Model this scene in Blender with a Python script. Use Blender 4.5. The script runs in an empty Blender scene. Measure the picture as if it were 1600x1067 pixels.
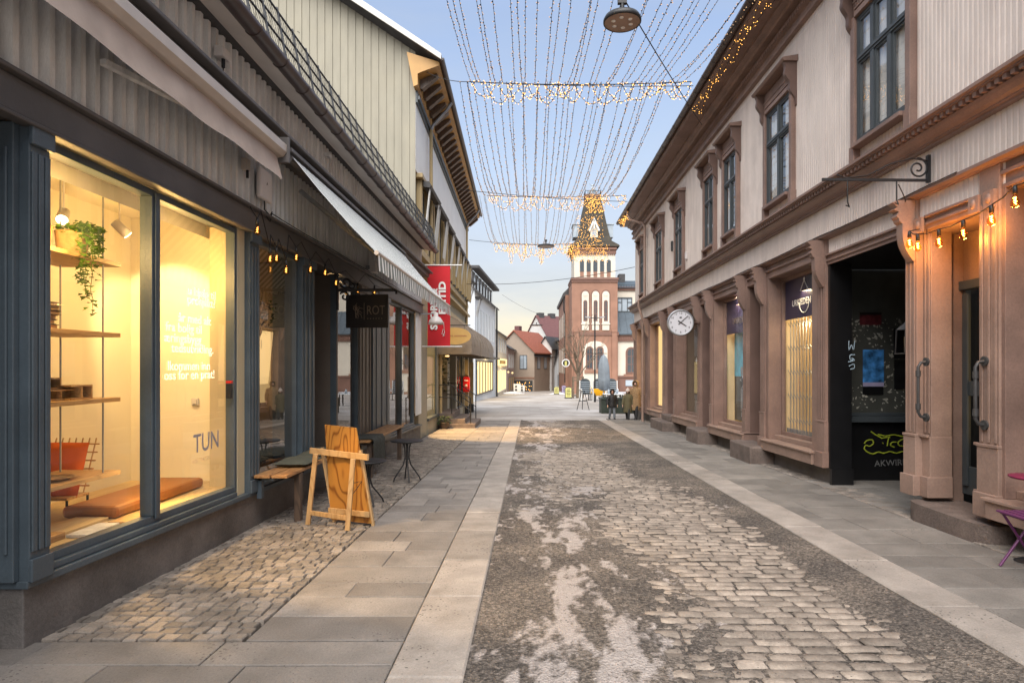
import bpy, bmesh, math, random
import numpy as np
from mathutils import Vector, Matrix
random.seed(11)
R = math.radians
S = bpy.context.scene
COL = S.collection
U = random.uniform
ORG = {}

def gz(y):                       # the street falls gently away from the viewer
    return -.0232*max(min(y, 112.0), -20.0)

class MB:
    """collects faces, then links them as ONE mesh object"""
    def __init__(s):
        s.v = []; s.f = []; s.m = []; s.t = []; s.s = []
        s.mi = 0; s.ti = .5; s.sm = False
    def add(s, vs, fs, sm=None):
        n = len(s.v); s.v += [tuple(p) for p in vs]
        k = s.sm if sm is None else sm
        for f in fs:
            s.f.append([n+i for i in f]); s.m.append(s.mi); s.t.append(s.ti); s.s.append(k)
        return s
    def box(s, x0, x1, y0, y1, z0, z1):
        return s.add([(x0,y0,z0),(x1,y0,z0),(x1,y1,z0),(x0,y1,z0),(x0,y0,z1),(x1,y0,z1),(x1,y1,z1),(x0,y1,z1)],
                     [(0,3,2,1),(4,5,6,7),(0,1,5,4),(1,2,6,5),(2,3,7,6),(3,0,4,7)], False)
    def prism(s, prof, axis, a, b, sm=False):
        n = len(prof)
        if axis == 'y': mk = lambda p, t: (p[0], t, p[1])
        elif axis == 'x': mk = lambda p, t: (t, p[0], p[1])
        else: mk = lambda p, t: (p[0], p[1], t)
        vs = [mk(p, a) for p in prof]+[mk(p, b) for p in prof]
        s.add(vs, [(i, (i+1) % n, n+(i+1) % n, n+i) for i in range(n)], sm)
        s.add(vs[:n], [tuple(range(n))], False); s.add(vs[n:], [tuple(range(n))], False)
        return s
    def sheet(s, prof, axis, a, b, sm=False):       # open profile
        n = len(prof)
        if axis == 'y': mk = lambda p, t: (p[0], t, p[1])
        elif axis == 'x': mk = lambda p, t: (t, p[0], p[1])
        else: mk = lambda p, t: (p[0], p[1], t)
        return s.add([mk(p, a) for p in prof]+[mk(p, b) for p in prof], [(i, i+1, n+i+1, n+i) for i in range(n-1)], sm)
    def quad(s, a, b, c, d): return s.add([a, b, c, d], [(0,1,2,3)], False)
    def tube(s, pts, r, n=6, caps=True):
        pts = [Vector(p) for p in pts]; k = len(pts)
        rs = r if isinstance(r, (list, tuple)) else [r]*k
        vs = []; up = None
        for i, p in enumerate(pts):
            d = (pts[min(i+1, k-1)]-pts[max(i-1, 0)])
            d = d.normalized() if d.length > 1e-9 else Vector((0, 0, 1))
            if up is None:
                up = Vector((0, 0, 1)) if abs(d.z) < .9 else Vector((1, 0, 0))
            up = (up-d*up.dot(d)); up = up.normalized() if up.length > 1e-6 else d.orthogonal().normalized()
            w = d.cross(up)
            for j in range(n):
                a = 2*math.pi*j/n
                vs.append(p+(up*math.cos(a)+w*math.sin(a))*rs[i])
        fs = [(i*n+j, i*n+(j+1) % n, (i+1)*n+(j+1) % n, (i+1)*n+j) for i in range(k-1) for j in range(n)]
        s.add(vs, fs, n > 4)
        if caps:
            s.add(vs[:n], [tuple(range(n))], False); s.add(vs[-n:], [tuple(range(n))], False)
        return s
    def bar(s, p0, p1, w, h=None):                  # rectangular bar
        h = h or w
        p0 = Vector(p0); p1 = Vector(p1); d = (p1-p0).normalized()
        up = Vector((0, 0, 1)) if abs(d.z) < .95 else Vector((0, 1, 0))
        a = d.cross(up).normalized(); b = a.cross(d)
        vs = [p+a*i*w/2+b*j*h/2 for p in (p0, p1) for i, j in ((-1,-1),(1,-1),(1,1),(-1,1))]
        return s.add(vs, [(0,1,2,3),(4,5,6,7),(0,1,5,4),(1,2,6,5),(2,3,7,6),(3,0,4,7)], False)
    def lathe(s, prof, c=(0,0,0), n=16, sm=True):
        vs = []
        for r, z in prof:
            for j in range(n):
                a = 2*math.pi*j/n; vs.append((c[0]+r*math.cos(a), c[1]+r*math.sin(a), c[2]+z))
        k = len(prof)
        return s.add(vs, [(i*n+j, i*n+(j+1) % n, (i+1)*n+(j+1) % n, (i+1)*n+j) for i in range(k-1) for j in range(n)], sm)
    def ell(s, c, r, n=10, m=7):
        vs = []
        if not isinstance(r, (list, tuple)): r = (r, r, r)
        for i in range(m+1):
            th = math.pi*i/m
            for j in range(n):
                a = 2*math.pi*j/n
                vs.append((c[0]+r[0]*math.sin(th)*math.cos(a), c[1]+r[1]*math.sin(th)*math.sin(a), c[2]+r[2]*math.cos(th)))
        return s.add(vs, [(i*n+j, i*n+(j+1) % n, (i+1)*n+(j+1) % n, (i+1)*n+j) for i in range(m) for j in range(n)], True)
    def rings(s, rs, sm=True, caps=True):           # list of equal-length rings
        n = len(rs[0]); vs = [p for r in rs for p in r]
        s.add(vs, [(i*n+j, i*n+(j+1) % n, (i+1)*n+(j+1) % n, (i+1)*n+j) for i in range(len(rs)-1) for j in range(n)], sm)
        if caps: s.add(rs[0], [tuple(range(n))], False); s.add(rs[-1], [tuple(range(n))], False)
        return s
    def slabtop(s, x0, x1, y0, y1, z, h, e, tx=0., ty=0.):   # a stone with chamfered edge
        zz = lambda x, y: z+tx*(x-(x0+x1)/2)+ty*(y-(y0+y1)/2)
        A = [(x0,y0),(x1,y0),(x1,y1),(x0,y1)]; B = [(x0+e,y0+e),(x1-e,y0+e),(x1-e,y1-e),(x0+e,y1-e)]
        vs = [(x,y,zz(x,y)-h) for x, y in A]+[(x,y,zz(x,y)-e*.8) for x, y in A]+[(x,y,zz(x,y)) for x, y in B]
        fs = [(8,9,10,11)]
        for i in range(4):
            j = (i+1) % 4; fs += [(i,j,4+j,4+i),(4+i,4+j,8+j,8+i)]
        return s.add(vs, fs, False)
    def build(s, name, mat, parent=None, warp=None, bevel=0, subsurf=0):
        o0 = Vector(ORG.get(parent.name, (0,0,0))) if parent is not None else Vector((0,0,0))
        vs = [Vector(warp(*p)) if warp else Vector(p) for p in s.v]
        me = bpy.data.meshes.new(name)
        me.from_pydata([tuple(p-o0) for p in vs], [], s.f)
        me.polygons.foreach_set('material_index', s.m)
        me.polygons.foreach_set('use_smooth', s.s)
        at = me.attributes.new('tint', 'FLOAT', 'FACE'); at.data.foreach_set('value', s.t)
        for m in (mat if isinstance(mat, (list, tuple)) else [mat]): me.materials.append(m)
        if len(s.f) < 60000:
            bm = bmesh.new(); bm.from_mesh(me)
            bmesh.ops.recalc_face_normals(bm, faces=bm.faces); bm.to_mesh(me); bm.free()
        me.update()
        o = bpy.data.objects.new(name, me); COL.objects.link(o)
        if parent is not None: o.parent = parent
        ORG[o.name] = tuple(o0)
        if bevel:
            b = o.modifiers.new('Bevel', 'BEVEL'); b.width = bevel; b.segments = 2; b.limit_method = 'ANGLE'; b.angle_limit = R(40)
        if subsurf:
            b = o.modifiers.new('Subdivision', 'SUBSURF'); b.levels = b.render_levels = subsurf
        return o

def tag(o, label=None, cat=None, group=None, kind=None):
    if label: o['label'] = label
    if cat: o['category'] = cat
    if group: o['group'] = group
    if kind: o['kind'] = kind
    return o
def T(name, label, cat, loc=(0,0,0), group=None):
    o = bpy.data.objects.new(name, None); COL.objects.link(o); o.location = loc
    o.empty_display_size = .2
    ORG[o.name] = tuple(loc)
    return tag(o, label, cat, group)
def dup(root, loc=None, rz=None, label=None, group=None):
    r = root.copy(); COL.objects.link(r)
    if loc is not None: r.location = loc
    if rz is not None: r.rotation_euler = (0, 0, rz)
    if label: r['label'] = label
    if group: r['group'] = group
    for ch in list(root.children):
        c = ch.copy(); COL.objects.link(c); c.parent = r
        for g in list(ch.children):
            d = g.copy(); COL.objects.link(d); d.parent = c
    return r
def duppart(part, parent, dloc):
    c = part.copy(); COL.objects.link(c); c.parent = parent; c.location = Vector(part.location)+Vector(dloc)
    ORG[c.name] = ORG.get(part.name, (0,0,0))
    for g in list(part.children):
        d = g.copy(); COL.objects.link(d); d.parent = c
    return c

FACE = {'-y': Matrix(((1,0,0),(0,0,-1),(0,1,0))),          # reads towards the viewer
        '+x': Matrix(((0,0,1),(1,0,0),(0,1,0))), '-x': Matrix(((0,0,-1),(-1,0,0),(0,1,0))), '+y': Matrix(((-1,0,0),(0,0,1),(0,1,0)))}
def text(name, body, size, loc, face, mat, parent, align='LEFT', ext=.002, rot=0, sx=1., bold=0., warp=None):
    cu = bpy.data.curves.new(name, 'FONT'); cu.body = body; cu.size = size; cu.align_x = align
    cu.extrude = ext; cu.offset = bold; cu.resolution_u = 3
    to = bpy.data.objects.new(name, cu); COL.objects.link(to)
    me = bpy.data.meshes.new_from_object(to.evaluated_get(bpy.context.evaluated_depsgraph_get()))
    bpy.data.objects.remove(to); bpy.data.curves.remove(cu)
    me.name = name
    m3 = (FACE[face] if isinstance(face, str) else face) @ Matrix.Rotation(rot, 3, 'Z') @ Matrix.Diagonal((sx, 1, 1))
    o0 = Vector(ORG.get(parent.name, (0,0,0))) if parent is not None else Vector((0,0,0))
    for v in me.vertices:
        p = m3 @ v.co+Vector(loc)
        v.co = (Vector(warp(*p)) if warp else p)-o0
    me.materials.clear(); me.materials.append(mat)
    o = bpy.data.objects.new(name, me); COL.objects.link(o)
    if parent is not None: o.parent = parent
    ORG[o.name] = tuple(o0)
    return o

# ---------------------------------------------------------------- materials
def nodes(name):
    m = bpy.data.materials.new(name); m.use_nodes = True
    nt = m.node_tree; nt.nodes.clear()
    out = nt.nodes.new('ShaderNodeOutputMaterial')
    return m, nt, out, (lambda t: nt.nodes.new('ShaderNode'+t)), nt.links.new
def srgb(r, g, b):
    f = lambda c: (c/255/12.92 if c <= 10 else ((c/255+.055)/1.055)**2.4)
    return (f(r), f(g), f(b))
def M(name, col, rough=.6, var=.15, vs=3., bump=.15, bs=60., metal=0., spec=.4, tint=.0, stretch=None, dirt=0., dirtcol=(.08,.07,.06), ds=1.3, fine=0., speck=0., ss=26.):
    m, nt, out, N, L = nodes(name)
    p = N('BsdfPrincipled'); L(p.outputs[0], out.inputs[0])
    p.inputs['Roughness'].default_value = rough; p.inputs['Metallic'].default_value = metal
    p.inputs['Specular IOR Level'].default_value = spec
    g = N('NewGeometry'); src = g.outputs['Position']
    if stretch:
        mp = N('Mapping'); mp.inputs['Scale'].default_value = stretch; L(src, mp.inputs[0]); src = mp.outputs[0]
    n1 = N('TexNoise'); n1.inputs['Scale'].default_value = vs; n1.inputs['Detail'].default_value = 5; L(src, n1.inputs['Vector'])
    mr = N('MapRange'); mr.inputs[1].default_value = .3; mr.inputs[2].default_value = .7
    mr.inputs[3].default_value = 1-var; mr.inputs[4].default_value = 1+var; L(n1.outputs[0], mr.inputs[0])
    val = mr.outputs[0]
    if tint:
        at = N('Attribute'); at.attribute_name = 'tint'
        m2 = N('MapRange'); m2.inputs[3].default_value = 1-tint; m2.inputs[4].default_value = 1+tint; L(at.outputs['Fac'], m2.inputs[0])
        mu = N('Math'); mu.operation = 'MULTIPLY'; L(val, mu.inputs[0]); L(m2.outputs[0], mu.inputs[1]); val = mu.outputs[0]
    mx = N('Mix'); mx.data_type = 'RGBA'; mx.blend_type = 'MULTIPLY'; mx.inputs[0].default_value = 1
    mx.inputs[6].default_value = (*col, 1); L(val, mx.inputs[7]); c = mx.outputs[2]
    if dirt:
        n3 = N('TexNoise'); n3.inputs['Scale'].default_value = ds; n3.inputs['Detail'].default_value = 9; n3.inputs['Roughness'].default_value = .7
        L(g.outputs['Position'], n3.inputs['Vector'])
        m3 = N('MapRange'); m3.inputs[1].default_value = .5; m3.inputs[2].default_value = .72; m3.inputs[4].default_value = dirt; L(n3.outputs[0], m3.inputs[0])
        dx = N('Mix'); dx.data_type = 'RGBA'; L(m3.outputs[0], dx.inputs[0]); L(c, dx.inputs[6]); dx.inputs[7].default_value = (*dirtcol, 1); c = dx.outputs[2]
    if fine:
        n5 = N('TexNoise'); n5.inputs['Scale'].default_value = bs; n5.inputs['Detail'].default_value = 4; n5.inputs['Roughness'].default_value = .8; L(src, n5.inputs['Vector'])
        m5 = N('MapRange'); m5.inputs[1].default_value = .3; m5.inputs[2].default_value = .7; m5.inputs[3].default_value = 1-fine; m5.inputs[4].default_value = 1+fine; L(n5.outputs[0], m5.inputs[0])
        x5 = N('Mix'); x5.data_type = 'RGBA'; x5.blend_type = 'MULTIPLY'; x5.inputs[0].default_value = 1; L(c, x5.inputs[6]); L(m5.outputs[0], x5.inputs[7]); c = x5.outputs[2]
    if speck:
        v6 = N('TexVoronoi'); v6.inputs['Scale'].default_value = ss; L(g.outputs['Position'], v6.inputs['Vector'])
        n6 = N('TexNoise'); n6.inputs['Scale'].default_value = 2.3; n6.inputs['Detail'].default_value = 3; L(g.outputs['Position'], n6.inputs['Vector'])
        t6 = N('MapRange'); t6.inputs[1].default_value = .4; t6.inputs[2].default_value = .7; t6.inputs[3].default_value = .03; t6.inputs[4].default_value = .26; L(n6.outputs[0], t6.inputs[0])
        l6 = N('Math'); l6.operation = 'LESS_THAN'; L(v6.outputs['Distance'], l6.inputs[0]); L(t6.outputs[0], l6.inputs[1])
        k6 = N('Math'); k6.operation = 'MULTIPLY'; k6.inputs[1].default_value = speck; L(l6.outputs[0], k6.inputs[0])
        x6 = N('Mix'); x6.data_type = 'RGBA'; L(k6.outputs[0], x6.inputs[0]); L(c, x6.inputs[6]); x6.inputs[7].default_value = (.045,.038,.033,1); c = x6.outputs[2]
    L(c, p.inputs['Base Color'])
    if bump:
        n2 = N('TexNoise'); n2.inputs['Scale'].default_value = bs; n2.inputs['Detail'].default_value = 6; n2.inputs['Roughness'].default_value = .65; L(src, n2.inputs['Vector'])
        b = N('Bump'); b.inputs['Strength'].default_value = bump; b.inputs['Distance'].default_value = .02; L(n2.outputs[0], b.inputs['Height']); L(b.outputs[0], p.inputs['Normal'])
    return m
def EM(name, col, st):
    m, nt, out, N, L = nodes(name)
    e = N('Emission'); e.inputs[0].default_value = (*col, 1); e.inputs[1].default_value = st; L(e.outputs[0], out.inputs[0])
    return m
def GLASS(name, ior=1.5, tint=(1,1,1), add=0., wav=.0):
    m, nt, out, N, L = nodes(name)
    t = N('BsdfTransparent'); t.inputs[0].default_value = (*tint, 1)
    g = N('BsdfGlossy'); g.inputs['Roughness'].default_value = .004
    f = N('Fresnel'); gb = N('NewGeometry'); mi = N('MapRange'); mi.inputs[3].default_value = ior; mi.inputs[4].default_value = 1/ior; L(gb.outputs['Backfacing'], mi.inputs[0]); L(mi.outputs[0], f.inputs[0])
    mx = N('MixShader'); v = f.outputs[0]
    if add:
        a = N('Math'); a.operation = 'ADD'; a.use_clamp = True; a.inputs[1].default_value = add; L(v, a.inputs[0]); v = a.outputs[0]
    if wav:
        ge = N('NewGeometry'); n = N('TexNoise'); n.inputs['Scale'].default_value = 2.2; L(ge.outputs['Position'], n.inputs['Vector'])
        b = N('Bump'); b.inputs['Strength'].default_value = wav; b.inputs['Distance'].default_value = .03
        L(n.outputs[0], b.inputs['Height']); L(b.outputs[0], g.inputs['Normal'])
    L(v, mx.inputs[0]); L(t.outputs[0], mx.inputs[1]); L(g.outputs[0], mx.inputs[2]); L(mx.outputs[0], out.inputs[0])
    return m
def WOOD(name, c1, c2, axis='z', sc=1., rough=.5):
    m, nt, out, N, L = nodes(name)
    p = N('BsdfPrincipled'); L(p.outputs[0], out.inputs[0]); p.inputs['Roughness'].default_value = rough
    g = N('NewGeometry'); mp = N('Mapping')
    mp.inputs['Scale'].default_value = {'z': (4.2*sc, 4.2*sc, 1.2*sc), 'y': (9*sc, 1.1*sc, 9*sc), 'x': (1.1*sc, 9*sc, 9*sc)}[axis]
    L(g.outputs['Position'], mp.inputs[0])
    n = N('TexNoise'); n.inputs['Scale'].default_value = .55; n.inputs['Detail'].default_value = 2; L(mp.outputs[0], n.inputs['Vector'])
    mu = N('Math'); mu.operation = 'MULTIPLY'; mu.inputs[1].default_value = 78; L(n.outputs[0], mu.inputs[0])
    si = N('Math'); si.operation = 'SINE'; L(mu.outputs[0], si.inputs[0])
    mr = N('MapRange'); mr.inputs[1].default_value = -1; mr.inputs[3].default_value = 0; L(si.outputs[0], mr.inputs[0])
    pw = N('Math'); pw.operation = 'POWER'; pw.inputs[1].default_value = 5; L(mr.outputs[0], pw.inputs[0])
    mx = N('Mix'); mx.data_type = 'RGBA'; mx.inputs[6].default_value = (*c1, 1); mx.inputs[7].default_value = (*c2, 1)
    L(pw.outputs[0], mx.inputs[0]); L(mx.outputs[2], p.inputs['Base Color'])
    return m
# ---------------------------------------------------------------- palette
mt = {}
mt['grey_wood'] = M('grey painted boards', (.70,.70,.70), .55, .22, 2.2, .25, 40, fine=.12, stretch=(6,6,.7), dirt=.4, dirtcol=(.36,.32,.30), ds=1.1)
mt['blue_wood'] = M('blue grey painted timber', (.066,.087,.106), .42, .2, 2.5, .15, 45, dirt=.3, dirtcol=(.05,.052,.055), fine=.1)
mt['dark_beam'] = M('dark grey painted beam', (.10,.092,.09), .5, .22, 1.8, .1, 40)
mt['brown_post'] = M('taupe painted post', (.12,.10,.085), .5, .18, 2, .1, 40, fine=.1)
mt['cream_post'] = M('cream painted reveal', (.52,.44,.29), .5, .08, 2, .05, 40)
mt['plinth'] = M('dark granite plinth', (.125,.113,.108), .6, .38, 2.2, .35, 50, fine=.25, dirt=.55, dirtcol=(.05,.048,.046), ds=1.4)
mt['soffit'] = M('white painted soffit', (.64,.60,.57), .6, .1, 2, .05, 30)
mt['gutter'] = M('brown steel gutter', (.055,.038,.036), .4, .2, 5, .05, 30, spec=.5)
mt['black_metal'] = M('black painted iron', (.018,.018,.02), .45, .2, 6, .08, 60)
mt['grey_metal'] = M('galvanised grey steel', (.33,.34,.36), .42, .15, 8, .05, 60, metal=.6)
mt['dark_steel'] = M('dull dark steel', (.06,.06,.062), .5, .2, 8, .05, 60, metal=.3)
mt['white_metal'] = M('white painted steel', (.58,.58,.57), .45, .06, 6, .03, 50)
mt['roof_dark'] = M('dark slate roof', (.06,.058,.06), .6, .3, 3, .3, 18)
mt['white_plast'] = M('off white plastic', (.60,.57,.56), .45, .05, 8, .02, 50)
mt['awn_beige'] = M('beige awning cloth', (.40,.33,.29), .8, .12, 4, .1, 25)
mt['awn_brown'] = M('brown awning cloth', (.25,.205,.165), .8, .14, 4, .1, 25)
mt['awn_case'] = M('awning cassette aluminium', (.50,.44,.39), .35, .06, 5, .02, 40, metal=.2)
mt['awn_white'] = M('white awning cloth', (.82,.83,.82), .8, .06, 4, .05, 120)
mt['awn_green'] = M('grey green awning stripe', (.17,.205,.20), .8, .08, 4, .05, 120)
mt['pink_wall'] = M('pale pink painted cladding', (.67,.585,.53), .55, .1, 1.6, .1, 50, stretch=(3,3,.8), fine=.07, dirt=.35, dirtcol=(.38,.30,.27), ds=.8)
mt['brown_trim'] = M('rose brown painted trim', (.225,.146,.119), .48, .18, 2.2, .2, 40, fine=.14, dirt=.6, dirtcol=(.14,.092,.077), ds=1.6)
mt['brown_dark'] = M('dark rose brown panel', (.14,.088,.073), .5, .18, 2, .08, 50, dirt=.2, dirtcol=(.12,.08,.06))
mt['shop_pink'] = M('rose tan painted timber', (.275,.187,.15), .5, .16, 2, .2, 40, fine=.13, dirt=.6, dirtcol=(.165,.108,.088), ds=1.8)
mt['sash'] = M('slate green sash paint', (.055,.065,.072), .4, .12, 4, .05, 50)
mt['black_paint'] = M('black gloss paint', (.008,.008,.009), .32, .2, 4, .05, 60)
mt['panel_green'] = M('peeling grey green panel', (.06,.062,.054), .55, .3, 3, .2, 40)
mt['step'] = M('rough granite step', (.14,.108,.094), .75, .25, 5, .6, 45, fine=.3, tint=.1, dirt=.4, dirtcol=(.07,.06,.055), ds=3)
mt['slab'] = M('granite paving slab', (.20,.18,.165), .7, .18, 3, .5, 70, fine=.22, speck=.7, ss=30, tint=.22, dirt=.6, dirtcol=(.105,.09,.08), ds=1.4)
mt['slab_cool'] = M('grey paving slab', (.18,.165,.15), .7, .18, 3, .5, 70, fine=.22, speck=.7, ss=30, tint=.22, dirt=.6, dirtcol=(.095,.088,.08), ds=1.4)
mt['kerb'] = M('pale granite kerb', (.275,.243,.217), .75, .18, 4, .5, 70, fine=.2, speck=.8, ss=28, tint=.16, dirt=.6, dirtcol=(.17,.145,.122), ds=2.2)
mt['sett'] = M('granite sett', (.21,.18,.155), .75, .25, 6, .5, 55, fine=.25, speck=.5, ss=34, tint=.3, dirt=.45, dirtcol=(.1,.088,.075), ds=2)
mt['cobble'] = M('worn road cobble', (.255,.213,.178), .68, .28, 9, .7, 45, fine=.25, speck=.85, ss=34, tint=.26, dirt=.7, dirtcol=(.12,.10,.085), ds=3.2)
mt['joint'] = M('dark sandy joint', (.06,.052,.046), .9, .3, 20, .6, 120)
mt['yellow_wall'] = M('pale yellow painted boards', (.275,.255,.20), .6, .09, 1.4, .05, 40, stretch=(3,3,.7), dirt=.15, dirtcol=(.4,.35,.24), ds=.7)
mt['yellow_trim'] = M('ochre painted timber', (.40,.30,.155), .55, .1, 2, .06, 40)
mt['eave_orange'] = M('ochre eave boards', (.46,.26,.085), .5, .12, 2, .06, 40)
mt['white_wall'] = M('white painted wall', (.55,.54,.52), .6, .06, 1.2, .04, 30, dirt=.15, dirtcol=(.45,.43,.40), ds=.6)
mt['bright_white'] = M('fresh white render', (.80,.79,.77), .6, .05, 1.2, .04, 30, dirt=.12, dirtcol=(.6,.57,.53), ds=.6)
mt['cool_white'] = M('cool white cladding', (.58,.61,.64), .6, .05, 1.2, .04, 30, stretch=(3,3,.6))
mt['cream_wall'] = M('cream cladding', (.62,.58,.48), .6, .06, 1.2, .04, 30)
mt['beige_wall'] = M('beige render', (.30,.24,.19), .7, .06, 1.2, .1, 30)
mt['red_tile'] = M('orange roof tile', (.235,.075,.045), .7, .25, 4, .5, 12, stretch=(1,1,3))
mt['maroon_tile'] = M('maroon roof tile', (.115,.05,.05), .7, .25, 4, .5, 12, stretch=(1,1,3))
mt['tower_brown'] = M('salmon render', (.255,.135,.092), .7, .14, .8, .12, 20, dirt=.2, dirtcol=(.3,.15,.1), ds=.5)
mt['tower_dark'] = M('dusky brown render', (.165,.088,.066), .7, .14, .8, .12, 20)
mt['tower_white'] = M('cream tower render', (.56,.51,.43), .7, .06, .8, .08, 20)
mt['tower_roof'] = M('dark brown shingles', (.030,.024,.015), .7, .35, 2.5, .7, 9)
mt['blue_roof'] = M('blue black sheet roof', (.055,.075,.095), .5, .15, 2, .1, 20)
mt['copper'] = M('weathered lead sheet', (.30,.35,.40), .55, .15, 2, .1, 20)
mt['red'] = M('red banner cloth', (.50,.012,.02), .7, .08, 2, .05, 30)
mt['red_box'] = M('red enamel', (.55,.015,.015), .35, .06, 4, .02, 30)
mt['white_print'] = M('white print', (.8,.78,.76), .6, .03, 4, 0)
m, nt, out, N, L = nodes('frosted white window film')
d = N('BsdfDiffuse'); d.inputs[0].default_value = (.9,.88,.8,1); t_ = N('BsdfTranslucent'); t_.inputs[0].default_value = (1,1,1,1)
mx = N('AddShader'); L(d.outputs[0], mx.inputs[0]); L(t_.outputs[0], mx.inputs[1]); L(mx.outputs[0], out.inputs[0]); mt['film'] = m
mt['lav_print'] = M('lavender grey print', (.30,.29,.33), .6, .03, 4, 0)
mt['gold_print'] = M('bronze print', (.15,.115,.085), .4, .05, 4, 0)
mt['sign_black'] = M('black sign board', (.012,.009,.008), .45, .15, 6, .05, 40)
mt['ochre_sign'] = M('ochre sign board', (.50,.32,.11), .5, .05, 4, .03, 40)
mt['ply'] = WOOD('varnished plywood', (.40,.185,.04), (.19,.068,.014), 'z', 1., .38)
mt['oak_frame'] = WOOD('pale oak', (.46,.29,.135), (.36,.21,.09), 'z', 1.4, .5)
mt['bench_wood'] = WOOD('oiled bench wood', (.40,.21,.085), (.24,.11,.04), 'y', 1.2, .5)
mt['dark_wood'] = WOOD('dark stained wood', (.10,.065,.045), (.06,.04,.03), 'z', 1.2, .5)
mt['shelf_wood'] = WOOD('shelf wood', (.50,.30,.13), (.36,.2,.08), 'y', 1.2, .5)
mt['floor_wood'] = WOOD('pale floor wood', (.62,.47,.26), (.54,.39,.2), 'y', .8, .5)
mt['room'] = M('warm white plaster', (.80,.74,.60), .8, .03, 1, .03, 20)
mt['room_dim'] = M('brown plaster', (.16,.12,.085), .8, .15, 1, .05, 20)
mt['leather'] = M('tan leather', (.33,.125,.035), .42, .12, 5, .12, 60)
mt['orange'] = M('orange cloth', (.60,.12,.02), .85, .08, 6, .15, 60)
mt['green_cloth'] = M('grey green cloth', (.075,.08,.062), .9, .1, 6, .2, 90)
mt['stripe_cloth'] = M('dark woven blanket', (.06,.062,.055), .95, .5, 30, .3, 120, stretch=(1,6,1))
mt['leaf'] = M('ivy leaf', (.10,.20,.025), .5, .45, 9, .05, 40)
mt['leaf_dark'] = M('dark leaf', (.035,.06,.02), .5, .4, 9, .05, 40)
mt['terracotta'] = M('woven pot', (.45,.27,.13), .8, .2, 20, .3, 60)
mt['paper_blue'] = M('blue poster ink', (.05,.20,.48), .4, .85, 7, 0)
mt['paper_black'] = M('black poster ink', (.012,.012,.013), .35, .6, 6, 0)
mt['paper_lav'] = M('lavender paper', (.33,.30,.45), .6, .1, 6, 0)
mt['paper_red'] = M('torn red poster', (.12,.02,.025), .5, .6, 12, 0)
mt['scrap'] = M('torn paper scraps', (.36,.35,.30), .8, .4, 30, 0)
mt['spray_yellow'] = M('lime spray paint', (.34,.40,.03), .6, .2, 12, 0)
mt['spray_grey'] = M('grey scrawl', (.16,.16,.16), .6, .2, 12, 0)
mt['spray_blue'] = M('pale blue tag', (.34,.44,.52), .6, .2, 12, 0)
mt['navy'] = M('purple navy film', (.028,.022,.06), .4, .15, 3, 0)
mt['pos_teal'] = M('underwater poster', (.05,.32,.46), .35, .55, 2.6, 0)
mt['curtain'] = M('cream vertical blind', (.72,.56,.33), .7, .12, 3, .05, 30)
mt['curtain_w'] = M('white curtain', (.80,.77,.73), .8, .1, 3, .05, 30)
mt['clock_face'] = M('pale clock dial', (.56,.56,.60), .35, .03, 5, 0)
mt['purple'] = M('purple lacquer', (.10,.022,.085), .35, .08, 5, .02, 40)
mt['magenta'] = M('magenta lacquer', (.17,.012,.05), .45, .08, 5, .02, 40)
mt['yellow_shell'] = M('yellow shell', (.72,.36,.008), .4, .05, 5, .02, 40)
mt['yellow_board'] = M('yellow poster', (.42,.39,.12), .5, .2, 9, 0)
mt['parasol'] = M('grey parasol cloth', (.20,.23,.26), .85, .12, 3, .1, 30)
mt['planter'] = M('dark green planter board', (.03,.04,.03), .6, .2, 4, .1, 40)
mt['bark'] = M('grey brown bark', (.14,.105,.075), .85, .25, 8, .4, 40)
mt['skin'] = M('skin', (.55,.33,.24), .5, .05, 8, 0)
mt['coat_black'] = M('black down jacket', (.012,.012,.014), .6, .3, 12, .2, 30)
mt['coat_olive'] = M('olive coat', (.10,.085,.045), .8, .15, 8, .15, 40)
mt['coat_tan'] = M('tan fur coat', (.26,.165,.085), .9, .3, 22, .5, 50)
mt['denim'] = M('grey denim', (.14,.155,.18), .8, .15, 10, .1, 60)
mt['black_cloth'] = M('black cloth', (.02,.02,.022), .8, .15, 10, .1, 60)
mt['knit'] = M('pale knit', (.55,.47,.44), .9, .1, 14, .3, 60)
mt['snow'] = M('dirty snow', (.68,.68,.70), .6, .12, 3, .3, 20)
mt['cable'] = M('black cable', (.012,.012,.014), .6, .1, 4, 0)
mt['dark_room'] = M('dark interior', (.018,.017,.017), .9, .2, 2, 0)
mt['brass'] = M('brass socket', (.35,.22,.08), .35, .1, 5, 0, metal=.7)
mt['glass'] = GLASS('clear shop glass', 1.5, (.98,.98,.96))
mt['glass_soft'] = GLASS('coated shop glass', 1.22, (.97,.97,.96))
mt['glass_up'] = GLASS('old window glass', 1.8, (.97,.98,.98), .12, .03)
mt['glass_rot'] = GLASS('cafe glass', 2.1, (.8,.8,.8), .12)
mt['glass_bulb'] = GLASS('amber bulb glass', 1.3, (1.,.72,.36))
mt['fil'] = EM('hot filament', (1.,.56,.2), 3.5)
mt['fil_hot'] = EM('bright filament', (1.,.52,.10), 30.)
mt['led'] = EM('warm led', (1.,.6,.32), .8)
mt['led_lit'] = EM('bright warm led', (1.,.47,.10), 3.6)
mt['lampface'] = EM('lit lamp lens', (1.,.78,.42), 14.)
mt['lit_win'] = EM('lit window blind', (1.,.66,.27), .95)
mt['lit_win2'] = EM('lit shop interior', (1.,.74,.34), 1.15)
mt['lit_dim'] = EM('dim lit interior', (1.,.6,.25), .25)

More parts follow.
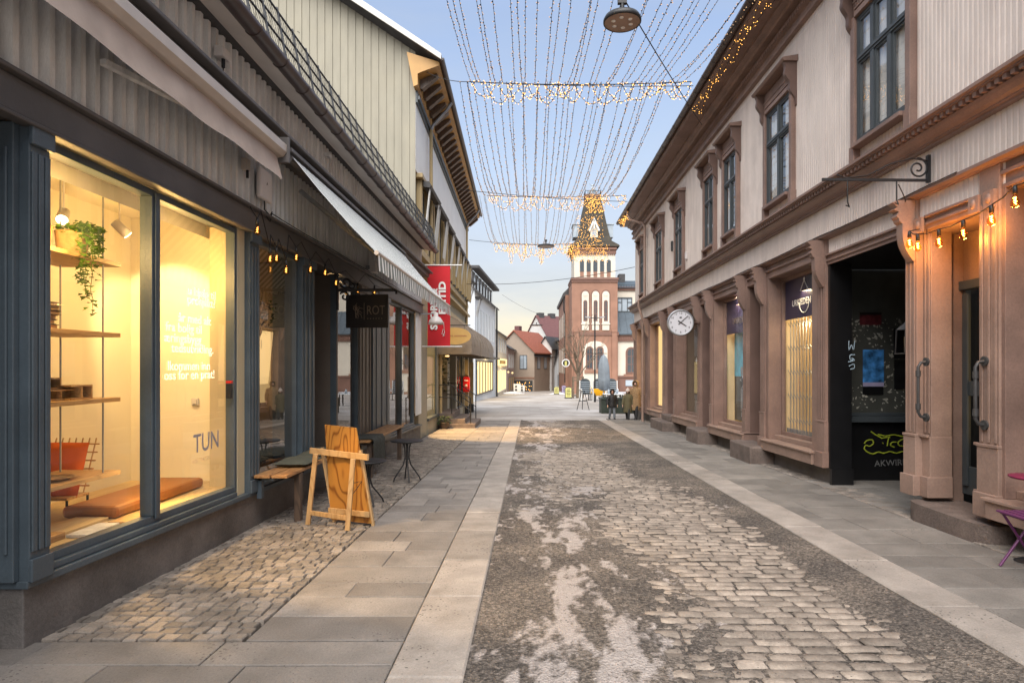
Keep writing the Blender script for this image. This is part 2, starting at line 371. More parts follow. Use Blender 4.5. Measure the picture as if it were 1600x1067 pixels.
# ---------------------------------------------------------------- camera, world, sun
cam = bpy.data.cameras.new('camera'); co = bpy.data.objects.new('camera', cam); COL.objects.link(co)
co.location = (0, 0, 1.65); co.rotation_euler = (R(90), 0, 0)
cam.sensor_width = 36; cam.lens = 36*950/1600; cam.shift_x = -28/1600; cam.shift_y = 38.5/1600
cam.clip_start = .05; cam.clip_end = 8000
S.camera = co
w = bpy.data.worlds.new('World'); S.world = w; w.use_nodes = True
nt = w.node_tree; nt.nodes.clear(); N = lambda t: nt.nodes.new('ShaderNode'+t); L = nt.links.new
SUN_EL, SUN_AZ = R(50), R(190)     # azimuth from +Y, clockwise
sky = N('TexSky'); sky.sky_type = 'NISHITA'; sky.sun_disc = False; sky.sun_elevation = SUN_EL; sky.sun_rotation = SUN_AZ
tc = N('TexCoord'); sp = N('SeparateXYZ'); L(tc.outputs['Generated'], sp.inputs[0])
rp = N('ValToRGB'); L(sp.outputs['Z'], rp.inputs[0]); e = rp.color_ramp.elements
stops = [(0., (.80,.66,.45)), (.075, (.83,.73,.55)), (.115, (.70,.67,.61)), (.17, (.585,.635,.70)), (.30, (.50,.61,.785)), (.50, (.335,.455,.70)), (.62, (.45,.55,.76)), (.8, (.86,.9,.98))]
while len(e) < len(stops): e.new(.5)
for k, (pp, c) in enumerate(stops): e[k].position = pp; e[k].color = (*c, 1)
mp = N('Mapping'); mp.inputs['Scale'].default_value = (1.6, 1.6, 7); L(tc.outputs['Generated'], mp.inputs[0])
cn = N('TexNoise'); cn.inputs['Scale'].default_value = 1.7; cn.inputs['Detail'].default_value = 6; cn.inputs['Roughness'].default_value = .55; L(mp.outputs[0], cn.inputs['Vector'])
cr = N('MapRange'); cr.inputs[1].default_value = .40; cr.inputs[2].default_value = .64; cr.inputs[4].default_value = .95; L(cn.outputs[0], cr.inputs[0])
lo = N('MapRange'); lo.inputs[1].default_value = .05; lo.inputs[2].default_value = .34; lo.inputs[3].default_value = 1; lo.inputs[4].default_value = .30; L(sp.outputs['Z'], lo.inputs[0])
ml = N('Math'); ml.operation = 'MULTIPLY'; L(cr.outputs[0], ml.inputs[0]); L(lo.outputs[0], ml.inputs[1])
cm = N('Mix'); cm.data_type = 'RGBA'; L(ml.outputs[0], cm.inputs[0]); L(rp.outputs[0], cm.inputs[6]); cm.inputs[7].default_value = (.50,.54,.58, 1)
sc = N('VectorMath'); sc.operation = 'SCALE'; sc.inputs['Scale'].default_value = 8.7; L(cm.outputs[2], sc.inputs[0])
sm = N('Mix'); sm.data_type = 'RGBA'; sm.inputs[0].default_value = .85; L(sky.outputs[0], sm.inputs[6]); L(sc.outputs[0], sm.inputs[7])
bg = N('Background'); bg.inputs[1].default_value = .1; L(sm.outputs[2], bg.inputs[0])
wo = N('OutputWorld'); L(bg.outputs[0], wo.inputs[0])
sl = bpy.data.lights.new('sun', 'SUN'); sl.energy = 5.0; sl.angle = R(65); sl.color = (1., .95, .88)
so = bpy.data.objects.new('sun', sl); COL.objects.link(so)
sd = Vector((math.sin(SUN_AZ)*math.cos(SUN_EL), math.cos(SUN_AZ)*math.cos(SUN_EL), math.sin(SUN_EL)))
so.rotation_euler = (-sd).to_track_quat('-Z', 'Y').to_euler(); so.location = sd*60
S.view_settings.view_transform = 'Standard'; S.view_settings.look = 'None'
S.view_settings.exposure = .6; S.view_settings.gamma = 1
S.cycles.use_denoising = True; S.cycles.max_bounces = 7; S.cycles.diffuse_bounces = 4; S.cycles.glossy_bounces = 4; S.cycles.transparent_max_bounces = 14
S.cycles.caustics_reflective = False; S.cycles.caustics_refractive = False; S.cycles.sample_clamp_indirect = 4
def lamp(kind, loc, power, col=(1.,.66,.28), size=.08, rot=None, parent=None, spot=None, blend=.5, name=None):
    l = bpy.data.lights.new(name or 'lamp_light', kind); l.energy = power; l.color = col
    if kind in ('POINT', 'SPOT'): l.shadow_soft_size = size
    if kind == 'AREA':
        l.shape = 'RECTANGLE'
        l.size, l.size_y = size if isinstance(size, tuple) else (size, size)
    if kind == 'SPOT': l.spot_size = spot; l.spot_blend = blend
    o = bpy.data.objects.new(name or 'lamp_light', l); COL.objects.link(o)
    o0 = Vector(ORG.get(parent.name, (0,0,0))) if parent is not None else Vector((0,0,0))
    o.location = Vector(loc)-o0
    if rot is not None: o.rotation_euler = Vector(rot).to_track_quat('-Z', 'Y').to_euler()
    if parent is not None: o.parent = parent
    return o

# ---------------------------------------------------------------- ground
def lat(seed, n=64):
    rs = np.random.RandomState(seed); return rs.rand(n, n)
LATS = [lat(k) for k in range(8)]
def vnoise(x, y, k=0):
    g = LATS[k]; n = g.shape[0]
    xi = np.floor(x).astype(int); yi = np.floor(y).astype(int); fx = x-xi; fy = y-yi
    fx = fx*fx*(3-2*fx); fy = fy*fy*(3-2*fy)
    a = g[xi % n, yi % n]; b = g[(xi+1) % n, yi % n]; c = g[xi % n, (yi+1) % n]; d = g[(xi+1) % n, (yi+1) % n]
    return (a*(1-fx)+b*fx)*(1-fy)+(c*(1-fx)+d*fx)*fy
def fbm(x, y, k=0, o=4):
    v = 0; a = .5; t = 0
    for i in range(o):
        v = v+a*vnoise(x*2**i+i*7.3, y*2**i+i*3.1, (k+i) % 8); t += a; a *= .55
    return v/t

# the big sheet: paved square, then snow-dusted ground to the horizon
m, nt, out, N, L = nodes('dusty square paving')
p = N('BsdfPrincipled'); L(p.outputs[0], out.inputs[0]); p.inputs['Roughness'].default_value = .7
g = N('NewGeometry')
br = N('TexBrick'); br.inputs['Scale'].default_value = 1.; br.inputs['Brick Width'].default_value = 1.1; br.inputs['Row Height'].default_value = .45
br.inputs['Mortar Size'].default_value = .012; br.inputs['Color1'].default_value = (.34,.305,.27,1); br.inputs['Color2'].default_value = (.28,.25,.225,1); br.inputs['Mortar'].default_value = (.2,.19,.18,1)
L(g.outputs['Position'], br.inputs['Vector'])
n1 = N('TexNoise'); n1.inputs['Scale'].default_value = .35; n1.inputs['Detail'].default_value = 8; n1.inputs['Roughness'].default_value = .65; L(g.outputs['Position'], n1.inputs['Vector'])
r1 = N('MapRange'); r1.inputs[1].default_value = .47; r1.inputs[2].default_value = .62; L(n1.outputs[0], r1.inputs[0])
mx = N('Mix'); mx.data_type = 'RGBA'; L(r1.outputs[0], mx.inputs[0]); L(br.outputs[0], mx.inputs[6]); mx.inputs[7].default_value = (.46,.43,.41,1)
mp = N('Mapping'); mp.inputs['Scale'].default_value = (.28, .9, 1); L(g.outputs['Position'], mp.inputs[0])
n2 = N('TexNoise'); n2.inputs['Scale'].default_value = .55; n2.inputs['Detail'].default_value = 9; n2.inputs['Roughness'].default_value = .7; L(mp.outputs[0], n2.inputs['Vector'])
r2 = N('MapRange'); r2.inputs[1].default_value = .52; r2.inputs[2].default_value = .66; r2.inputs[4].default_value = .8; L(n2.outputs[0], r2.inputs[0])
m2 = N('Mix'); m2.data_type = 'RGBA'; L(r2.outputs[0], m2.inputs[0]); L(mx.outputs[2], m2.inputs[6]); m2.inputs[7].default_value = (.2,.165,.135,1)
L(m2.outputs[2], p.inputs['Base Color'])
b = N('Bump'); b.inputs['Strength'].default_value = .25; b.inputs['Distance'].default_value = .03; L(n2.outputs[0], b.inputs['Height']); L(b.outputs[0], p.inputs['Normal'])
mt['square'] = m
ys = [-60,-20,0,10,20,24.4,24.9,26,30,40,50,60,70,80,95,112,150,300,800,3000]
xs = [-1800,-200,-60,-20,-8,-3,0,3,6,12,30,60,200,1800]
mb = MB(); vs = []
for y in ys:
    d = -.075 if y <= 24.4 else 0.
    for x in xs: vs.append((x, y, gz(y)+d))
nx = len(xs)
mb.add(vs, [(j*nx+i, j*nx+i+1, (j+1)*nx+i+1, (j+1)*nx+i) for j in range(len(ys)-1) for i in range(nx-1)], True)
tag(mb.build('ground', mt['square']), kind='structure')

ROAD0, ROAD1, YEND = -.36, 2.80, 24.5
KW = .42
# the road: worn cobbles laid in rows
mb = MB(); y = .2
while y < YEND:
    h = U(.098, .122); x = ROAD0-U(0, .1)
    while x < ROAD1-.02:
        wd = U(.15, .27); x1 = min(x+wd, ROAD1)
        if x1-x > .05:
            gap = .012; bow = .05*math.sin((x-ROAD0)/3.1*math.pi)
            cx0, cx1 = max(x, ROAD0)+gap*.6, x1-gap*.6
            y0, y1 = y+gap*.5+bow+U(-.006,.006), y+h-gap*.5+bow+U(-.006,.006)
            dz = random.choice((U(-.005,.004),U(-.005,.004),U(.0,.011))); tx, ty = U(-.018,.018), U(-.03,.03)
            gx = [cx0, cx0+.013, (cx0+cx1)/2, cx1-.013, cx1]; gy = [y0, y0+.012, (y0+y1)/2, y1-.012, y1]
            q_ = U(.4,1.6); hh = [[-.022,-.011,-.009,-.011,-.022],[-.011,.0005*q_,.001,.0005,-.011],[-.009,.001,.0012*q_,.001,-.009],[-.011,.0005,.001,.0005*q_,-.011],[-.022,-.011,-.009,-.011,-.022]]
            cxm, cym = (cx0+cx1)/2, (y0+y1)/2; vs = []
            for j in range(5):
                for i in range(5):
                    qx, qy = gx[i], gy[j]
                    if i in (0,4) and j in (0,4): qx += (cxm-qx)*.14; qy += (cym-qy)*.22
                    vs.append((qx+U(-.004,.004), qy+U(-.004,.004), gz(qy)+dz+hh[j][i]+tx*(qx-cxm)+ty*(qy-cym)))
            mb.ti = U(0, 1)
            mb.add(vs, [(j*5+i, j*5+i+1, (j+1)*5+i+1, (j+1)*5+i) for j in range(4) for i in range(4)], True)
        x = x1
    y += h
tag(mb.build('road', mt['cobble']), kind='structure')

# grit and trodden ice lying over the cobbles
sx, sy = .025, .028
X = np.arange(ROAD0-.01, ROAD1+.011, sx); Y = np.arange(.2, YEND+.4, sy)
XX, YY = np.meshgrid(X, Y)
big = fbm(XX*.9+3, YY*.45, 0, 4); fine = fbm(XX*13, YY*13, 3, 4); mid = fbm(XX*2.6+1, YY*1.2+5, 2, 4)
# wheel-swept cobbles right of centre stay bare; grit fills the gutters and the left half
bare = np.clip(1.35*np.exp(-((XX-(1.50+.04*(YY-4)))/.72)**4), 0, 1)*np.clip(1.25-(YY-6.6)/2.6, 0.12, 1)
bare2 = .55*np.exp(-((XX-1.0)/.85)**2)*np.clip((YY-7)/3., 0, 1)
H = .034*(big-.42)*2+.026*(fine-.5)+.012*(mid-.5)+.012-.032*np.maximum(bare, bare2)
H += .020*np.exp(-((XX-ROAD1)/.35)**2)+.012*np.exp(-((XX-ROAD0)/.12)**2)
H = np.clip(H, -.0085, .026)+.007*(fine-.5)
icem = -.035+.40*fbm(XX*3.2+9, YY*1.1+2, 4, 4)+.32*fbm(XX*9+4, YY*3.4, 1, 4)+.28*fbm(XX*24+4, YY*11, 5, 4)+.075*np.exp(-((XX-.38-.10*np.sin(YY*.8))/.40)**2)-.2*np.clip(XX-1.1, 0, 2)+.09*np.exp(-((XX-2.0)/.35)**2)*np.clip((YY-6)/3, 0, 1)
icem += .02+.22*np.exp(-((XX-2.55)/.2)**2-((YY-7.9)/.7)**2)+.02*np.exp(-((XX-.25)/.35)**2)
icem = np.clip((icem-.47)/.20, 0, 1)*np.clip((H+.012)/.012, 0, 1)
H = H+.006*icem
nyy, nxx = XX.shape
Z = np.vectorize(gz)(YY)+H
vv = np.stack([XX, YY, Z], -1).reshape(-1, 3)
idx = np.arange(nyy*nxx).reshape(nyy, nxx)
ff = np.stack([idx[:-1,:-1], idx[:-1,1:], idx[1:,1:], idx[1:,:-1]], -1).reshape(-1, 4)
me = bpy.data.meshes.new('gravel'); me.from_pydata(vv.tolist(), [], ff.tolist())
me.polygons.foreach_set('use_smooth', [True]*len(ff))
a = me.attributes.new('ice', 'FLOAT', 'POINT'); a.data.foreach_set('value', icem.reshape(-1).astype(np.float32))
m, nt, out, N, L = nodes('grit and ice')
p = N('BsdfPrincipled'); L(p.outputs[0], out.inputs[0])
g = N('NewGeometry')
v = N('TexVoronoi'); v.inputs['Scale'].default_value = 62; L(g.outputs['Position'], v.inputs['Vector'])
n1 = N('TexNoise'); n1.inputs['Scale'].default_value = 42; n1.inputs['Detail'].default_value = 6; n1.inputs['Roughness'].default_value = .75; L(g.outputs['Position'], n1.inputs['Vector'])
rp = N('ValToRGB'); L(n1.outputs[0], rp.inputs[0]); e = rp.color_ramp.elements
e[0].position = .36; e[0].color = (.03,.025,.022,1); e[1].position = .66; e[1].color = (.15,.126,.108,1)
n4 = N('TexNoise'); n4.inputs['Scale'].default_value = 1.6; n4.inputs['Detail'].default_value = 5; L(g.outputs['Position'], n4.inputs['Vector'])
r4 = N('MapRange'); r4.inputs[1].default_value = .4; r4.inputs[2].default_value = .65; L(n4.outputs[0], r4.inputs[0])
r4.inputs[4].default_value = .75
c4 = N('Mix'); c4.data_type = 'RGBA'; L(r4.outputs[0], c4.inputs[0]); L(rp.outputs[0], c4.inputs[6])
rp2 = N('ValToRGB'); L(n1.outputs[0], rp2.inputs[0]); e2 = rp2.color_ramp.elements
e2[0].position = .3; e2[0].color = (.085,.068,.055,1); e2[1].position = .6; e2[1].color = (.215,.178,.146,1)
L(rp2.outputs[0], c4.inputs[7])
at = N('Attribute'); at.attribute_name = 'ice'
n2 = N('TexNoise'); n2.inputs['Scale'].default_value = 16; n2.inputs['Detail'].default_value = 8; n2.inputs['Roughness'].default_value = .75; L(g.outputs['Position'], n2.inputs['Vector'])
sb = N('Math'); sb.operation = 'SUBTRACT'; L(at.outputs['Fac'], sb.inputs[0]); L(n2.outputs[0], sb.inputs[1])
r2 = N('MapRange'); r2.inputs[1].default_value = -.14; r2.inputs[2].default_value = .26; r2.inputs[4].default_value = .9; L(sb.outputs[0], r2.inputs[0])
mx = N('Mix'); mx.data_type = 'RGBA'; L(r2.outputs[0], mx.inputs[0]); L(c4.outputs[2], mx.inputs[6]); mx.inputs[7].default_value = (.40,.352,.328,1)
vs2 = N('TexVoronoi'); vs2.inputs['Scale'].default_value = 30; L(g.outputs['Position'], vs2.inputs['Vector'])
r3 = N('MapRange'); r3.inputs[1].default_value = .14; r3.inputs[2].default_value = .22; r3.inputs[3].default_value = .75; r3.inputs[4].default_value = 0; L(vs2.outputs['Distance'], r3.inputs[0])
m3 = N('Mix'); m3.data_type = 'RGBA'; L(r3.outputs[0], m3.inputs[0]); L(mx.outputs[2], m3.inputs[6]); m3.inputs[7].default_value = (.06,.05,.045,1)
sv = N('SeparateColor'); L(v.outputs['Color'], sv.inputs[0]); gv = N('MapRange'); gv.inputs[3].default_value = .45; gv.inputs[4].default_value = 1.7; L(sv.outputs[0], gv.inputs[0])
gk = N('MapRange'); gk.inputs[3].default_value = 1.; gk.inputs[4].default_value = .12; L(r2.outputs[0], gk.inputs[0])
m4 = N('Mix'); m4.data_type = 'RGBA'; m4.blend_type = 'MULTIPLY'; L(gk.outputs[0], m4.inputs[0]); L(m3.outputs[2], m4.inputs[6]); L(gv.outputs[0], m4.inputs[7])
L(m4.outputs[2], p.inputs['Base Color'])
rr = N('MapRange'); rr.inputs[3].default_value = .9; rr.inputs[4].default_value = .6; L(r2.outputs[0], rr.inputs[0]); L(rr.outputs[0], p.inputs['Roughness'])
b = N('Bump'); b.inputs['Strength'].default_value = .8; b.inputs['Distance'].default_value = .02; L(v.outputs['Distance'], b.inputs['Height'])
b2 = N('Bump'); b2.inputs['Strength'].default_value = .6; b2.inputs['Distance'].default_value = .02; L(n1.outputs[0], b2.inputs['Height']); L(b.outputs[0], b2.inputs['Normal'])
L(b2.outputs[0], p.inputs['Normal'])
me.materials.append(m)
go = bpy.data.objects.new('gravel', me); COL.objects.link(go); tag(go, 'dark grit and trodden ice lying over the cobbled street', 'gravel', kind='stuff')

SW = .035   # how far the pavements stand above the road
def slabs(mb, x0, x1, y0, y1, rows, wr, z=SW, g=.006, e=.006):
    y = y0
    while y < y1-.02:
        h = U(*rows); yb = min(y+h, y1)
        if y1-yb < .1: yb = y1
        x = x0; first = True
        while x < x1-.005:
            wd = U(*wr)*(U(.35, 1) if first else 1); first = False
            xb = min(x+wd, x1)
            if x1-xb < .22: xb = x1
            mb.ti = U(0, 1)
            mb.slabtop(x+g/2, xb-g/2, y+g/2, yb-g/2, gz((y+yb)/2)+z+U(-.003,.003), .05, e, U(-.004,.004), -.0232+U(-.003,.003))
            x = xb
        y = yb
mb = MB(); slabs(mb, -1.77, ROAD0-KW, 3.78, YEND, (.30,.50), (.6,1.1)); slabs(mb, -3.6, ROAD0-KW, .2, 3.76, (.34,.5), (.7,1.3))
slabs(mb, -3.0, -1.77, 16.6, YEND, (.3,.5), (.5,.9))
mb.mi = 1; mb.add([(-4.5,.2,gz(.2)-.012),(ROAD0-KW,.2,gz(.2)-.012),(ROAD0-KW,YEND,gz(YEND)-.012),(-4.5,YEND,gz(YEND)-.012)], [(0,1,2,3)])
tag(mb.build('pavement', [mt['slab'], mt['joint']]), kind='structure')
mb = MB(); slabs(mb, ROAD1+KW, 4.42, .2, YEND+1.2, (.36,.6), (.5,.95)); 
mb.mi = 1; mb.add([(ROAD1+KW,.2,gz(.2)-.012),(7.4,.2,gz(.2)-.012),(7.4,YEND+1.2,gz(YEND+1.2)-.012),(ROAD1+KW,YEND+1.2,gz(YEND+1.2)-.012)], [(0,1,2,3)])
mb.mi = 0; slabs(mb, 4.45, 7.2, 7.3, 9.9, (.5,.7), (.7,1.1))
tag(mb.build('pavement', [mt['slab_cool'], mt['joint']]), kind='structure')
def kerb(x0, x1, yend):
    mb = MB(); y = .2
    while y < yend:
        ln = U(.85, 1.25); yb = min(y+ln, yend); mb.ti = U(0, 1)
        mb.slabtop(x0, x1, y+.003, yb-.003, gz((y+yb)/2)+SW+.008+U(-.004,.004), .16, .012, U(-.01,.01), -.0232); y = yb
    return tag(mb.build('kerb', mt['kerb']), kind='structure')
kerb(ROAD0-KW+.006, ROAD0, YEND); kerb(ROAD1, ROAD1+KW-.006, YEND)
def setts(x0, x1, y0, y1, sz=.098, z=SW):
    mb = MB(); y = y0; r = 0
    while y < y1-.03:
        h = sz*U(.85, 1.12); x = x0-(r % 2)*sz*.5
        while x < x1-.02:
            wd = sz*U(.85, 1.3); a, b = max(x, x0), min(x+wd, x1)
            if b-a > .03:
                mb.ti = U(0, 1); q = .006
                y0_, y1_ = y+q+U(-.008,.008), y+h-q+U(-.008,.008)
                zz = gz(y)+z+U(-.004,.004); tx, ty = U(-.025,.025), U(-.025,.025)-.0232
                A = [(a+q,y0_),(b-q,y0_),(b-q,y1_),(a+q,y1_)]; e = .02; cx, cy = (a+b)/2, (y0_+y1_)/2
                A = [(px+U(-.006,.006), py+U(-.006,.006)) for px, py in A]
                vs = [(px,py,zz-.04) for px, py in A]+[(px,py,zz-.010+tx*(px-cx)+ty*(py-cy)) for px, py in A]+[(px+(cx-px)*.10, py+(cy-py)*.10, zz-.001+tx*(px-cx)+ty*(py-cy)) for px, py in A]
                fs = [(8,9,10,11)]
                for i in range(4):
                    j = (i+1) % 4; fs += [(i,j,4+j,4+i),(4+i,4+j,8+j,8+i)]
                mb.add(vs, fs, False)
            x += wd
        y += h; r += 1
    return tag(mb.build('pavement', mt['sett']), kind='structure')
setts(-3.06, -1.78, 3.79, 16.6); setts(4.44, 4.9, 2.0, YEND+1, .13)
# ================================================================ left: the grey timber shop building
LB = T('shop_building', 'low grey timber shop building with slate blue window posts, left of the street', 'building', (-3.05, 8, gz(8)))
YE = 16.95
slope = lambda x, y, z: (x, y, z-.0242*(y-5)) if z < 1.2 else (x, y, z)
mb = MB()
for a, b in ((3.66, 8.5), (9.62, YE)): mb.box(-3.45, -3.05, a, b, -1.2, .28)
mb.box(-4.4, -3.451, 3.66, 3.98, -1.2, .28)
mb.build('plinth', mt['plinth'], LB, slope, bevel=.008)
mb = MB()
for a, b in ((3.63, 8.5), (9.62, YE)): mb.box(-3.5, -3.0, a, b, .283, .33)
for a, b in ((3.81, 6.3), (6.76, 8.0), (13.0, 16.1)): mb.box(-3.16, -3.03, a, b, .333, .375)
mb.build('sill', mt['blue_wood'], LB, slope, bevel=.006)
def ribs(y0, y1, x, per=.135, dep=.075, land=.46):
    pr = []; y = y0
    while y < y1:
        j = U(-.004, .004)
        pr += [(x-dep, y), (x-dep, y+per*.30), (x, y+per*.52+j), (x, y+per*.86+j), (x-dep, y+per*.90+j)]; y += per
    pr.append((x-dep, y1)); return pr
mb = MB(); mb.sheet(ribs(-3, YE, -3.02), 'z', 3.36, 4.21); mb.sheet(ribs(-3, YE, -3.02), 'z', 4.26, 4.93)
mb.sheet([(-3.03, 16.08), (-3.03, YE), (-3.5, YE)], 'z', .33, 3.11)
for yy in np.arange(16.2, YE, .15): mb.box(-3.035, -3.015, yy, yy+.09, .34, 3.1)
mb.build('wall', mt['grey_wood'], LB)
mb = MB(); mb.box(-3.4, -2.98, -3, YE, 3.115, 3.33); mb.box(-3.05, -2.93, -3, YE, 3.331, 3.36); mb.box(-3.05, -2.955, -3, YE, 3.085, 3.113)
mb.build('lintel', mt['dark_beam'], LB, bevel=.01)
mb = MB(); mb.box(-3.06, -2.70, -3, YE, 4.215, 4.252); mb.box(-3.06, -2.80, -3, YE, 4.12, 4.213)
mb.build('cornice', mt['dark_beam'], LB, bevel=.008)
mb = MB(); mb.prism([(-3.1,4.945),(-2.70,4.835),(-2.70,4.86),(-3.1,4.97)], 'y', -3, YE); mb.box(-2.72, -2.695, -3, YE, 4.84, 4.95)
mb.build('soffit', mt['soffit'], LB)
mb = MB(); mb.prism([(-2.59, 4.93), (-6.6, 7.1), (-10.6, 4.93), (-10.6, 4.9), (-2.59, 4.9)], 'y', -3, YE)
rf = mb.build('roof', mt['roof_dark'], LB)
mb = MB()
pr = [(-2.63+.085*math.cos(a), 4.88+.085*math.sin(a)) for a in np.linspace(math.pi, 2*math.pi, 10)]
mb.prism(pr, 'y', -3, YE, True)
for yy in np.arange(.2, YE, .62):
    pr2 = [(-2.63+.093*math.cos(a), 4.88+.093*math.sin(a)) for a in np.linspace(math.pi, 2*math.pi, 10)]
    mb.prism(pr2, 'y', yy, yy+.022, True)
mb.build('gutter', mt['gutter'], rf)
mb = MB(); x0, z0, x1, z1 = -2.62, 4.94, -2.70, 5.44
for k in range(4):
    t = k/3; mb.tube([(x0+(x1-x0)*t, .5, z0+(z1-z0)*t), (x0+(x1-x0)*t, YE, z0+(z1-z0)*t)], .012, 5)
for yy in np.arange(.6, YE, .42):
    mb.bar((x0+.03, yy, z0-.08), (x1, yy, z1+.03), .02); 
    if int(yy*10) % 3 == 0: mb.bar((x0-.02, yy, z0-.05), (x1-.28, yy, z1-.1), .018)
yy = .5
while yy < YE:
    mb.bar((x0+.004, yy, z0), (x1+.004, yy+.21, z1), .0028); mb.bar((x0+.004, yy+.21, z0), (x1+.004, yy, z1), .0028); yy += .07
mb.build('snow_guard', mt['black_metal'], rf)
# posts
def post(name, y0, y1, mat, x=-3.0, zt=3.10, zb=.32, grooves=True):
    mb = MB(); mb.box(-3.4, x, y0, y1, zb, zt)
    if grooves and y1-y0 > .12:
        w = (y1-y0)
        for k in (.18, .5, .82): mb.box(x+.001, x+.014, y0+w*k-.02, y0+w*k+.02, zb+.18, zt-.16)
        mb.box(x+.001, x+.022, y0-.006, y1+.006, zb, zb+.14); mb.box(x+.001, x+.03, y0-.01, y1+.01, zt-.12, zt)
    return mb.build(name, mat, LB, slope, bevel=.006)
post('column', 3.645, 3.80, mt['blue_wood']); 
mb = MB(); mb.box(-3.17, -3.06, 3.60, 3.644, .33, 3.1); mb.box(-3.11, -3.09, 3.585, 3.599, .5, 2.95); mb.build('column', mt['blue_wood'], LB, slope, bevel=.005)
post('column', 6.52, 6.74, mt['blue_wood']); post('column', 8.02, 8.48, mt['blue_wood'])
post('column', 10.86, 11.62, mt['brown_post'], -3.03); post('column', 11.63, 13.0, mt['blue_wood'], -3.0)
mb = MB(); mb.box(-3.35, -3.06, 6.36, 6.518, .33, 3.1); mb.build('reveal', mt['cream_post'], LB, slope)
# entrance recess at the near corner and its lining
mb = MB(); mb.box(-4.4, -3.175, 3.63, 3.66, .33, 3.12); mb.build('reveal', mt['cream_post'], LB)
mb = MB(); mb.box(-4.5, -3.41, -3, 3.629, 3.10, 3.114); mb.box(-4.55, -4.45, -3, 3.66, -.2, 3.1); mb.box(-4.6, -3.05, -3, -2.9, 0, 3.3)
mb.build('porch_lining', mt['brown_post'], LB)
# windows: frame + panes
def win(y0, y1, mulls, glass, zt=3.085, zb=.376, x=-3.12, lab=None):
    fr = MB(); t = .05
    fr.box(x-.04, x+.055, y0, y0+t, zb, zt); fr.box(x-.04, x+.055, y1-t, y1, zb, zt)
    fr.box(x-.038, x+.053, y0+t, y1-t, zb, zb+.055); fr.box(x-.038, x+.053, y0+t, y1-t, zt-.055, zt)
    for m_ in mulls: fr.box(x-.042, x+.06, m_-.055, m_+.055, zb+.056, zt-.056); fr.box(x+.061, x+.075, m_-.028, m_+.028, zb+.03, zt-.03)
    f = fr.build('window', mt['blue_wood'], LB, slope, bevel=.004)
    if lab: f['label'] = lab
    ed = [y0]+list(mulls)+[y1]; ps = []
    for a, b in zip(ed[:-1], ed[1:]):
        q = MB(); q.quad((x, a+.05, zb+.02), (x, b-.05, zb+.02), (x, b-.05, zt-.03), (x, a+.05, zt-.03)); ps.append(q.build('pane', glass, f, slope))
    return f
w1 = win(3.80, 6.36, [4.98], mt['glass'], lab='brightly lit two pane shop window')
w2 = win(6.74, 8.02, [], mt['glass_rot']); w3 = win(9.62, 10.86, [], mt['glass_rot']); w4 = win(13.0, 16.1, [14.45], mt['glass_rot'])
# lettering on the lit window
lines = [('u hjelp til', 456), ('prosjekt?', 470), ('år med alt', 500), ('fra bolig til', 516), ('æringsbygg', 532), ('tedsutvikling.', 547), ('lkommen inn', 574), ('oss for en prat!', 588)]
ends = [338, 337, 330, 316, 315, 334, 329, 336]
for (s_, py), ex in zip(lines, ends):
    ye = 950*3.11/(828-ex); ym = 5.55; z = 1.65+(572-py-4)*ym/950
    text('lettering', s_, .115, (-3.112, ye, z), '+x', mt['film'], w1, 'RIGHT', .0005, sx=1.16, bold=.0003)
text('lettering', 'TUN', .245, (-3.112, 5.62, .845), '+x', mt['lav_print'], w1, 'LEFT', .0005, sx=.92, bold=.002)
text('lettering', 'ARKITEKTER', .05, (-3.112, 5.60, .75), '+x', mt['curtain'], w1, 'LEFT', .0005, sx=1.1)
mb = MB(); mb.quad((-3.113, 3.86, .60), (-3.113, 3.93, .60), (-3.113, 3.93, .74), (-3.113, 3.86, .74)); mb.build('sticker', mt['white_print'], w1)
mb = MB(); mb.box(-3.10, -3.055, 6.20, 6.245, 1.32, 1.47); mb.mi = 1; mb.box(-3.1, -3.05, 6.2, 6.245, 1.475, 1.5); mb.build('latch', [mt['black_metal'], mt['red_box']], w1)
# recessed door of the cafe
mb = MB(); mb.box(-3.95, -3.85, 8.4, 9.75, -.2, 3.1); d_ = mb.build('door', mt['dark_wood'], LB)
mb = MB(); mb.box(-3.849, -3.83, 8.62, 9.5, .35, 2.5); mb.build('pane', mt['glass_rot'], d_)
mb = MB(); mb.tube([(-3.80, 8.66, .8), (-3.76, 8.66, .85), (-3.76, 8.66, 1.25), (-3.80, 8.66, 1.3)], .014, 6); mb.build('handle', mt['grey_metal'], d_)
mb = MB(); mb.box(-3.85, -3.05, 9.622, 9.655, -.2, 3.1); mb.box(-3.85, -3.41, 8.45, 8.478, -.2, 3.1); mb.box(-3.85, -3.41, 8.45, 9.65, 3.08, 3.112); mb.box(-3.85, -3.05, 8.5, 9.62, -.4, -.14)
mb.build('reveal', mt['brown_post'], LB)
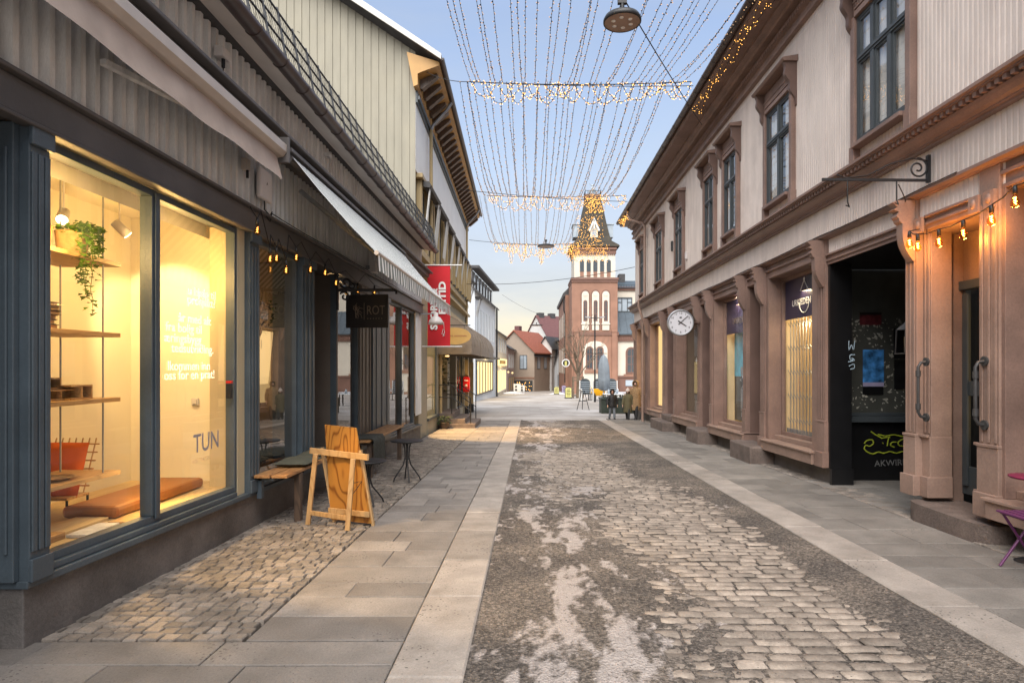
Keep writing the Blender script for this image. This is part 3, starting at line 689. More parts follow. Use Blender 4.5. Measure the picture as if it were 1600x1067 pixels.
# rooms behind the glass
mb = MB()
mb.quad((-4.4,3.67,3.28),(-4.4,6.7,3.28),(-3.41,6.7,3.28),(-3.41,3.67,3.28)); mb.quad((-3.41,3.67,3.28),(-3.41,6.7,3.28),(-3.41,6.7,3.0),(-3.41,3.67,3.0))
mb.quad((-4.4,3.67,-.1),(-4.4,6.7,-.1),(-4.4,6.7,3.28),(-4.4,3.67,3.28)); mb.quad((-4.4,6.7,.2),(-3.06,6.7,.2),(-3.06,6.7,3.28),(-4.4,6.7,3.28)); mb.quad((-4.4,3.67,.2),(-3.17,3.67,.2),(-3.17,3.67,3.28),(-4.4,3.67,3.28))
mb.mi = 1; mb.quad((-4.4,3.67,.39),(-3.16,3.67,.39),(-3.16,6.7,.39),(-4.4,6.7,.39))
mb.build('display_room', [mt['room'], mt['floor_wood']], LB)
mb = MB()
mb.quad((-6.4,6.73,-.2),(-6.4,YE-.05,-.2),(-6.4,YE-.05,3.2),(-6.4,6.73,3.2)); mb.quad((-6.4,6.73,3.09),(-3.3,6.73,3.09),(-3.3,YE-.05,3.09),(-6.4,YE-.05,3.09))
mb.quad((-6.4,6.73,-.2),(-3.3,6.73,-.2),(-3.3,6.73,3.2),(-6.4,6.73,3.2)); mb.quad((-6.4,YE-.05,-.2),(-3.3,YE-.05,-.2),(-3.3,YE-.05,3.2),(-6.4,YE-.05,3.2))
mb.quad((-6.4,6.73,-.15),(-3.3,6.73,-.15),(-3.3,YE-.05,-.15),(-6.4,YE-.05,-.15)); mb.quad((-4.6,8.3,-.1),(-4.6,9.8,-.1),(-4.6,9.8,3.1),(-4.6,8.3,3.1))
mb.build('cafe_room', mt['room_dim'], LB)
lamp('POINT', (-3.36, 5.75, 2.6), 34, (1.,.60,.19), .12, parent=LB, name='spot_and_fill_light'); lamp('POINT', (-3.34, 4.3, 2.6), 38, (1.,.62,.21), .12, parent=LB, name='spot_and_fill_light'); lamp('POINT', (-3.3, 5.4, .75), 8, (1.,.62,.2), .25, parent=LB, name='spot_and_fill_light')  # three added fill points that brighten the room and its floor, no fittings
lamp('SPOT', (-3.42, 5.2, 2.95), 340, (1.,.62,.22), .03, rot=(1., .12, -1.75), parent=LB, spot=R(62), blend=.25, name='spot_and_fill_light')
lamp('SPOT', (-3.85, 5.65, 2.9), 85, (1.,.68,.30), .05, rot=(-.12, 1., -.85), parent=LB, spot=R(70), blend=.35, name='spot_and_fill_light')
lamp('POINT', (-4.3, 7.5, 2.0), 45, (1.,.55,.2), .08, parent=LB, name='pendant_light')
lamp('POINT', (-4.3, 13.4, 2.0), 45, (1.,.6,.25), .08, parent=LB, name='pendant_light')

# ---- what stands in the lit window
sh = T('hanging_shelf', 'tall hanging wooden shelf on steel rods inside the lit window', 'shelf', (-3.76, 4.6, .235))
for z in (2.53, 1.93, 1.385, .765):
    mb = MB(); mb.box(-4.02, -3.5, 3.75, 5.2, z-.035, z); mb.build('board', mt['shelf_wood'], sh, bevel=.003)
for x, y in ((-3.56,5.07), (-3.93,5.09), (-3.56,4.0), (-3.93,4.0)):
    mb = MB(); mb.tube([(x,y,.74), (x,y,3.27)], .0075, 6); mb.lathe([(.03,3.262),(.03,3.278)], (x,y,0), 10); mb.build('rod', mt['grey_metal'], sh)
ivp = T('ivy_pot', 'trailing green ivy in a woven pot on the top shelf', 'plant', (-3.66, 4.86, 2.53))
mb = MB(); mb.lathe([(.075,2.532),(.10,2.56),(.112,2.70),(.118,2.715),(.1,2.715),(.09,2.68),(.0,2.68)], (-3.66,4.86,0), 18); mb.build('pot', mt['terracotta'], ivp)
def leaf(mb, p, s, nrm=None):
    a = U(0, 6.28); b = U(-.9, .9)
    u = Vector((math.cos(a), math.sin(a), U(-.7,.2))).normalized(); v_ = u.cross(Vector((0,0,1))+u*.3).normalized()*U(.8,1)
    k = u.cross(v_)*.18*s
    p = Vector(p)
    o = [p, p+u*s*.35+v_*s*.5-k, p+u*s*.55+v_*s*.22, p+u*s, p+u*s*.55-v_*s*.22, p+u*s*.35-v_*s*.5-k]
    mb.ti = U(0, 1); mb.add(o, [(0,1,2,3),(0,3,4,5)], False)
mb = MB()
for k in range(16):
    a = U(-.6, 1.9); r = U(.08, .14); ln = U(.15, .68) if k > 5 else U(.05, .2)
    x, y, z = -3.66+.08*math.cos(a), 4.86+.08*math.sin(a), 2.73
    pts = [(x,y,z)]; t = 0
    px, py = x+math.cos(a)*.09, y+math.sin(a)*.11
    n = int(ln/.035)+3
    for i in range(n):
        z2 = 2.77-max(0, i-1)*.035; pts.append((px+U(-.012,.012), py+U(-.012,.012), z2))
    mb.tube(pts, .0025, 4)
    for q in pts:
        for _ in range(2): leaf(mb, (q[0]+U(-.02,.02), q[1]+U(-.02,.02), q[2]+U(-.015,.015)), U(.04,.065))
for k in range(70): leaf(mb, (-3.66+U(-.1,.1), 4.86+U(-.1,.1), 2.72+U(0,.06)), U(.04,.07))
mb.build('leaves', mt['leaf'], ivp)
bs = T('basket', 'small slatted wooden basket left of the ivy on the top shelf', 'basket', (-3.75,4.45,2.53))
mb = MB(); mb.box(-3.86,-3.62,4.3,4.58,2.531,2.545)
for k in range(7): z0_ = 2.55; mb.bar((-3.62,4.31+.044*k,2.545),(-3.60,4.31+.044*k,2.70),.02,.008); mb.bar((-3.86,4.31+.044*k,2.545),(-3.88,4.31+.044*k,2.70),.02,.008)
for k in range(6): mb.bar((-3.85+.044*k,4.30,2.545),(-3.85+.044*k,4.28,2.70),.02,.008); mb.bar((-3.85+.044*k,4.58,2.545),(-3.85+.044*k,4.60,2.70),.02,.008)
for a_, b_ in (((-3.6,4.28),(-3.6,4.6)),((-3.88,4.28),(-3.88,4.6)),((-3.6,4.28),(-3.88,4.28)),((-3.6,4.6),(-3.88,4.6))): mb.bar((*a_,2.70),(*b_,2.70),.012,.02)
mb.build('body', mt['oak_frame'], bs)
bk = T('book_stack', 'stack of dark books with pale page edges on the second shelf', 'books', (-3.75, 4.55, 1.93))
z = 1.932
for k in range(6):
    mb = MB(); h = U(.028,.036); x = -3.9+U(-.015,.015); y = 4.3+U(-.02,.02)
    mb.box(x, x+.3, y, y+.36, z, z+.005); mb.box(x, x+.3, y, y+.36, z+h-.005, z+h); mb.mi = 1; mb.box(x+.01, x+.29, y+.008, y+.352, z+.0055, z+h-.0055)
    mb.build('book', [mt['dark_wood'], mt['shelf_wood']], bk); z += h+.0012
mc = T('wooden_model', 'small stacked wooden block model on the third shelf', 'model', (-3.75, 4.7, 1.385))
for bx, m_ in (((-3.9,-3.62,4.5,4.9,1.387,1.47),'shelf_wood'), ((-3.88,-3.66,4.4,4.75,1.472,1.56),'oak_frame'), ((-3.7,-3.56,4.72,4.95,1.387,1.5),'shelf_wood')):
    mb = MB(); x0,x1,y0,y1,z0,z1 = bx
    mb.box(x0,x1,y0,y1,z0,z0+.012); mb.box(x0,x1,y0,y1,z1-.012,z1); mb.box(x0,x0+.012,y0,y1,z0+.0125,z1-.0125); mb.box(x0+.0125,x1,y1-.012,y1,z0+.0125,z1-.0125); mb.box(x0+.0125,x1,(y0+y1)/2-.006,(y0+y1)/2+.006,z0+.0125,z1-.0125)
    mb.build('block', mt[m_], mc)
for k, (x, y) in enumerate(((-3.74,4.35),(-3.7,4.72))):
    mb = MB(); mb.lathe([(0,.767),(.10,.767),(.14,.79),(.145,.79),(.105,.775),(0,.775)], (x,y,0), 20)
    tag(mb.build('plate', mt['dark_wood' if k == 0 else 'oak_frame']), 'dark round plate on the lowest hanging shelf' if k == 0 else 'pale wooden plate on the lowest hanging shelf', 'plate')
mb = MB()
def pillow(mb, c, sx, sy, sz, rot=None, n=12, pinch=.12):
    vs = []; mt_ = rot if rot is not None else Matrix.Identity(3)
    for sgn in (1, -1):
        for i in range(n+1):
            for j in range(n+1):
                a, b = i/n*2-1, j/n*2-1
                h = (max(0, (1-a*a))**.45*max(0, (1-b*b))**.45)*sz*sgn
                q = Vector((a*sx*(1-pinch*(1-b*b)*0-pinch*(b*b)*0)*(1-pinch*abs(b)**2*(1-abs(a))), b*sy*(1-pinch*abs(a)**2*(1-abs(b))), h+U(-.004,.004)))
                vs.append(Vector(c)+mt_ @ q)
    m_ = (n+1)**2
    fs = [(s_*m_+i*(n+1)+j, s_*m_+i*(n+1)+j+1, s_*m_+(i+1)*(n+1)+j+1, s_*m_+(i+1)*(n+1)+j) for s_ in (0,1) for i in range(n) for j in range(n)]
    mb.add(vs, fs, True)
pillow(mb, (-4.08, 5.28, .75), .2, .24, .075, Matrix.Rotation(R(72), 3, 'X') @ Matrix.Rotation(R(0), 3, 'Z'))
tag(mb.build('cushion', mt['orange']), 'bright orange cushion leaning in the wire chair in the lit window', 'cushion')
wc = T('wire_chair', 'low woven wire chair behind the orange cushion in the window', 'chair', (-4.1, 5.35, .39))
mb = MB()
for k in range(8): mb.tube([(-4.34+k*.06, 5.1, .53), (-4.34+k*.06, 5.33, .52), (-4.34+k*.06, 5.5, 1.0)], .006, 5)
for k in range(7): mb.tube([(-4.36, 5.33+.025*k, .53+.07*k), (-3.88, 5.33+.025*k, .53+.07*k)], .007, 5)
mb.build('backrest', mt['oak_frame'], wc)
for x, y in ((-4.33,5.12),(-3.9,5.12),(-4.33,5.36),(-3.9,5.36)):
    mb = MB(); mb.tube([(x,y,.39),(x,y,.52)], .01, 6); mb.build('leg', mt['black_metal'], wc)
mb = MB(); mb.box(-4.36,-3.885,5.1,5.36,.521,.541); mb.build('seat', mt['oak_frame'], wc)
mb = MB(); mb.box(-3.86,-3.40,5.0,6.35,.394,.495)
mt_ = mb.build('mattress', mt['leather'], bevel=.035); tag(mt_, 'tan leather mattress lying along the floor of the lit window', 'mattress')
for k, (x0,x1,y0,y1,z0,z1,m_,lb) in enumerate([(-3.72,-3.45,4.5,4.98,.392,.417,'floor_wood','large pale wood sample board on the window floor'),(-3.7,-3.4,4.2,4.45,.392,.44,'shelf_wood','thick brown wood sample near the window corner'),(-3.40,-3.24,4.45,4.8,.392,.417,'grey_wood','grey weathered wood sample nearest the glass'),(-3.37,-3.2,4.85,5.2,.392,.41,'oak_frame','small oak sample beside the leather mattress')]):
    mb = MB(); mb.box(x0,x1,y0,y1,z0,z1); tag(mb.build('wood_sample', mt[m_], bevel=.003), lb, 'wood sample', 'wood samples on the window floor')
mb = MB(); mb.box(-3.72,-3.64,6.675,6.69,1.22,1.3); mb.box(-3.705,-3.655,6.66,6.674,1.235,1.285)
tag(mb.build('light_switch', mt['white_plast'], bevel=.004), 'white square light switch on the end wall of the lit window', 'switch')
for k, (x, y, z, d) in enumerate(((-3.95,5.15,2.93,(.3,-.55,-.5)), (-3.78,5.6,2.93,(.35,.5,-.55)))):
    sp_ = T('spotlight', 'lit ceiling spotlight facing the street above the shelf' if k == 0 else 'turned away ceiling spotlight to the right of the hanging ivy', 'spotlight', (x,y,3.27))
    mb = MB(); mb.tube([(x,y,3.27),(x,y,z)], .008, 6); mb.box(x-.02,x+.02,y-.09,y+.09,3.255,3.275); mb.build('arm', mt['white_plast'], sp_)
    d = Vector(d).normalized(); p0 = Vector((x,y,z))
    mb = MB(); mb.tube([p0-d*.06, p0-d*.055, p0+d*.09], [.03,.042,.046], 14); mb.build('lamp_head', mt['white_plast'], sp_)
    mb = MB(); mb.tube([p0+d*.091, p0+d*.094], .04, 14); mb.build('lens', mt['lampface'], sp_)
# ---- inside the cafe window
mb = MB()
for k in range(5):
    y = 6.9+k*.3; pts = [(-3.3+U(-.05,.05), y+U(-.1,.1), 2.62-.05*i*(1+.3*k%2)+U(-.03,.03)) for i in range(5)]
for i in range(150): leaf(mb, (-3.35+U(-.1,.1), 6.9+i*.0095+U(-.05,.05), 2.3+.12*math.sin(i*.2)+U(-.14,.12)), U(.05,.1))
tag(mb.build('hanging_vine', mt['leaf_dark']), 'dark leafy vine hanging inside the cafe window', 'plant')
for k, (y, z, m_, lb) in enumerate(((7.05,.55,'stripe_cloth','dark striped cushion at the near end inside the cafe window'),(7.45,.52,'terracotta','ochre cushion in the middle inside the cafe window'),(7.85,.55,'stripe_cloth','dark striped cushion at the door end inside the cafe window'))):
    mb = MB(); pillow(mb, (-3.45,y,z), .2,.2,.07, Matrix.Rotation(R(70),3,'Y')); tag(mb.build('cushion', mt[m_]), lb, 'cushion', 'cushions inside the cafe window')
mb = MB(); mb.box(-3.9,-3.25,6.8,8.0,.1,.38); tag(mb.build('window_bench', mt['shelf_wood'], bevel=.01), 'low wooden window bench inside the cafe', 'bench')
pl = T('pendant_lamp', 'small warm pendant lamp glowing deep inside the cafe', 'lamp', (-4.2,7.4,3.09))
mb = MB(); mb.tube([(-4.2,7.4,3.09),(-4.2,7.4,2.5)], .005, 5); mb.build('cord', mt['cable'], pl)
mb = MB(); mb.lathe([(.02,2.5),(.07,2.46),(.16,2.34),(.165,2.34)], (-4.2,7.4,0), 16); mb.build('lamp_shade', mt['brass'], pl)
mb = MB(); mb.ell((-4.2,7.4,2.37), .06, 10, 7); mb.build('bulb', mt['lampface'], pl)

# ---- things fixed to the shop front
aw = T('folded_awning', 'folded beige awning in its long cassette above the lit window', 'awning', (-2.8, 3, 4.0))
mb = MB(); mb.prism([(-2.82,3.88),(-2.66,3.90),(-2.62,3.95),(-2.62,4.03),(-2.68,4.08),(-2.82,4.09)], 'y', -2.5, 6.55); mb.build('cassette', mt['awn_case'], aw, bevel=.006)
mb = MB(); mb.box(-2.86,-2.6,6.552,6.60,3.84,4.12); mb.build('end_cap', mt['dark_beam'], aw, bevel=.01)
mb = MB(); vs = []; n = 60
for i in range(n+1):
    y = -2.5+9.0*i/n; sag = .006*math.sin(i*1.1)+.008*math.sin(i*.37)
    for j in range(5): vs.append((-2.70+.05*j/4+.005*math.sin(i*.9+j), y, 3.90-.065*j+sag*j/4))
mb.add(vs, [(i*5+j,i*5+j+1,(i+1)*5+j+1,(i+1)*5+j) for i in range(n) for j in range(4)], True); mb.build('valance', mt['awn_beige'], aw)
for y_ in (4.2, 1.2): mb = MB(); mb.bar((-2.95,y_,3.75),(-2.75,y_+1.1,3.8),.05,.04); mb.build('arm', mt['grey_wood'], aw)

sa = T('striped_awning', 'open awning with narrow white and grey green stripes over the cafe', 'awning', (-2.8, 10, 4.0))
ya, yb = 6.95, 13.2
mb = MB(); n = int((yb-ya)/.075); 
for i in range(n):
    y0 = ya+(yb-ya)*i/n; y1 = ya+(yb-ya)*(i+1)/n; mb.mi = i % 2
    pts = [(-2.74,4.07), (-2.4,3.665), (-2.05,3.27), (-1.76,2.955)]
    mb.sheet([(x, z-.02*math.sin((k)/3*math.pi)) for k, (x, z) in enumerate(pts)], 'y', y0, y1, True)
mb.build('canopy', [mt['awn_white'], mt['awn_green']], sa)
mb = MB()
for i in range(n):
    y0 = ya+(yb-ya)*i/n; y1 = ya+(yb-ya)*(i+1)/n; mb.mi = i % 2; zb_ = 2.955-.205
    c = [(y0+(y1-y0)*k/4, zb_-.0+.028*abs(math.cos(math.pi*k/4))*0-.02*math.sin(math.pi*k/4)) for k in range(5)]
    vs = [(-1.735,y,2.93) for y, z in c]+[(-1.725+.008*math.sin(i*.8),y,z) for y, z in c]
    mb.add(vs, [(k,k+1,5+k+1,5+k) for k in range(4)], False)
mb.build('valance', [mt['awn_white'], mt['awn_green']], sa)
mb = MB(); mb.tube([(-1.75,ya-.02,2.945),(-1.75,yb+.02,2.945)], .028, 8); mb.build('front_bar', mt['awn_case'], sa)
mb = MB(); mb.box(-2.86,-2.70,ya-.06,yb+.06,4.085,4.125); mb.tube([(-2.76,ya,4.03),(-2.76,yb,4.03)], .045, 10); mb.build('cassette', mt['dark_beam'], sa)
for y in (ya+.5, yb-.5):
    mb = MB(); mb.bar((-2.82,y,3.8),(-2.3,y+(.55 if y < 9 else -.55),3.35),.05,.04); mb.bar((-2.3,y+(.55 if y < 9 else -.55),3.35),(-1.78,y,2.95),.045,.035); mb.build('arm', mt['grey_metal'], sa)

wb = T('antenna_box', 'rounded off white wireless box on the ribbed grey wall', 'wireless box', (-2.93, 6.78, 3.6))
mb = MB(); mb.box(-2.985,-2.93,6.62,6.92,3.49,3.83); mb.build('case', mt['white_plast'], wb, bevel=.02)
mb = MB(); mb.box(-3.01,-2.986,6.68,6.86,3.55,3.78); mb.build('bracket', mt['grey_metal'], wb)
mb = MB(); mb.prism([(6.765,3.66),(6.775,3.66),(6.79,3.68),(6.80,3.67),(6.785,3.70),(6.77,3.68)], 'x', -2.931, -2.928); mb.build('emblem', mt['dark_beam'], wb)
mb = MB(); mb.tube([(-2.96,6.78,3.5),(-2.97,6.8,3.4),(-2.95,6.9,3.36),(-2.96,6.98,3.42),(-2.97,6.95,3.3),(-2.96,6.75,3.36)], .007, 5); mb.build('cable', mt['cable'], wb)
so_ = T('wall_socket', 'small wall socket with a plug under the soffit', 'socket', (-3.0,5.87,4.72))
mb = MB(); mb.box(-3.01,-2.92,5.78,5.92,4.60,4.70); mb.build('case', mt['white_plast'], so_, bevel=.008)
mb = MB(); mb.tube([(-2.95,5.85,4.6),(-2.95,5.85,4.52)], .018, 8); mb.tube([(-2.95,5.85,4.52),(-2.96,5.87,4.36),(-2.97,5.84,4.27)], .005, 5); mb.build('plug', mt['cable'], so_)
for k, (y, z) in enumerate(((8.9,4.72),)):
    mb = MB(); mb.box(-3.01,-2.94,y,y+.12,z,z+.06); tag(mb.build('junction_box', mt['grey_wood'], bevel=.006), 'small grey junction box high on the ribbed wall', 'junction box')
sn = T('wall_socket', 'small grey socket below the folded awning end', 'socket', (-3.0,6.4,3.75))
mb = MB(); mb.box(-3.01,-2.95,6.33,6.42,3.70,3.82); mb.build('case', mt['awn_case'], sn, bevel=.006); mb = MB(); mb.tube([(-2.96,6.37,3.7),(-2.96,6.37,3.62)], .015, 8); mb.build('plug', mt['cable'], sn)
sn2 = T('motion_sensor', 'small grey camera box on the lintel past the hanging sign', 'sensor', (-2.95,11.3,3.3))
mb = MB(); mb.box(-2.93,-2.82,11.1,11.32,3.37,3.58); mb.build('case', mt['white_plast'], sn2, bevel=.01); mb = MB(); mb.box(-3.02,-2.931,11.18,11.24,3.44,3.5); mb.build('bracket', mt['grey_metal'], sn2)

# festoon of filament bulbs along the lintel
BULB = [(402,358),(422,403),(432,402),(447,421),(463,401),(485,420),(508,425),(525,441),(559,453),(585,455)]
fs_ = T('festoon_lights', 'string of small amber filament bulbs hung along the dark lintel', 'string lights', (-2.86, 8, 3.1))
pp = []
def bulb(root, c, s=1., fil='fil', glow=.5):
    mb = MB(); mb.lathe([(.0,.052),(.012,.05),(.016,.02),(.03,-.01),(.034,-.03),(.028,-.05),(.012,-.064),(0,-.067)], (0,0,0), 12)
    mb.v = [(c[0]+x*s, c[1]+y*s, c[2]+z*s) for x, y, z in mb.v]; b = mb.build('bulb', mt['glass_bulb'], root)
    mb = MB(); mb.lathe([(.0,.11),(.014,.108),(.019,.045),(.0,.045)], (0,0,0), 10); mb.v = [(c[0]+x*s, c[1]+y*s, c[2]+z*s) for x, y, z in mb.v]; mb.build('socket', mt['black_metal'], b)
    mb = MB(); pts = []
    for i in range(9):
        a = i*math.pi*.75; pts.append((c[0]+.011*s*math.cos(a), c[1]+.011*s*math.sin(a), c[2]+s*(.02-.007*i)))
    mb.tube(pts, .0032*s, 5); mb.build('filament', mt[fil], b)
for k, (px, py) in enumerate(BULB):
    x = -2.86; y = 950*-x/(828-px); z = 1.65+(572-py)*y/950; bulb(fs_, (x,y,z), 1.0); pp.append((x,y,z+.11))
mb = MB(); ln = [(-2.9,6.3,3.3)]
for k, p in enumerate(pp):
    ln.append(p)
    if k < len(pp)-1: q = pp[k+1]; ln.append(((p[0]+q[0])/2-.03, (p[1]+q[1])/2, max(p[2], q[2])+.12))
ln.append((-2.9,12.6,3.2)); mb.tube(ln, .006, 5); mb.build('cable', mt['cable'], fs_)

hs = T('hanging_sign', 'black hanging ROT sign on a scrolled iron bracket', 'sign', (-2.97, 9.45, 2.8))
mb = MB(); mb.bar((-2.99,9.45,2.52),(-2.99,9.45,3.06),.03,.05); mb.bar((-2.98,9.45,2.83),(-2.12,9.45,2.83),.035,.045); mb.tube([(-2.12,9.45,2.83),(-2.08,9.45,2.815),(-2.075,9.45,2.77)], .018, 6)
def scroll(mb, c, r0, r1, a0, a1, rad, y, n=22, flip=1):
    mb.tube([(c[0]+(r0+(r1-r0)*i/n)*math.cos(a0+(a1-a0)*i/n)*flip, y, c[1]+(r0+(r1-r0)*i/n)*math.sin(a0+(a1-a0)*i/n)) for i in range(n+1)], rad, 6)
scroll(mb, (-2.86,2.95), .095, .02, -2.8, 4.6, .017, 9.45); scroll(mb, (-2.88,2.73), .08, .02, 2.6, -4.2, .015, 9.45)
scroll(mb, (-2.76,2.90), .05, .015, -3, 3., .012, 9.45)
mb.build('bracket', mt['black_metal'], hs)
rotm = Matrix.Rotation(R(-7), 3, 'Z')
hw = lambda x, y, z: tuple(rotm @ Vector((x+2.53, y-9.45, 0))+Vector((-2.53, 9.45, z)))
mb = MB(); mb.box(-2.87,-2.19,9.435,9.465,2.245,2.76); bd = mb.build('board', mt['sign_black'], hs, hw, bevel=.004)
mb = MB()
for x in (-2.72,-2.34): mb.tube([(x,9.45,2.755),(x,9.45,2.83)], .007, 6)
mb.build('link', mt['black_metal'], hs, hw)
text('lettering', 'ROT', .20, (-2.535,9.43,2.45), '-y', mt['gold_print'], bd, 'LEFT', .001, sx=.74, warp=hw)
mb = MB(); [mb.box(-2.52+.045*k,-2.505+.045*k,9.43,9.433,2.38,2.395) for k in range(6)]; mb.build('lettering', mt['gold_print'], bd, hw)
mb = MB(); mb.box(-2.575,-2.567,9.428,9.433,2.37,2.63)
for a in range(7):
    an = -1.2+a*.55; r_ = .10+.03*(a % 2); c = (-2.70,2.49)
    mb.tube([(c[0]+.02*math.cos(an),9.43,c[1]+.03*math.sin(an)),(c[0]+r_*.6*math.cos(an+.3),9.43,c[1]+r_*.7*math.sin(an+.3)),(c[0]+r_*math.cos(an-.1),9.43,c[1]+r_*1.1*math.sin(an-.1))], [.009,.006,.003], 5)
mb.tube([(-2.7,9.43,2.40),(-2.71,9.43,2.5),(-2.69,9.43,2.6)], [.012,.008,.004], 5)
mb.build('emblem', mt['gold_print'], bd, hw)

wl = T('wall_lamp', 'grey dome wall lamp on the end post of the grey shop', 'lamp', (-3.0,16.5,3.0))
yl = 16.6; mk = lambda px, py: (-(828-px)*yl/950, yl, 1.65+(572-py)*yl/950)
a_, b_ = mk(659,491), mk(678,490)
mb = MB(); mb.tube([(-3.03,yl,a_[2]),b_], .018, 8); mb.lathe([(.05,-.02),(.05,.02)], (-3.0,yl,a_[2]), 10); mb.build('arm', mt['grey_metal'], wl)
mb = MB(); c = mk(681,500); mb.lathe([(.0,.22),(.06,.2),(.065,.1),(.13,.06),(.19,-.03),(.205,-.12),(.195,-.12),(.17,-.03),(.1,.05),(0,.06)], c, 20); mb.build('lamp_shade', mt['white_plast'], wl)
mb = MB(); mb.ell((c[0],c[1],c[2]-.05), .06, 10, 7); mb.build('bulb', mt['white_print'], wl)

bn = T('banner', 'tall red banner with white rotated lettering hung from two rods', 'banner', (-3.1,17.6,2.3))
yb_ = 17.6; mk = lambda px, py: ((px-828)*yb_/950, yb_, 1.65+(572-py)*yb_/950)
p0, p1 = mk(668,541), mk(703.5,415)
mb = MB(); vs = []; n = 20
for i in range(n+1):
    for j in range(7):
        t, u = i/n, j/6; vs.append((p0[0]+(p1[0]-p0[0])*u, yb_+.02*math.sin(t*6+u*2)*math.sin(t*math.pi), p0[2]+(p1[2]-p0[2])*t))
mb.add(vs, [(i*7+j,i*7+j+1,(i+1)*7+j+1,(i+1)*7+j) for i in range(n) for j in range(6)], True); cl = mb.build('cloth', mt['red'], bn)
for z in (p0[2]-.01, p1[2]+.01):
    mb = MB(); mb.tube([(-3.2,yb_,z),(mk(722,0)[0],yb_,z)], .02, 8); mb.build('rod', mt['white_metal'], bn)
text('lettering', 'FRITID', .27, (p0[0]+.52, yb_-.03, p0[2]+.92), '-y', mt['white_print'], cl, 'LEFT', .001, rot=R(90), sx=1.2, bold=.012)
text('lettering', 'SPORT &', .27, (p0[0]+.28, yb_-.03, p0[2]+.48), '-y', mt['white_print'], cl, 'LEFT', .001, rot=R(90), sx=1.12, bold=.012)
mb = MB(); mb.tube([(p0[0]+.45,yb_-.03,p0[2]+.28),(p0[0]+.50,yb_-.03,p0[2]+.42),(p0[0]+.46,yb_-.03,p0[2]+.5),(p0[0]+.42,yb_-.03,p0[2]+.36),(p0[0]+.5,yb_-.03,p0[2]+.3),(p0[0]+.47,yb_-.03,p0[2]+.7)], .008, 5); mb.build('emblem', mt['white_print'], cl)

# ---- pavement furniture on the left
bc = T('slatted_bench', 'oiled slatted bench under the cafe window, nearest the wooden sign', 'bench', (-2.8,7.7,gz(7.7)+SW))
zs = .47; 
for k in range(2):
    mb = MB(); mb.box(-2.99+.19*k,-2.82+.19*k,6.58,9.0,zs-.035,zs); mb.build('slat', mt['bench_wood'], bc, lambda x,y,z: (x,y,z-.012*(y-6.6)), bevel=.006)
for y in (7.0,8.7):
    mb = MB(); mb.box(-2.70,-2.63,y-.035,y+.035,gz(y)+SW-.004,zs-.045-.012*(y-6.6)); mb.build('leg', mt['dark_wood'], bc)
    mb = MB(); mb.box(-3.0,-2.701,y-.03,y+.03,zs-.10-.012*(y-6.6),zs-.04-.012*(y-6.6)); mb.build('rail', mt['dark_wood'], bc)
mb = MB(); mb.box(-2.99,-2.94,6.66,6.72,.2,.42); mb.box(-2.99,-2.80,6.66,6.70,.395,.425); mb.build('bracket', mt['blue_wood'], bc)
mb = MB(); pillow(mb, (-2.80,7.35,zs+.035), .2,.28,.05); tag(mb.build('cushion', mt['green_cloth']), 'grey green cushion lying flat on the near bench end', 'cushion', 'bench cushions')
mb = MB(); pillow(mb, (-2.82,8.15,zs+.03), .18,.34,.05); tag(mb.build('cushion', mt['green_cloth']), 'grey green cushion further along the near bench by the door', 'cushion', 'bench cushions')
b2 = T('slatted_bench', 'second slatted bench past the door, with a dark blanket over its end', 'bench', (-2.8,11.2,gz(11.2)+SW))
for k in range(2):
    mb = MB(); mb.box(-2.97+.19*k,-2.80+.19*k,9.9,12.6,.40,.44); mb.build('slat', mt['bench_wood'], b2, bevel=.006)
for y in (10.1,12.4):
    mb = MB(); mb.box(-2.70,-2.62,y-.035,y+.035,gz(y)+SW-.004,.395); mb.build('leg', mt['dark_wood'], b2)
    mb = MB(); mb.box(-2.98,-2.701,y-.03,y+.03,.34,.395); mb.build('rail', mt['dark_wood'], b2)
mb = MB(); vs = []
for i in range(13):
    for j in range(15):
        u = i/12; d = j/14*.95; y = 9.98+u*.75
        if d < .42: q = (-3.0+d, y, .455+.012*math.sin(i*1.3))
        else: q = (-2.565+.02*math.sin(i*1.9)+.03*(d-.42), y+.05*(d-.42)*math.sin(i*2), .455-(d-.42)*.78)
        vs.append((q[0]+U(-.005,.005), q[1], q[2]+U(-.005,.005)))
mb.add(vs, [(i*15+j,i*15+j+1,(i+1)*15+j+1,(i+1)*15+j) for i in range(12) for j in range(14)], True)
for i in range(13):
    v_ = vs[i*15+14]; mb.tube([v_, (v_[0]+U(-.01,.01), v_[1], v_[2]-.06)], .005, 4)
tag(mb.build('blanket', mt['stripe_cloth']), 'dark fringed blanket draped over the second bench', 'blanket')

eb = T('easel_board', 'varnished plywood easel board standing on the setts, seen from behind', 'sign board', (-2.1,6.7,gz(6.7)+SW))
gs = lambda y: gz(y)+SW
u = Vector((.93,-.37,0)); nb = Vector((-.37,-.93,0))
BR = Vector((-1.755,6.72,gs(6.72))); BL = BR-u*.55
top = nb*.07
def P(o, s, h): return o+u*s+Vector((0,0,h))
mb = MB()
pts = [BL+u*0+Vector((0,0,.03)), BR+Vector((0,0,.03)), BR-u*.15+top+Vector((0,0,1.09)), BL-u*.03+top+Vector((0,0,1.11))]
back = [p_-nb*.018 for p_ in pts]; mb.add(pts+back, [(0,1,2,3),(4,5,6,7),(0,1,5,4),(1,2,6,5),(2,3,7,6),(3,0,4,7)]); mb.build('panel', mt['ply'], eb, bevel=.002)
for s in (.02, .55):
    mb = MB(); f0 = BL+u*s-nb*.04; mb.bar(f0, f0+top+Vector((0,0,.84))+u*(-.01 if s == 0 else -.12), .03, .05); mb.build('leg', mt['oak_frame'], eb)
LL = Vector((-2.49,6.82,gs(6.82))); LR = Vector((-1.965,6.55,gs(6.55)))
off = nb*.13
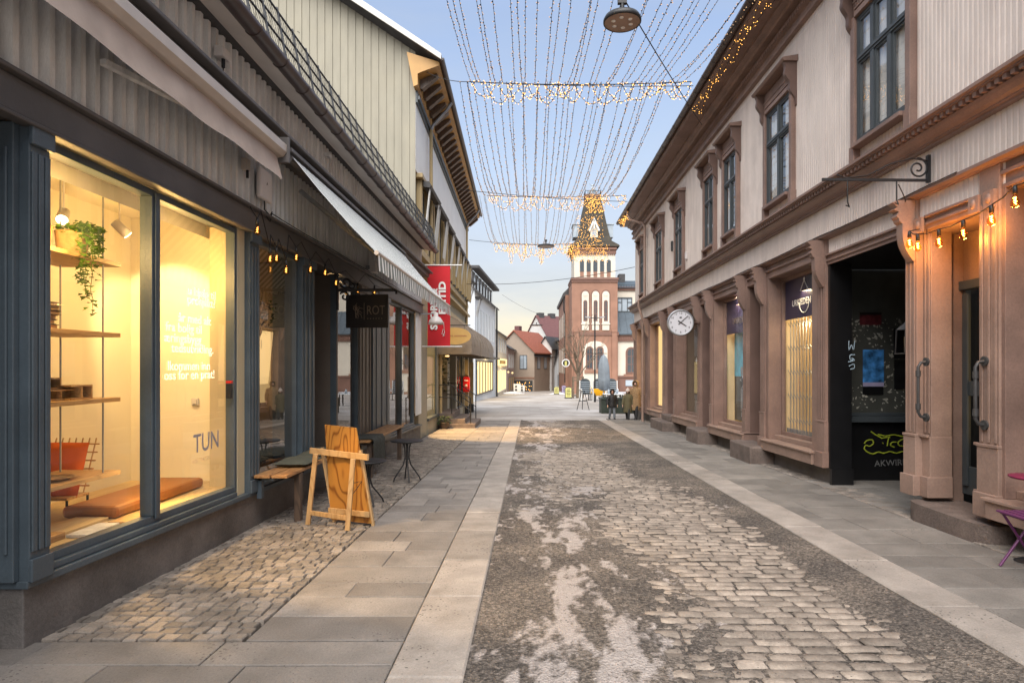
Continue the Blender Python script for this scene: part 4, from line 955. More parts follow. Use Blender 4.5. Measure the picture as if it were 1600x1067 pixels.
xb0, xb1 = Vector((-2.43,6.98,.68+.02))+off, Vector((-1.70,6.69,.645+.02))+off
q0, q1 = Vector((-2.34,6.90,.67))+off, Vector((-1.86,6.68,.65))+off
for f, q in ((LL,q0),(LR,q1)):
    mb = MB(); mb.bar(f, q, .05, .035); mb.build('leg', mt['oak_frame'], eb, bevel=.003)
mb = MB(); mid_ = (xb0+xb1)/2-nb*.0+Vector((.02,.05,-.012)); mb.bar(xb0, mid_, .03, .065); mb.bar(mid_, xb1, .03, .065); mb.build('crossbar', mt['oak_frame'], eb, bevel=.003)
mb = MB(); mb.bar(LL+(q0-LL)*.17, LR+(q1-LR)*.17, .022, .05); mb.build('rail', mt['oak_frame'], eb, bevel=.003)
mb = MB(); mb.bar(BL+Vector((0,0,.14))+nb*.035, BR+Vector((0,0,.14))+nb*.035, .022, .06); mb.build('rail', mt['oak_frame'], eb, bevel=.003)
mb = MB(); a_ = BR+nb*.03+Vector((-.12,0,.5)); mb.tube([a_+nb*.1, a_, a_+Vector((.03,.02,.0)), a_+nb*.12+Vector((0,0,-.13))], .004, 5); mb.build('stay', mt['black_metal'], eb)

def bistro(x, y, top, r, label, rot=0.):
    t = T('bistro_table', label, 'table', (x,y,gs(y)), 'small black pavement tables')
    mb = MB(); mb.lathe([(0,top-.02),(r-.01,top-.02),(r,top-.012),(r,top-.003),(r-.01,top),(0,top)], (x,y,0), 40); mb.build('tabletop', mt['black_metal'], t)
    mb = MB(); mb.lathe([(.0,top-.05),(.09,top-.05),(.09,top-.021),(0,top-.021)], (x,y,0), 16); mb.tube([(x+.03*math.cos(a),y+.03*math.sin(a),top-.3) for a in np.linspace(0,6.28,12)], .006, 5); mb.build('collar', mt['black_metal'], t)
    for k in range(4):
        a = rot+k*math.pi/2; c, s = math.cos(a), math.sin(a); g = gs(y)
        h = top-g
        pr = [(.06,top-.03),(.035,top-.2*h),(.03,top-.42*h),(.06,top-.6*h),(.14,top-.78*h),(.20,top-.92*h),(.215,g)]
        mb = MB(); mb.tube([(x+r_*c,y+r_*s,z) for r_, z in pr], .011, 7); mb.build('leg', mt['black_metal'], t)
bistro(-1.97, 9.75, .465, .26, 'round black bistro table with curved legs standing free on the slabs', .35)
bistro(-2.12, 7.95, .42, .24, 'round black bistro table half hidden behind the plywood board', .6)
# ================================================================ right: the pink and brown timber building
def wr(x, y, z):
    k = .0195 if z < .9 else (.0084 if z > 2.5 else .0195+(.0084-.0195)*(z-.9)/1.6)
    return (x, y, z-k*y)
RB = T('corner_building', 'pale pink timber building with brown mouldings and shop windows, right of the street', 'building', (4.65, 12, gz(12)))
RE = 26.8
BAYS = [(4.3, 5.88), (9.92, 11.72), (13.1, 15.2), (16.66, 19.1), (21.15, 23.3), (24.4, 26.2)]
NICHES = [(12.13, 12.84), (15.55, 16.38), (19.45, 20.55)]
UPW = [(7.30, 8.66, 3), (10.62, 11.92, 2), (13.42, 14.5, 2), (15.08, 16.1, 2), (18.2, 19.32, 2), (21.0, 22.3, 2), (24.4, 25.42, 2)]
ZT = 3.42
# upper wall: narrow beaded boards, cut round the windows
def boards(mb, y0, y1, z0, z1, x=4.65, per=.072):
    y = y0; pr = []
    while y < y1-.001:
        b = min(y+per, y1); pr += [(x, y+.004), (x-.006, y+.014), (x-.006, b-.014), (x, b-.004), (x+.008, b)]; y = b
    mb.sheet(pr, 'z', z0, z1)
mb = MB(); prev = -4.0
WZ0, WZ1 = 4.84, 6.62
for a, b, _ in UPW:
    boards(mb, prev, a, 4.44, 7.56); boards(mb, a, b, 4.44, WZ0-.06); boards(mb, a, b, WZ1+.06, 7.56); prev = b
boards(mb, prev, RE, 4.44, 7.56)
boards(mb, -4, RE, 3.74, 4.2, 4.6)
boards(mb, 5.9, 7.42, 3.46, 3.70, 4.62); boards(mb, 7.42, 9.4, 3.46, 3.70, 4.62)
mb.quad((4.65,RE,-1),(16,RE,-1),(16,RE,8),(4.65,RE,8))
mb.build('wall', mt['pink_wall'], RB, wr)
mb = MB(); mb.box(4.72, 5.2, -4, 5.9, -2, .30); mb.box(4.72, 4.95, 9.42, RE, -2, .30); mb.build('plinth', mt['plinth'], RB, wr)
# cornices
def moul(name, prof, y0, y1, mat, par=RB, dent=None):
    mb = MB(); mb.prism(prof, 'y', y0, y1)
    if dent:
        xa_, xb_, za_, zb_, st_, wd_ = dent; y = -1.
        while y < y1-.1: mb.box(xa_,xb_,y,y+wd_,za_,zb_); y += st_
    return mb.build(name, mat, par, wr)
E2 = RE+.12
mc_ = moul('cornice', [(4.64,4.45),(4.30,4.445),(4.30,4.41),(4.335,4.40),(4.335,4.385),(4.43,4.38),(4.43,4.335),(4.405,4.33),(4.42,4.30),(4.46,4.255),(4.50,4.235),(4.50,4.222),(4.53,4.215),(4.53,4.19),(4.64,4.19)], -4, E2, mt['brown_trim'], RB, (4.352,4.431,4.336,4.384,.095,.05))
moul('cornice', [(4.64,3.75),(4.50,3.742),(4.50,3.71),(4.56,3.695),(4.57,3.68),(4.64,3.68)], -4, E2, mt['brown_trim'])
moul('cornice', [(4.64,7.52),(4.56,7.53),(4.55,7.58),(4.60,7.60),(4.60,7.72),(4.54,7.74),(4.53,7.80),(4.60,7.82),(4.60,7.93),(4.48,7.95),(4.46,8.0),(4.36,8.03),(4.36,8.08),(4.03,8.09),(4.03,8.12),(4.00,8.13),(4.00,8.22),(4.7,8.22),(4.7,7.52)], -4, E2+.25, mt['brown_trim'], RB, (4.52,4.599,7.741,7.80,.09,.045))
rr_ = moul('roof', [(3.98,8.24),(8.5,10.6),(13.,8.24),(13.,8.2),(3.98,8.225)], -4, E2+.3, mt['roof_dark'])
mb = MB(); pr = [(3.935+.085*math.cos(a), 8.27+.085*math.sin(a)) for a in np.linspace(math.pi, 2*math.pi, 10)]
mb.prism(pr, 'y', -4, E2+.3, True)
pr2 = [(3.935+.093*math.cos(a), 8.27+.093*math.sin(a)) for a in np.linspace(math.pi, 2*math.pi, 10)]
for yy in np.arange(1, E2, .7): mb.prism(pr2, 'y', yy, yy+.025, True)
mb.build('gutter', mt['gutter'], rr_, wr)
mb = MB(); yd = 23.85
mb.tube([(3.95,yd+.9,8.2),(3.97,yd+.9,8.0),(4.05,yd+.7,7.75),(4.45,yd+.05,7.45),(4.5,yd,7.3),(4.5,yd,4.6),(4.26,yd,4.42),(4.26,yd,4.2),(4.42,yd,3.7),(4.42,yd,-.1)], .05, 10); 
for z in (6.5,5.2,2.9,1.6,.7): mb.tube([(4.5 if z > 4 else 4.42,yd,z),(4.5 if z > 4 else 4.42,yd,z+.04)], .058, 10)
mb.build('downpipe', mt['shop_pink'], RB, wr)

# upper windows
def bracket_prof(x0, x1, zt, zb, n=22):
    pr = []
    for i in range(n+1):
        t = i/n; x = x1+(x0-x1)*t**1.25+.022*math.sin(t*17)*(1-t*.3); pr.append((x, zt+(zb-zt)*t))
    return [(x0+.02, zt)]+pr+[(x0+.02, zb)]
def upwin(y0, y1, nl, lab):
    c = MB(); w_ = .10
    c.box(4.56, 4.68, y0, y0+w_, WZ0-.16, WZ1+.02); c.box(4.56, 4.68, y1-w_, y1, WZ0-.16, WZ1+.02)
    c.box(4.545, 4.68, y0-.012, y0+w_+.012, WZ0-.30, WZ0-.02); c.box(4.545, 4.68, y1-w_-.012, y1+.012, WZ0-.30, WZ0-.02)
    c.box(4.555, 4.68, y0+w_+.002, y1-w_-.002, WZ1-.0, WZ1+.08); c.box(4.50, 4.68, y0+w_+.013, y1-w_-.013, WZ0-.07, WZ0-.015)
    win_ = c.build('window', mt['brown_trim'], RB, wr, bevel=.006); win_['label'] = lab
    a, b = y0+w_, y1-w_; s = MB(); zt_ = WZ0+(WZ1-WZ0)*.66
    s.box(4.60,4.66,a,a+.045,WZ0-.01,WZ1); s.box(4.60,4.66,b-.045,b,WZ0-.01,WZ1); s.box(4.602,4.658,a+.045,b-.045,WZ0-.012,WZ0+.06); s.box(4.602,4.658,a+.045,b-.045,WZ1-.05,WZ1-.002)
    s.box(4.59,4.657,a+.045,b-.045,zt_-.045,zt_+.045); s.box(4.575,4.589,a+.045,b-.045,zt_-.012,zt_+.012)
    for k in range(1, nl):
        m_ = a+(b-a)*k/nl; s.box(4.595,4.656,m_-.04,m_+.04,WZ0+.06,zt_-.046); s.box(4.594,4.656,m_-.032,m_+.032,zt_+.046,WZ1-.05)
    for k in range(nl):
        p0, p1 = a+(b-a)*k/nl, a+(b-a)*(k+1)/nl
        for q0, q1 in ((WZ0+.06, zt_-.046), (zt_+.046, WZ1-.05)): 
            for (u0,u1,v0,v1) in ((p0+.04,p0+.075,q0,q1),(p1-.075,p1-.04,q0,q1),(p0+.075,p1-.075,q0,q0+.03),(p0+.075,p1-.075,q1-.03,q1)): s.box(4.612,4.65,u0,u1,v0,v1)
    s.build('sash', mt['sash'], win_, wr)
    g_ = MB(); 
    for k in range(nl):
        p0, p1 = a+(b-a)*k/nl, a+(b-a)*(k+1)/nl
        for q0, q1 in ((WZ0+.06, zt_-.046), (zt_+.046, WZ1-.05)):
            d1, d2 = U(-.004,.004), U(-.004,.004)
            g_.quad((4.632+d1,p0+.03,q0),(4.632-d1,p1-.03,q0),(4.632-d1+d2,p1-.03,q1),(4.632+d1+d2,p0+.03,q1))
    g_.build('pane', mt['glass_up'], win_, wr)
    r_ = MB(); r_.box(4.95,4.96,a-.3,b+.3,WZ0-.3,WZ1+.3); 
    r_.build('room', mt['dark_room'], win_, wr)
    cu = MB()
    cf = .5 if nl == 3 else .42
    for (c0,c1) in ((a,a+(b-a)*cf),(b-(b-a)*cf,b)):
        vs = []; n = 14
        for i in range(n+1):
            yy = c0+(c1-c0)*i/n; vs += [(4.69+.014*math.sin(i*1.5),yy,WZ0),(4.69+.014*math.sin(i*1.5),yy,WZ1)]
        cu.add(vs, [(2*i,2*i+1,2*i+3,2*i+2) for i in range(n)], True)
    cu.build('curtain', mt['curtain_w'], win_, wr)
    h = MB(); zt2 = WZ1+.47
    h.box(4.585,4.66,y0+.003,y1-.003,WZ1+.082,zt2-.06); h.box(4.55,4.66,y0+.11,y1-.11,WZ1+.10,WZ1+.13); 
    y = y0+.1
    while y < y1-.12: h.box(4.555,4.584,y,y+.03,WZ1+.14,WZ1+.19); y += .055
    h.box(4.545,4.66,y0+.09,y1-.09,WZ1+.195,WZ1+.22); h.box(4.565,4.584,y0+.1,y1-.1,WZ1+.25,zt2-.09)
    h.prism([(4.66,zt2-.06),(4.40,zt2-.055),(4.37,zt2-.02),(4.37,zt2),(4.66,zt2+.05)], 'y', y0-.09, y1+.09)
    h.build('hood', mt['brown_trim'], win_, wr, bevel=.004)
    for s_ in (y0-.05, y1-.035):
        k = MB(); k.prism(bracket_prof(4.64, 4.41, zt2-.062, WZ1-.34), 'y', s_, s_+.085); k.build('bracket', mt['brown_dark'], win_, wr)
for (a, b, n), lab in zip(UPW, ('large three light upper window nearest the viewer','upper window between the large one and the pair','nearer upper window of the close pair','farther upper window of the close pair','single upper window just past the pair','upper window second from the far corner','small upper window at the far corner')): upwin(a, b, n, lab)

# shop front
def pil(y0, y1, mat='shop_pink', corbel=True, zt=3.68, x=4.58):
    mb = MB(); w_ = y1-y0
    mb.box(x, 4.9, y0, y1, .5, zt)
    nr = max(2, int(w_/.07))
    for k in range(nr): c = y0+w_*(k+.5)/nr; mb.box(x-.012, x-.001, c-.016, c+.016, 1.0, zt-.35)
    mb.box(x-.02, 4.9, y0-.008, y1+.008, .42, .96); mb.box(x-.055, 4.9, y0-.02, y1+.02, .26, .5); mb.box(x-.03, 4.6, y0-.012, y1+.012, .955, .985)
    o = mb.build('pilaster', mt[mat], RB, wr, bevel=.006)
    if corbel:
        k = MB(); pr = []
        for i in range(27):
            t = i/26
            xx = 4.33+(.22)*(t**1.2)+.035*math.sin(t*6.28*1.0)*(1 if t > .35 else 0)+(.03*math.cos(t*62) if t < .30 else 0)
            pr.append((xx, zt-.0-.72*t))
        k.prism([(x-.002, zt)]+pr+[(x-.002, zt-.72)], 'y', y0+.02, y0+.02+min(.12, w_-.04)); k.build('bracket', mt[mat], o, wr)
    return o
for y0, y1 in ((9.42,9.66),(11.86,12.08),(12.88,13.08),(15.28,15.48),(16.43,16.63),(19.18,19.4),(20.6,20.85),(23.4,23.62),(24.08,24.3),(26.28,26.46)): pil(y0, y1, 'brown_trim')
pil(26.56, RE+.04, 'brown_trim', False)
pil(7.2, 7.42); pil(5.93, 6.2, corbel=False)
pil(7.06, 7.19, corbel=False, x=4.66); pil(6.21, 6.30, corbel=False, x=4.66)
# rosette blocks
mb = MB()
for y in (7.13,6.24,6.03,9.54):
    mb = MB(); mb.box(4.545,4.579,y-.07,y+.07,3.27,3.44); mb.ell((4.545,y,3.36),(.018,.035,.05),8,6); mb.build('rosette', mt['shop_pink'], RB, wr)
# lintels over the openings
mb = MB()
for a, b in ((-4,5.93),(9.66,11.86),(12.08,12.88),(13.08,15.28),(15.48,16.43),(16.63,19.18),(19.4,20.6),(20.85,23.4),(23.62,24.08),(24.3,26.28),(26.46,26.56)):
    mb.box(4.62,4.95,a+.002,b-.002,ZT,3.679); mb.box(4.585,4.619,a+.002,b-.002,3.56,3.60); mb.box(4.60,4.619,a+.002,b-.002,ZT+.01,ZT+.05)
for a, b in ((6.31,7.05),(7.43,9.41)):
    mb.box(4.60,4.95,a,b,3.29,3.455); mb.box(4.565,4.599,a,b,3.425,3.454); mb.box(4.58,4.599,a,b,3.34,3.37)
mb.build('lintel', mt['brown_trim'], RB, wr, bevel=.004)
def bay(y0, y1, mat='brown_trim'):
    s = MB(); s.box(4.49,4.95,y0-.22,y1+.12,.27,.445); s.box(4.455,4.95,y0-.24,y1+.14,.446,.478); s.box(4.70,4.92,y0,y1,.479,.56)
    win_ = s.build('window', mt['shop_pink'], RB, wr, bevel=.006)
    f = MB(); f.box(4.60,4.93,y0-.20,y0,.48,ZT+.01); f.box(4.60,4.93,y1,y1+.13,.48,ZT+.01)
    f.box(4.84,4.91,y0+.001,y0+.06,.565,ZT); f.box(4.84,4.91,y1-.06,y1-.001,.565,ZT); f.box(4.842,4.908,y0+.06,y1-.06,.562,.63); f.box(4.842,4.908,y0+.06,y1-.06,ZT-.07,ZT-.002)
    f.build('frame', mt[mat], win_, wr, bevel=.004)
    g_ = MB(); g_.quad((4.88,y0+.05,.6),(4.88,y1-.05,.6),(4.88,y1-.05,ZT-.05),(4.88,y0+.05,ZT-.05)); g_.build('pane', mt['glass_soft'], win_, wr)
    return win_
def blind(win_, y0, y1, x, z0, z1, m_='curtain'):
    mb = MB(); n = int((y1-y0)/.11); 
    for i in range(n):
        a = y0+(y1-y0)*i/n; mb.ti = U(0,1)
        mb.quad((x, a, z0),(x+.035, a+(y1-y0)/n*.93, z0),(x+.035, a+(y1-y0)/n*.93, z1),(x, a, z1))
    return mb.build('blind', mt[m_], win_, wr)
def box_room(win_, y0, y1, depth=.9, m_='curtain'):
    mb = MB(); x0, x1, z0, z1 = 4.93, 4.93+depth, .5, 3.45
    mb.quad((x1,y0,z0),(x1,y1,z0),(x1,y1,z1),(x1,y0,z1)); mb.quad((x0,y0,z0),(x1,y0,z0),(x1,y0,z1),(x0,y0,z1)); mb.quad((x0,y1,z0),(x1,y1,z0),(x1,y1,z1),(x0,y1,z1)); mb.quad((x0,y0,z0),(x1,y0,z0),(x1,y1,z0),(x0,y1,z0)); mb.quad((x0,y0,z1),(x1,y0,z1),(x1,y1,z1),(x0,y1,z1))
    return mb.build('display_room', mt[m_], win_, wr)
WARM = (1.,.66,.28)
wins = []
for (a, b), lab in zip(BAYS, ('shop window beside the purple folding chair','shop window with the barred blind lit from behind','shop window with the blue poster','dim shop window behind the clock','lit shop window behind the downpipe','lit shop window at the far corner')):
    o_ = bay(a, b); o_['label'] = lab; wins.append(o_)
# near bay: dark glass
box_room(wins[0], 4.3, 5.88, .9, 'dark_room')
# barred blind and banner
w_ = wins[1]; box_room(w_, 9.92, 11.72, .7)
blind(w_, 9.98, 11.66, 5.12, .62, 2.62)
lamp('AREA', (5.32,10.8,3.0), 20, (1.,.78,.46), (1.4,.3), (0,0,-1), RB, name='display_and_fill_light'); lamp('POINT', (5.03,10.75,2.4), 9, (1.,.78,.46), .05, parent=RB, name='display_and_fill_light')
mb = MB(); y = 10.0
while y < 11.66:
    mb.bar((4.96,y,.6),(4.96,y,2.66),.012)
    for k in range(5): z = .8+.42*k; mb.bar((4.96,y,z),(4.96,min(y+.13,11.7),z+.1),.008)
    mb.box(4.925,4.955,y+.03,y+.09,.62,.70); y += .13
mb.build('lattice', mt['grey_metal'], w_, wr)
mb = MB(); mb.quad((4.90,9.98,2.62),(4.90,11.66,2.62),(4.90,11.66,3.38),(4.90,9.98,3.38)); nb_ = mb.build('window_banner', mt['navy'], w_, wr)
text('lettering', 'URKJEDEN', .165, (4.893,11.35,2.85), '-x', mt['white_print'], nb_, 'LEFT', .001, sx=.98, warp=wr)
mb = MB(); c_ = (10.85,2.90); mb.tube([(4.892,c_[0]+.2*math.cos(a),c_[1]+.2*math.sin(a)) for a in np.linspace(math.pi,2*math.pi,14)], .008, 5); mb.tube([(4.892,11.0,3.1),(4.892,10.85,3.28),(4.892,10.7,3.1)], .008, 5); mb.ell((4.892,10.85,3.3),(.008,.03,.03),8,6); mb.build('emblem', mt['white_print'], nb_, wr)
# blue watch poster
w_ = wins[2]; box_room(w_, 13.1, 15.2, .8, 'curtain'); lamp('AREA', (4.98,14.2,3.3), 22, (1.,.9,.75), (.1,1.4), (.25,0,-1), RB, name='display_and_fill_light'); lamp('AREA', (5.4,14.3,3.1), 12, WARM, (1.2,.3), (0,0,-1), RB, name='display_and_fill_light')  # first area lamp is added in front of the poster to brighten it
mb = MB(); mb.quad((4.90,13.15,2.55),(4.90,15.15,2.55),(4.90,15.15,3.38),(4.90,13.15,3.38)); nb_ = mb.build('window_banner', mt['navy'], w_, wr)
text('lettering', 'URKJEDEN', .20, (4.893,14.7,2.78), '-x', mt['gold_print'], nb_, 'LEFT', .001, sx=1.0, warp=wr)
mb = MB(); mb.box(5.10,5.12,13.2,15.15,1.62,2.60); po = mb.build('poster', mt['pos_teal'], w_, wr)
mb = MB(); mb.box(5.101,5.12,13.2,15.15,.62,.98); mb.box(5.101,5.12,14.3,15.15,.981,1.619); mb.build('poster', mt['black_paint'], w_, wr)
text('lettering', 'CERTINA', .16, (5.09,14.5,2.28), '-x', mt['sign_black'], po, 'LEFT', .001, sx=.9, warp=wr)
mb = MB(); yc = 14.6
mb.lathe([(.105,-.012),(.13,0),(.105,.012)], (0,0,0), 24); mb.v = [(5.09+z, yc+x, 1.50+y*1.15) for x, y, z in mb.v]
mb.mi = 1; n0 = len(mb.v); mb.lathe([(.0,.012),(.1,.013),(.1,-.01),(0,-.01)], (0,0,0), 24); mb.v[n0:] = [(5.09-z, yc+x, 1.50+y*1.15) for x, y, z in mb.v[n0:]]
mb.mi = 0; mb.box(5.08,5.095,yc-.055,yc+.055,1.66,1.82); mb.box(5.08,5.095,yc-.05,yc+.05,.86,1.35); mb.box(5.078,5.096,yc-.02,yc+.02,.72,.83)
mb.bar((5.072,yc,1.5),(5.072,yc+.05,1.56),.008); mb.bar((5.072,yc,1.5),(5.072,yc-.03,1.59),.008)
mb.build('watch_picture', [mt['grey_metal'], mt['sign_black']], po, wr)
mb = MB(); mb.box(5.25,5.27,13.3,13.8,1.0,1.55); mb.build('price_card', mt['white_print'], w_, wr)
# dim window with a star, then the two lit ones
w_ = wins[3]; box_room(w_, 16.66, 19.1, .9, 'room_dim'); lamp('POINT', (5.5,17.2,2.2), 4, WARM, .1, parent=RB, name='display_and_fill_light')
mb = MB(); pr = []
for k in range(8): a = k*math.pi/4; r_ = .09 if k % 2 == 0 else .03; pr.append((17.9+r_*math.cos(a), 2.02+r_*math.sin(a)))
mb.prism(pr, 'x', 4.90, 4.905); mb.build('star', mt['white_print'], w_, wr)
mb = MB(); mb.box(5.2,5.22,16.95,17.4,.7,2.0); mb.build('display_panel', mt['lit_dim'], w_, wr)
for k, (a, b) in ((4, BAYS[4]), (5, BAYS[5])):
    mb = MB(); mb.quad((4.93,a,.5),(4.93,b,.5),(4.93,b,3.4),(4.93,a,3.4)); mb.build('blind', mt['lit_win'], wins[k], wr)
    mb = MB(); mb.box(4.915,4.925,(a+b)/2-.1,(a+b)/2+.02,2.6,2.95); mb.build('notice', mt['sign_black'], wins[k], wr)
    lamp('AREA', (4.80,(a+b)/2,2.0), 9, WARM, (1.2,2.2), (-1,0,-.1), RB, name='window_light')
# niches with doors and stone steps
for k, (a, b) in enumerate(NICHES):
    mb = MB(); mb.box(5.06,5.12,a-.02,b+.02,.2,ZT+.02); d_ = mb.build('door', mt['brown_dark'], RB, wr)
    mb = MB()
    for z0, z1 in ((.5,1.2),(1.3,2.6),(2.7,3.3)): mb.box(5.045,5.059,a+.14,b-.14,z0,z1)
    mb.build('panel', mt['brown_dark'], d_, wr, bevel=.012)
    mb = MB(); mb.tube([(5.055,b-.1,1.45),(5.0,b-.1,1.45),(5.0,b-.22,1.45)], .012, 6); mb.build('handle', mt['brass'], d_, wr)
    mb = MB(); mb.box(4.66,5.059,a-.07,a-.021,.2,ZT+.02); mb.box(4.66,5.059,b+.021,b+.05,.2,ZT+.02); mb.box(4.7,5.2,a-.1,b+.1,-.5,.22); mb.build('reveal', mt['brown_dark'], RB, wr)
for k, (y0, y1, x0, zt, lab) in enumerate(((11.75,12.95,4.25,.09,'rough stone doorstep nearest the barred blue banner window'),(15.3,16.45,4.22,.02,'rough stone doorstep left of the blue poster window'),(19.1,21.0,4.16,-.12,'long low stone step below the clock'))):
    st = T('stone_step', lab, 'step', (4.5,(y0+y1)/2,gz(y0)), 'stone doorsteps along the pink building')
    mb = MB(); mb.box(x0,4.74,y0,y1,gz((y0+y1)/2)-.05,zt); mb.build('block', mt['step'], st, bevel=.03)
    if k == 2: mb = MB(); mb.box(4.45,4.76,19.4,20.6,-.118,.05); mb.build('block', mt['step'], st, bevel=.02)
# small lit door recess
mb = MB(); mb.box(4.665,5.12,7.195,7.23,.2,3.3); mb.box(4.665,5.12,6.16,6.2,.2,3.3); mb.box(4.665,5.1,6.2,7.2,3.26,3.289); mb.box(5.10,5.14,6.2,7.2,2.68,3.3); mb.box(4.98,5.099,7.15,7.194,.2,3.27)
mb.build('reveal', mt['shop_pink'], RB, wr)
mb = MB(); mb.box(5.085,5.15,6.2,6.27,.3,2.66); mb.box(5.085,5.15,7.10,7.19,.3,2.66); mb.box(5.04,5.15,6.2,7.2,2.60,2.70); mb.box(5.087,5.148,6.27,7.10,.3,.62); mb.box(5.087,5.148,6.27,7.10,1.42,1.58); mb.box(5.06,5.086,6.25,6.30,.4,2.55); mb.box(5.06,5.086,7.04,7.12,.4,2.55)
d_ = mb.build('door', mt['sash'], RB, wr, bevel=.004)
mb = MB(); mb.quad((5.12,6.27,.62),(5.12,7.10,.62),(5.12,7.10,2.6),(5.12,6.27,2.6)); mb.build('pane', mt['glass'], d_, wr)
mb = MB(); mb.box(5.115,5.119,6.72,6.76,.75,1.0); mb.build('sticker', mt['paper_lav'], d_, wr)
mb = MB(); mb.quad((6.5,5.5,0),(6.5,8,0),(6.5,8,3.2),(6.5,5.5,3.2)); mb.build('lobby', mt['room_dim'], RB, wr)
mb = MB(); mb.box(5.3,5.32,6.75,6.95,.9,2.5); mb.build('lobby_lamp', mt['lit_win'], RB, wr)
# dark passage with the posters
mb = MB()
mb.quad((4.66,9.37,-.6),(4.96,9.37,-.6),(4.96,9.37,3.3),(4.66,9.37,3.3)); mb.quad((4.96,9.37,-.6),(4.96,9.8,-.6),(4.96,9.8,3.3),(4.96,9.37,3.3))
mb.quad((4.96,9.8,-.6),(7.2,9.8,-.6),(7.2,9.8,.98),(4.96,9.8,.98)); mb.quad((7.2,7.44,-.6),(7.2,9.8,-.6),(7.2,9.8,3.3),(7.2,7.44,3.3)); mb.quad((5.13,7.44,-.6),(7.2,7.44,-.6),(7.2,7.44,3.3),(5.13,7.44,3.3)); mb.quad((4.61,7.43,3.288),(7.2,7.43,3.288),(7.2,9.8,3.288),(4.61,9.8,3.288))
mb.box(4.645,4.98,9.355,9.42,-.6,.25); mb.box(4.62,4.66,9.36,9.42,.25,3.3)
mb.build('passage_wall', mt['black_paint'], RB, wr)
mb = MB(); mb.quad((5.05,9.83,.98),(7.2,9.83,.98),(7.2,9.83,3.3),(5.05,9.83,3.3)); pn = mb.build('poster_panel', mt['panel_green'], RB, wr)
mb = MB(); mb.box(4.965,5.06,9.74,9.799,.99,3.28); mb.box(5.06,5.10,9.765,9.80,1.08,3.28); mb.box(4.965,7.2,9.70,9.80,.94,1.03); mb.box(5.06,7.2,9.76,9.80,1.032,1.08); mb.build('frame', mt['sash'], pn, wr, bevel=.006)
mb = MB()
for k in range(230):
    x, z = U(5.13,6.1), U(1.12,2.5)**1.0; s = U(.006,.022)*(1 if U(0,1) < .85 else 1.8); a = U(0,3.1)
    if 5.15 < x < 5.46 and 1.5 < z < 2.1: continue
    mb.add([(x+s*1.6*math.cos(a),9.825,z+s*1.6*math.sin(a)),(x-s*math.sin(a),9.824,z+s*.6*math.cos(a)),(x-s*math.cos(a),9.825,z-s*math.sin(a)),(x+s*.5*math.sin(a),9.824,z-s*.5*math.cos(a))], [(0,1,2,3)])
tag(mb.build('paper_scraps', mt['scrap'], pn, wr), kind='stuff')
pz = lambda py: 1.65+(572-py)*9.8/950+.0084*9.8; px_ = lambda px: (px-828)*9.8/950
def flat(name, x0, x1, y0, y1, m_, par, dy=9.815):
    mb = MB(); mb.quad((px_(x0),dy,pz(y1)),(px_(x1),dy,pz(y1)),(px_(x1),dy,pz(y0)),(px_(x0),dy,pz(y0))); return mb.build(name, mt[m_], par, wr)
flat('poster', 1349, 1382, 543, 591, 'paper_blue', pn); flat('poster', 1349, 1382, 591, 597, 'paper_lav', pn); flat('poster', 1349, 1381, 597, 609, 'black_paint', pn)
flat('poster', 1344, 1378, 489, 507, 'paper_red', pn); flat('poster', 1344, 1378, 488, 492, 'sign_black', pn, 9.812)
flat('poster', 1397, 1432, 512, 556, 'paper_black', pn); flat('poster', 1398, 1432, 558, 601, 'paper_black', pn)
def scrawl(name, strokes, rad, m_, y=9.79, par=RB, face='y', x=None):
    mb = MB()
    for st in strokes:
        pts = []
        for i in range(len(st)-1):
            (a, b), (c, d) = st[i], st[i+1]
            for t in np.linspace(0, 1, 5)[:-1]: pts.append((a+(c-a)*t, b+(d-b)*t))
        pts.append(st[-1])
        q = [(px_(a), y, pz(b)) for a, b in pts]
        for _ in range(2): q = [q[0]]+[tuple((np.array(q[i-1])+2*np.array(q[i])+np.array(q[i+1]))/4) for i in range(1, len(q)-1)]+[q[-1]]
        mb.tube(q, rad, 5)
        
    mb.v = [(a, y+(b-y)*.15, c) for a, b, c in mb.v]
    return mb.build(name, mt[m_], par, wr)
scrawl('graffiti', [[(1350,682),(1354,677),(1363,676),(1365,682),(1358,687),(1352,684),(1349,690),(1355,696),(1364,699),(1372,695),(1380,698),(1390,694),(1400,698),(1410,694),(1420,696),(1428,694)], [(1360,663),(1368,669),(1376,673)],[(1376,674),(1392,672),(1388,673),(1386,686)],[(1400,680),(1393,680),(1390,685),(1397,688)],[(1428,674),(1412,674),(1402,680),(1404,686),(1416,686),(1428,684)],[(1378,681),(1380,682)],[(1371,668),(1384,671),(1396,668),(1410,672),(1428,668)]], .011, 'spray_yellow')
text('graffiti', 'AKWIRE.', .14, (px_(1366),9.792,pz(718)), '-y', mt['spray_grey'], RB, 'LEFT', .001, sx=1.0, rot=.05, warp=wr)
scrawl('graffiti', [[(1304,532),(1304,548),(1308,536),(1311,548),(1313,532)],[(1313,552),(1305,552),(1306,560),(1312,558)],[(1303,562),(1314,560),(1308,556)],[(1304,568),(1312,564),(1313,571),(1306,572)]], .008, 'spray_blue', 9.36)

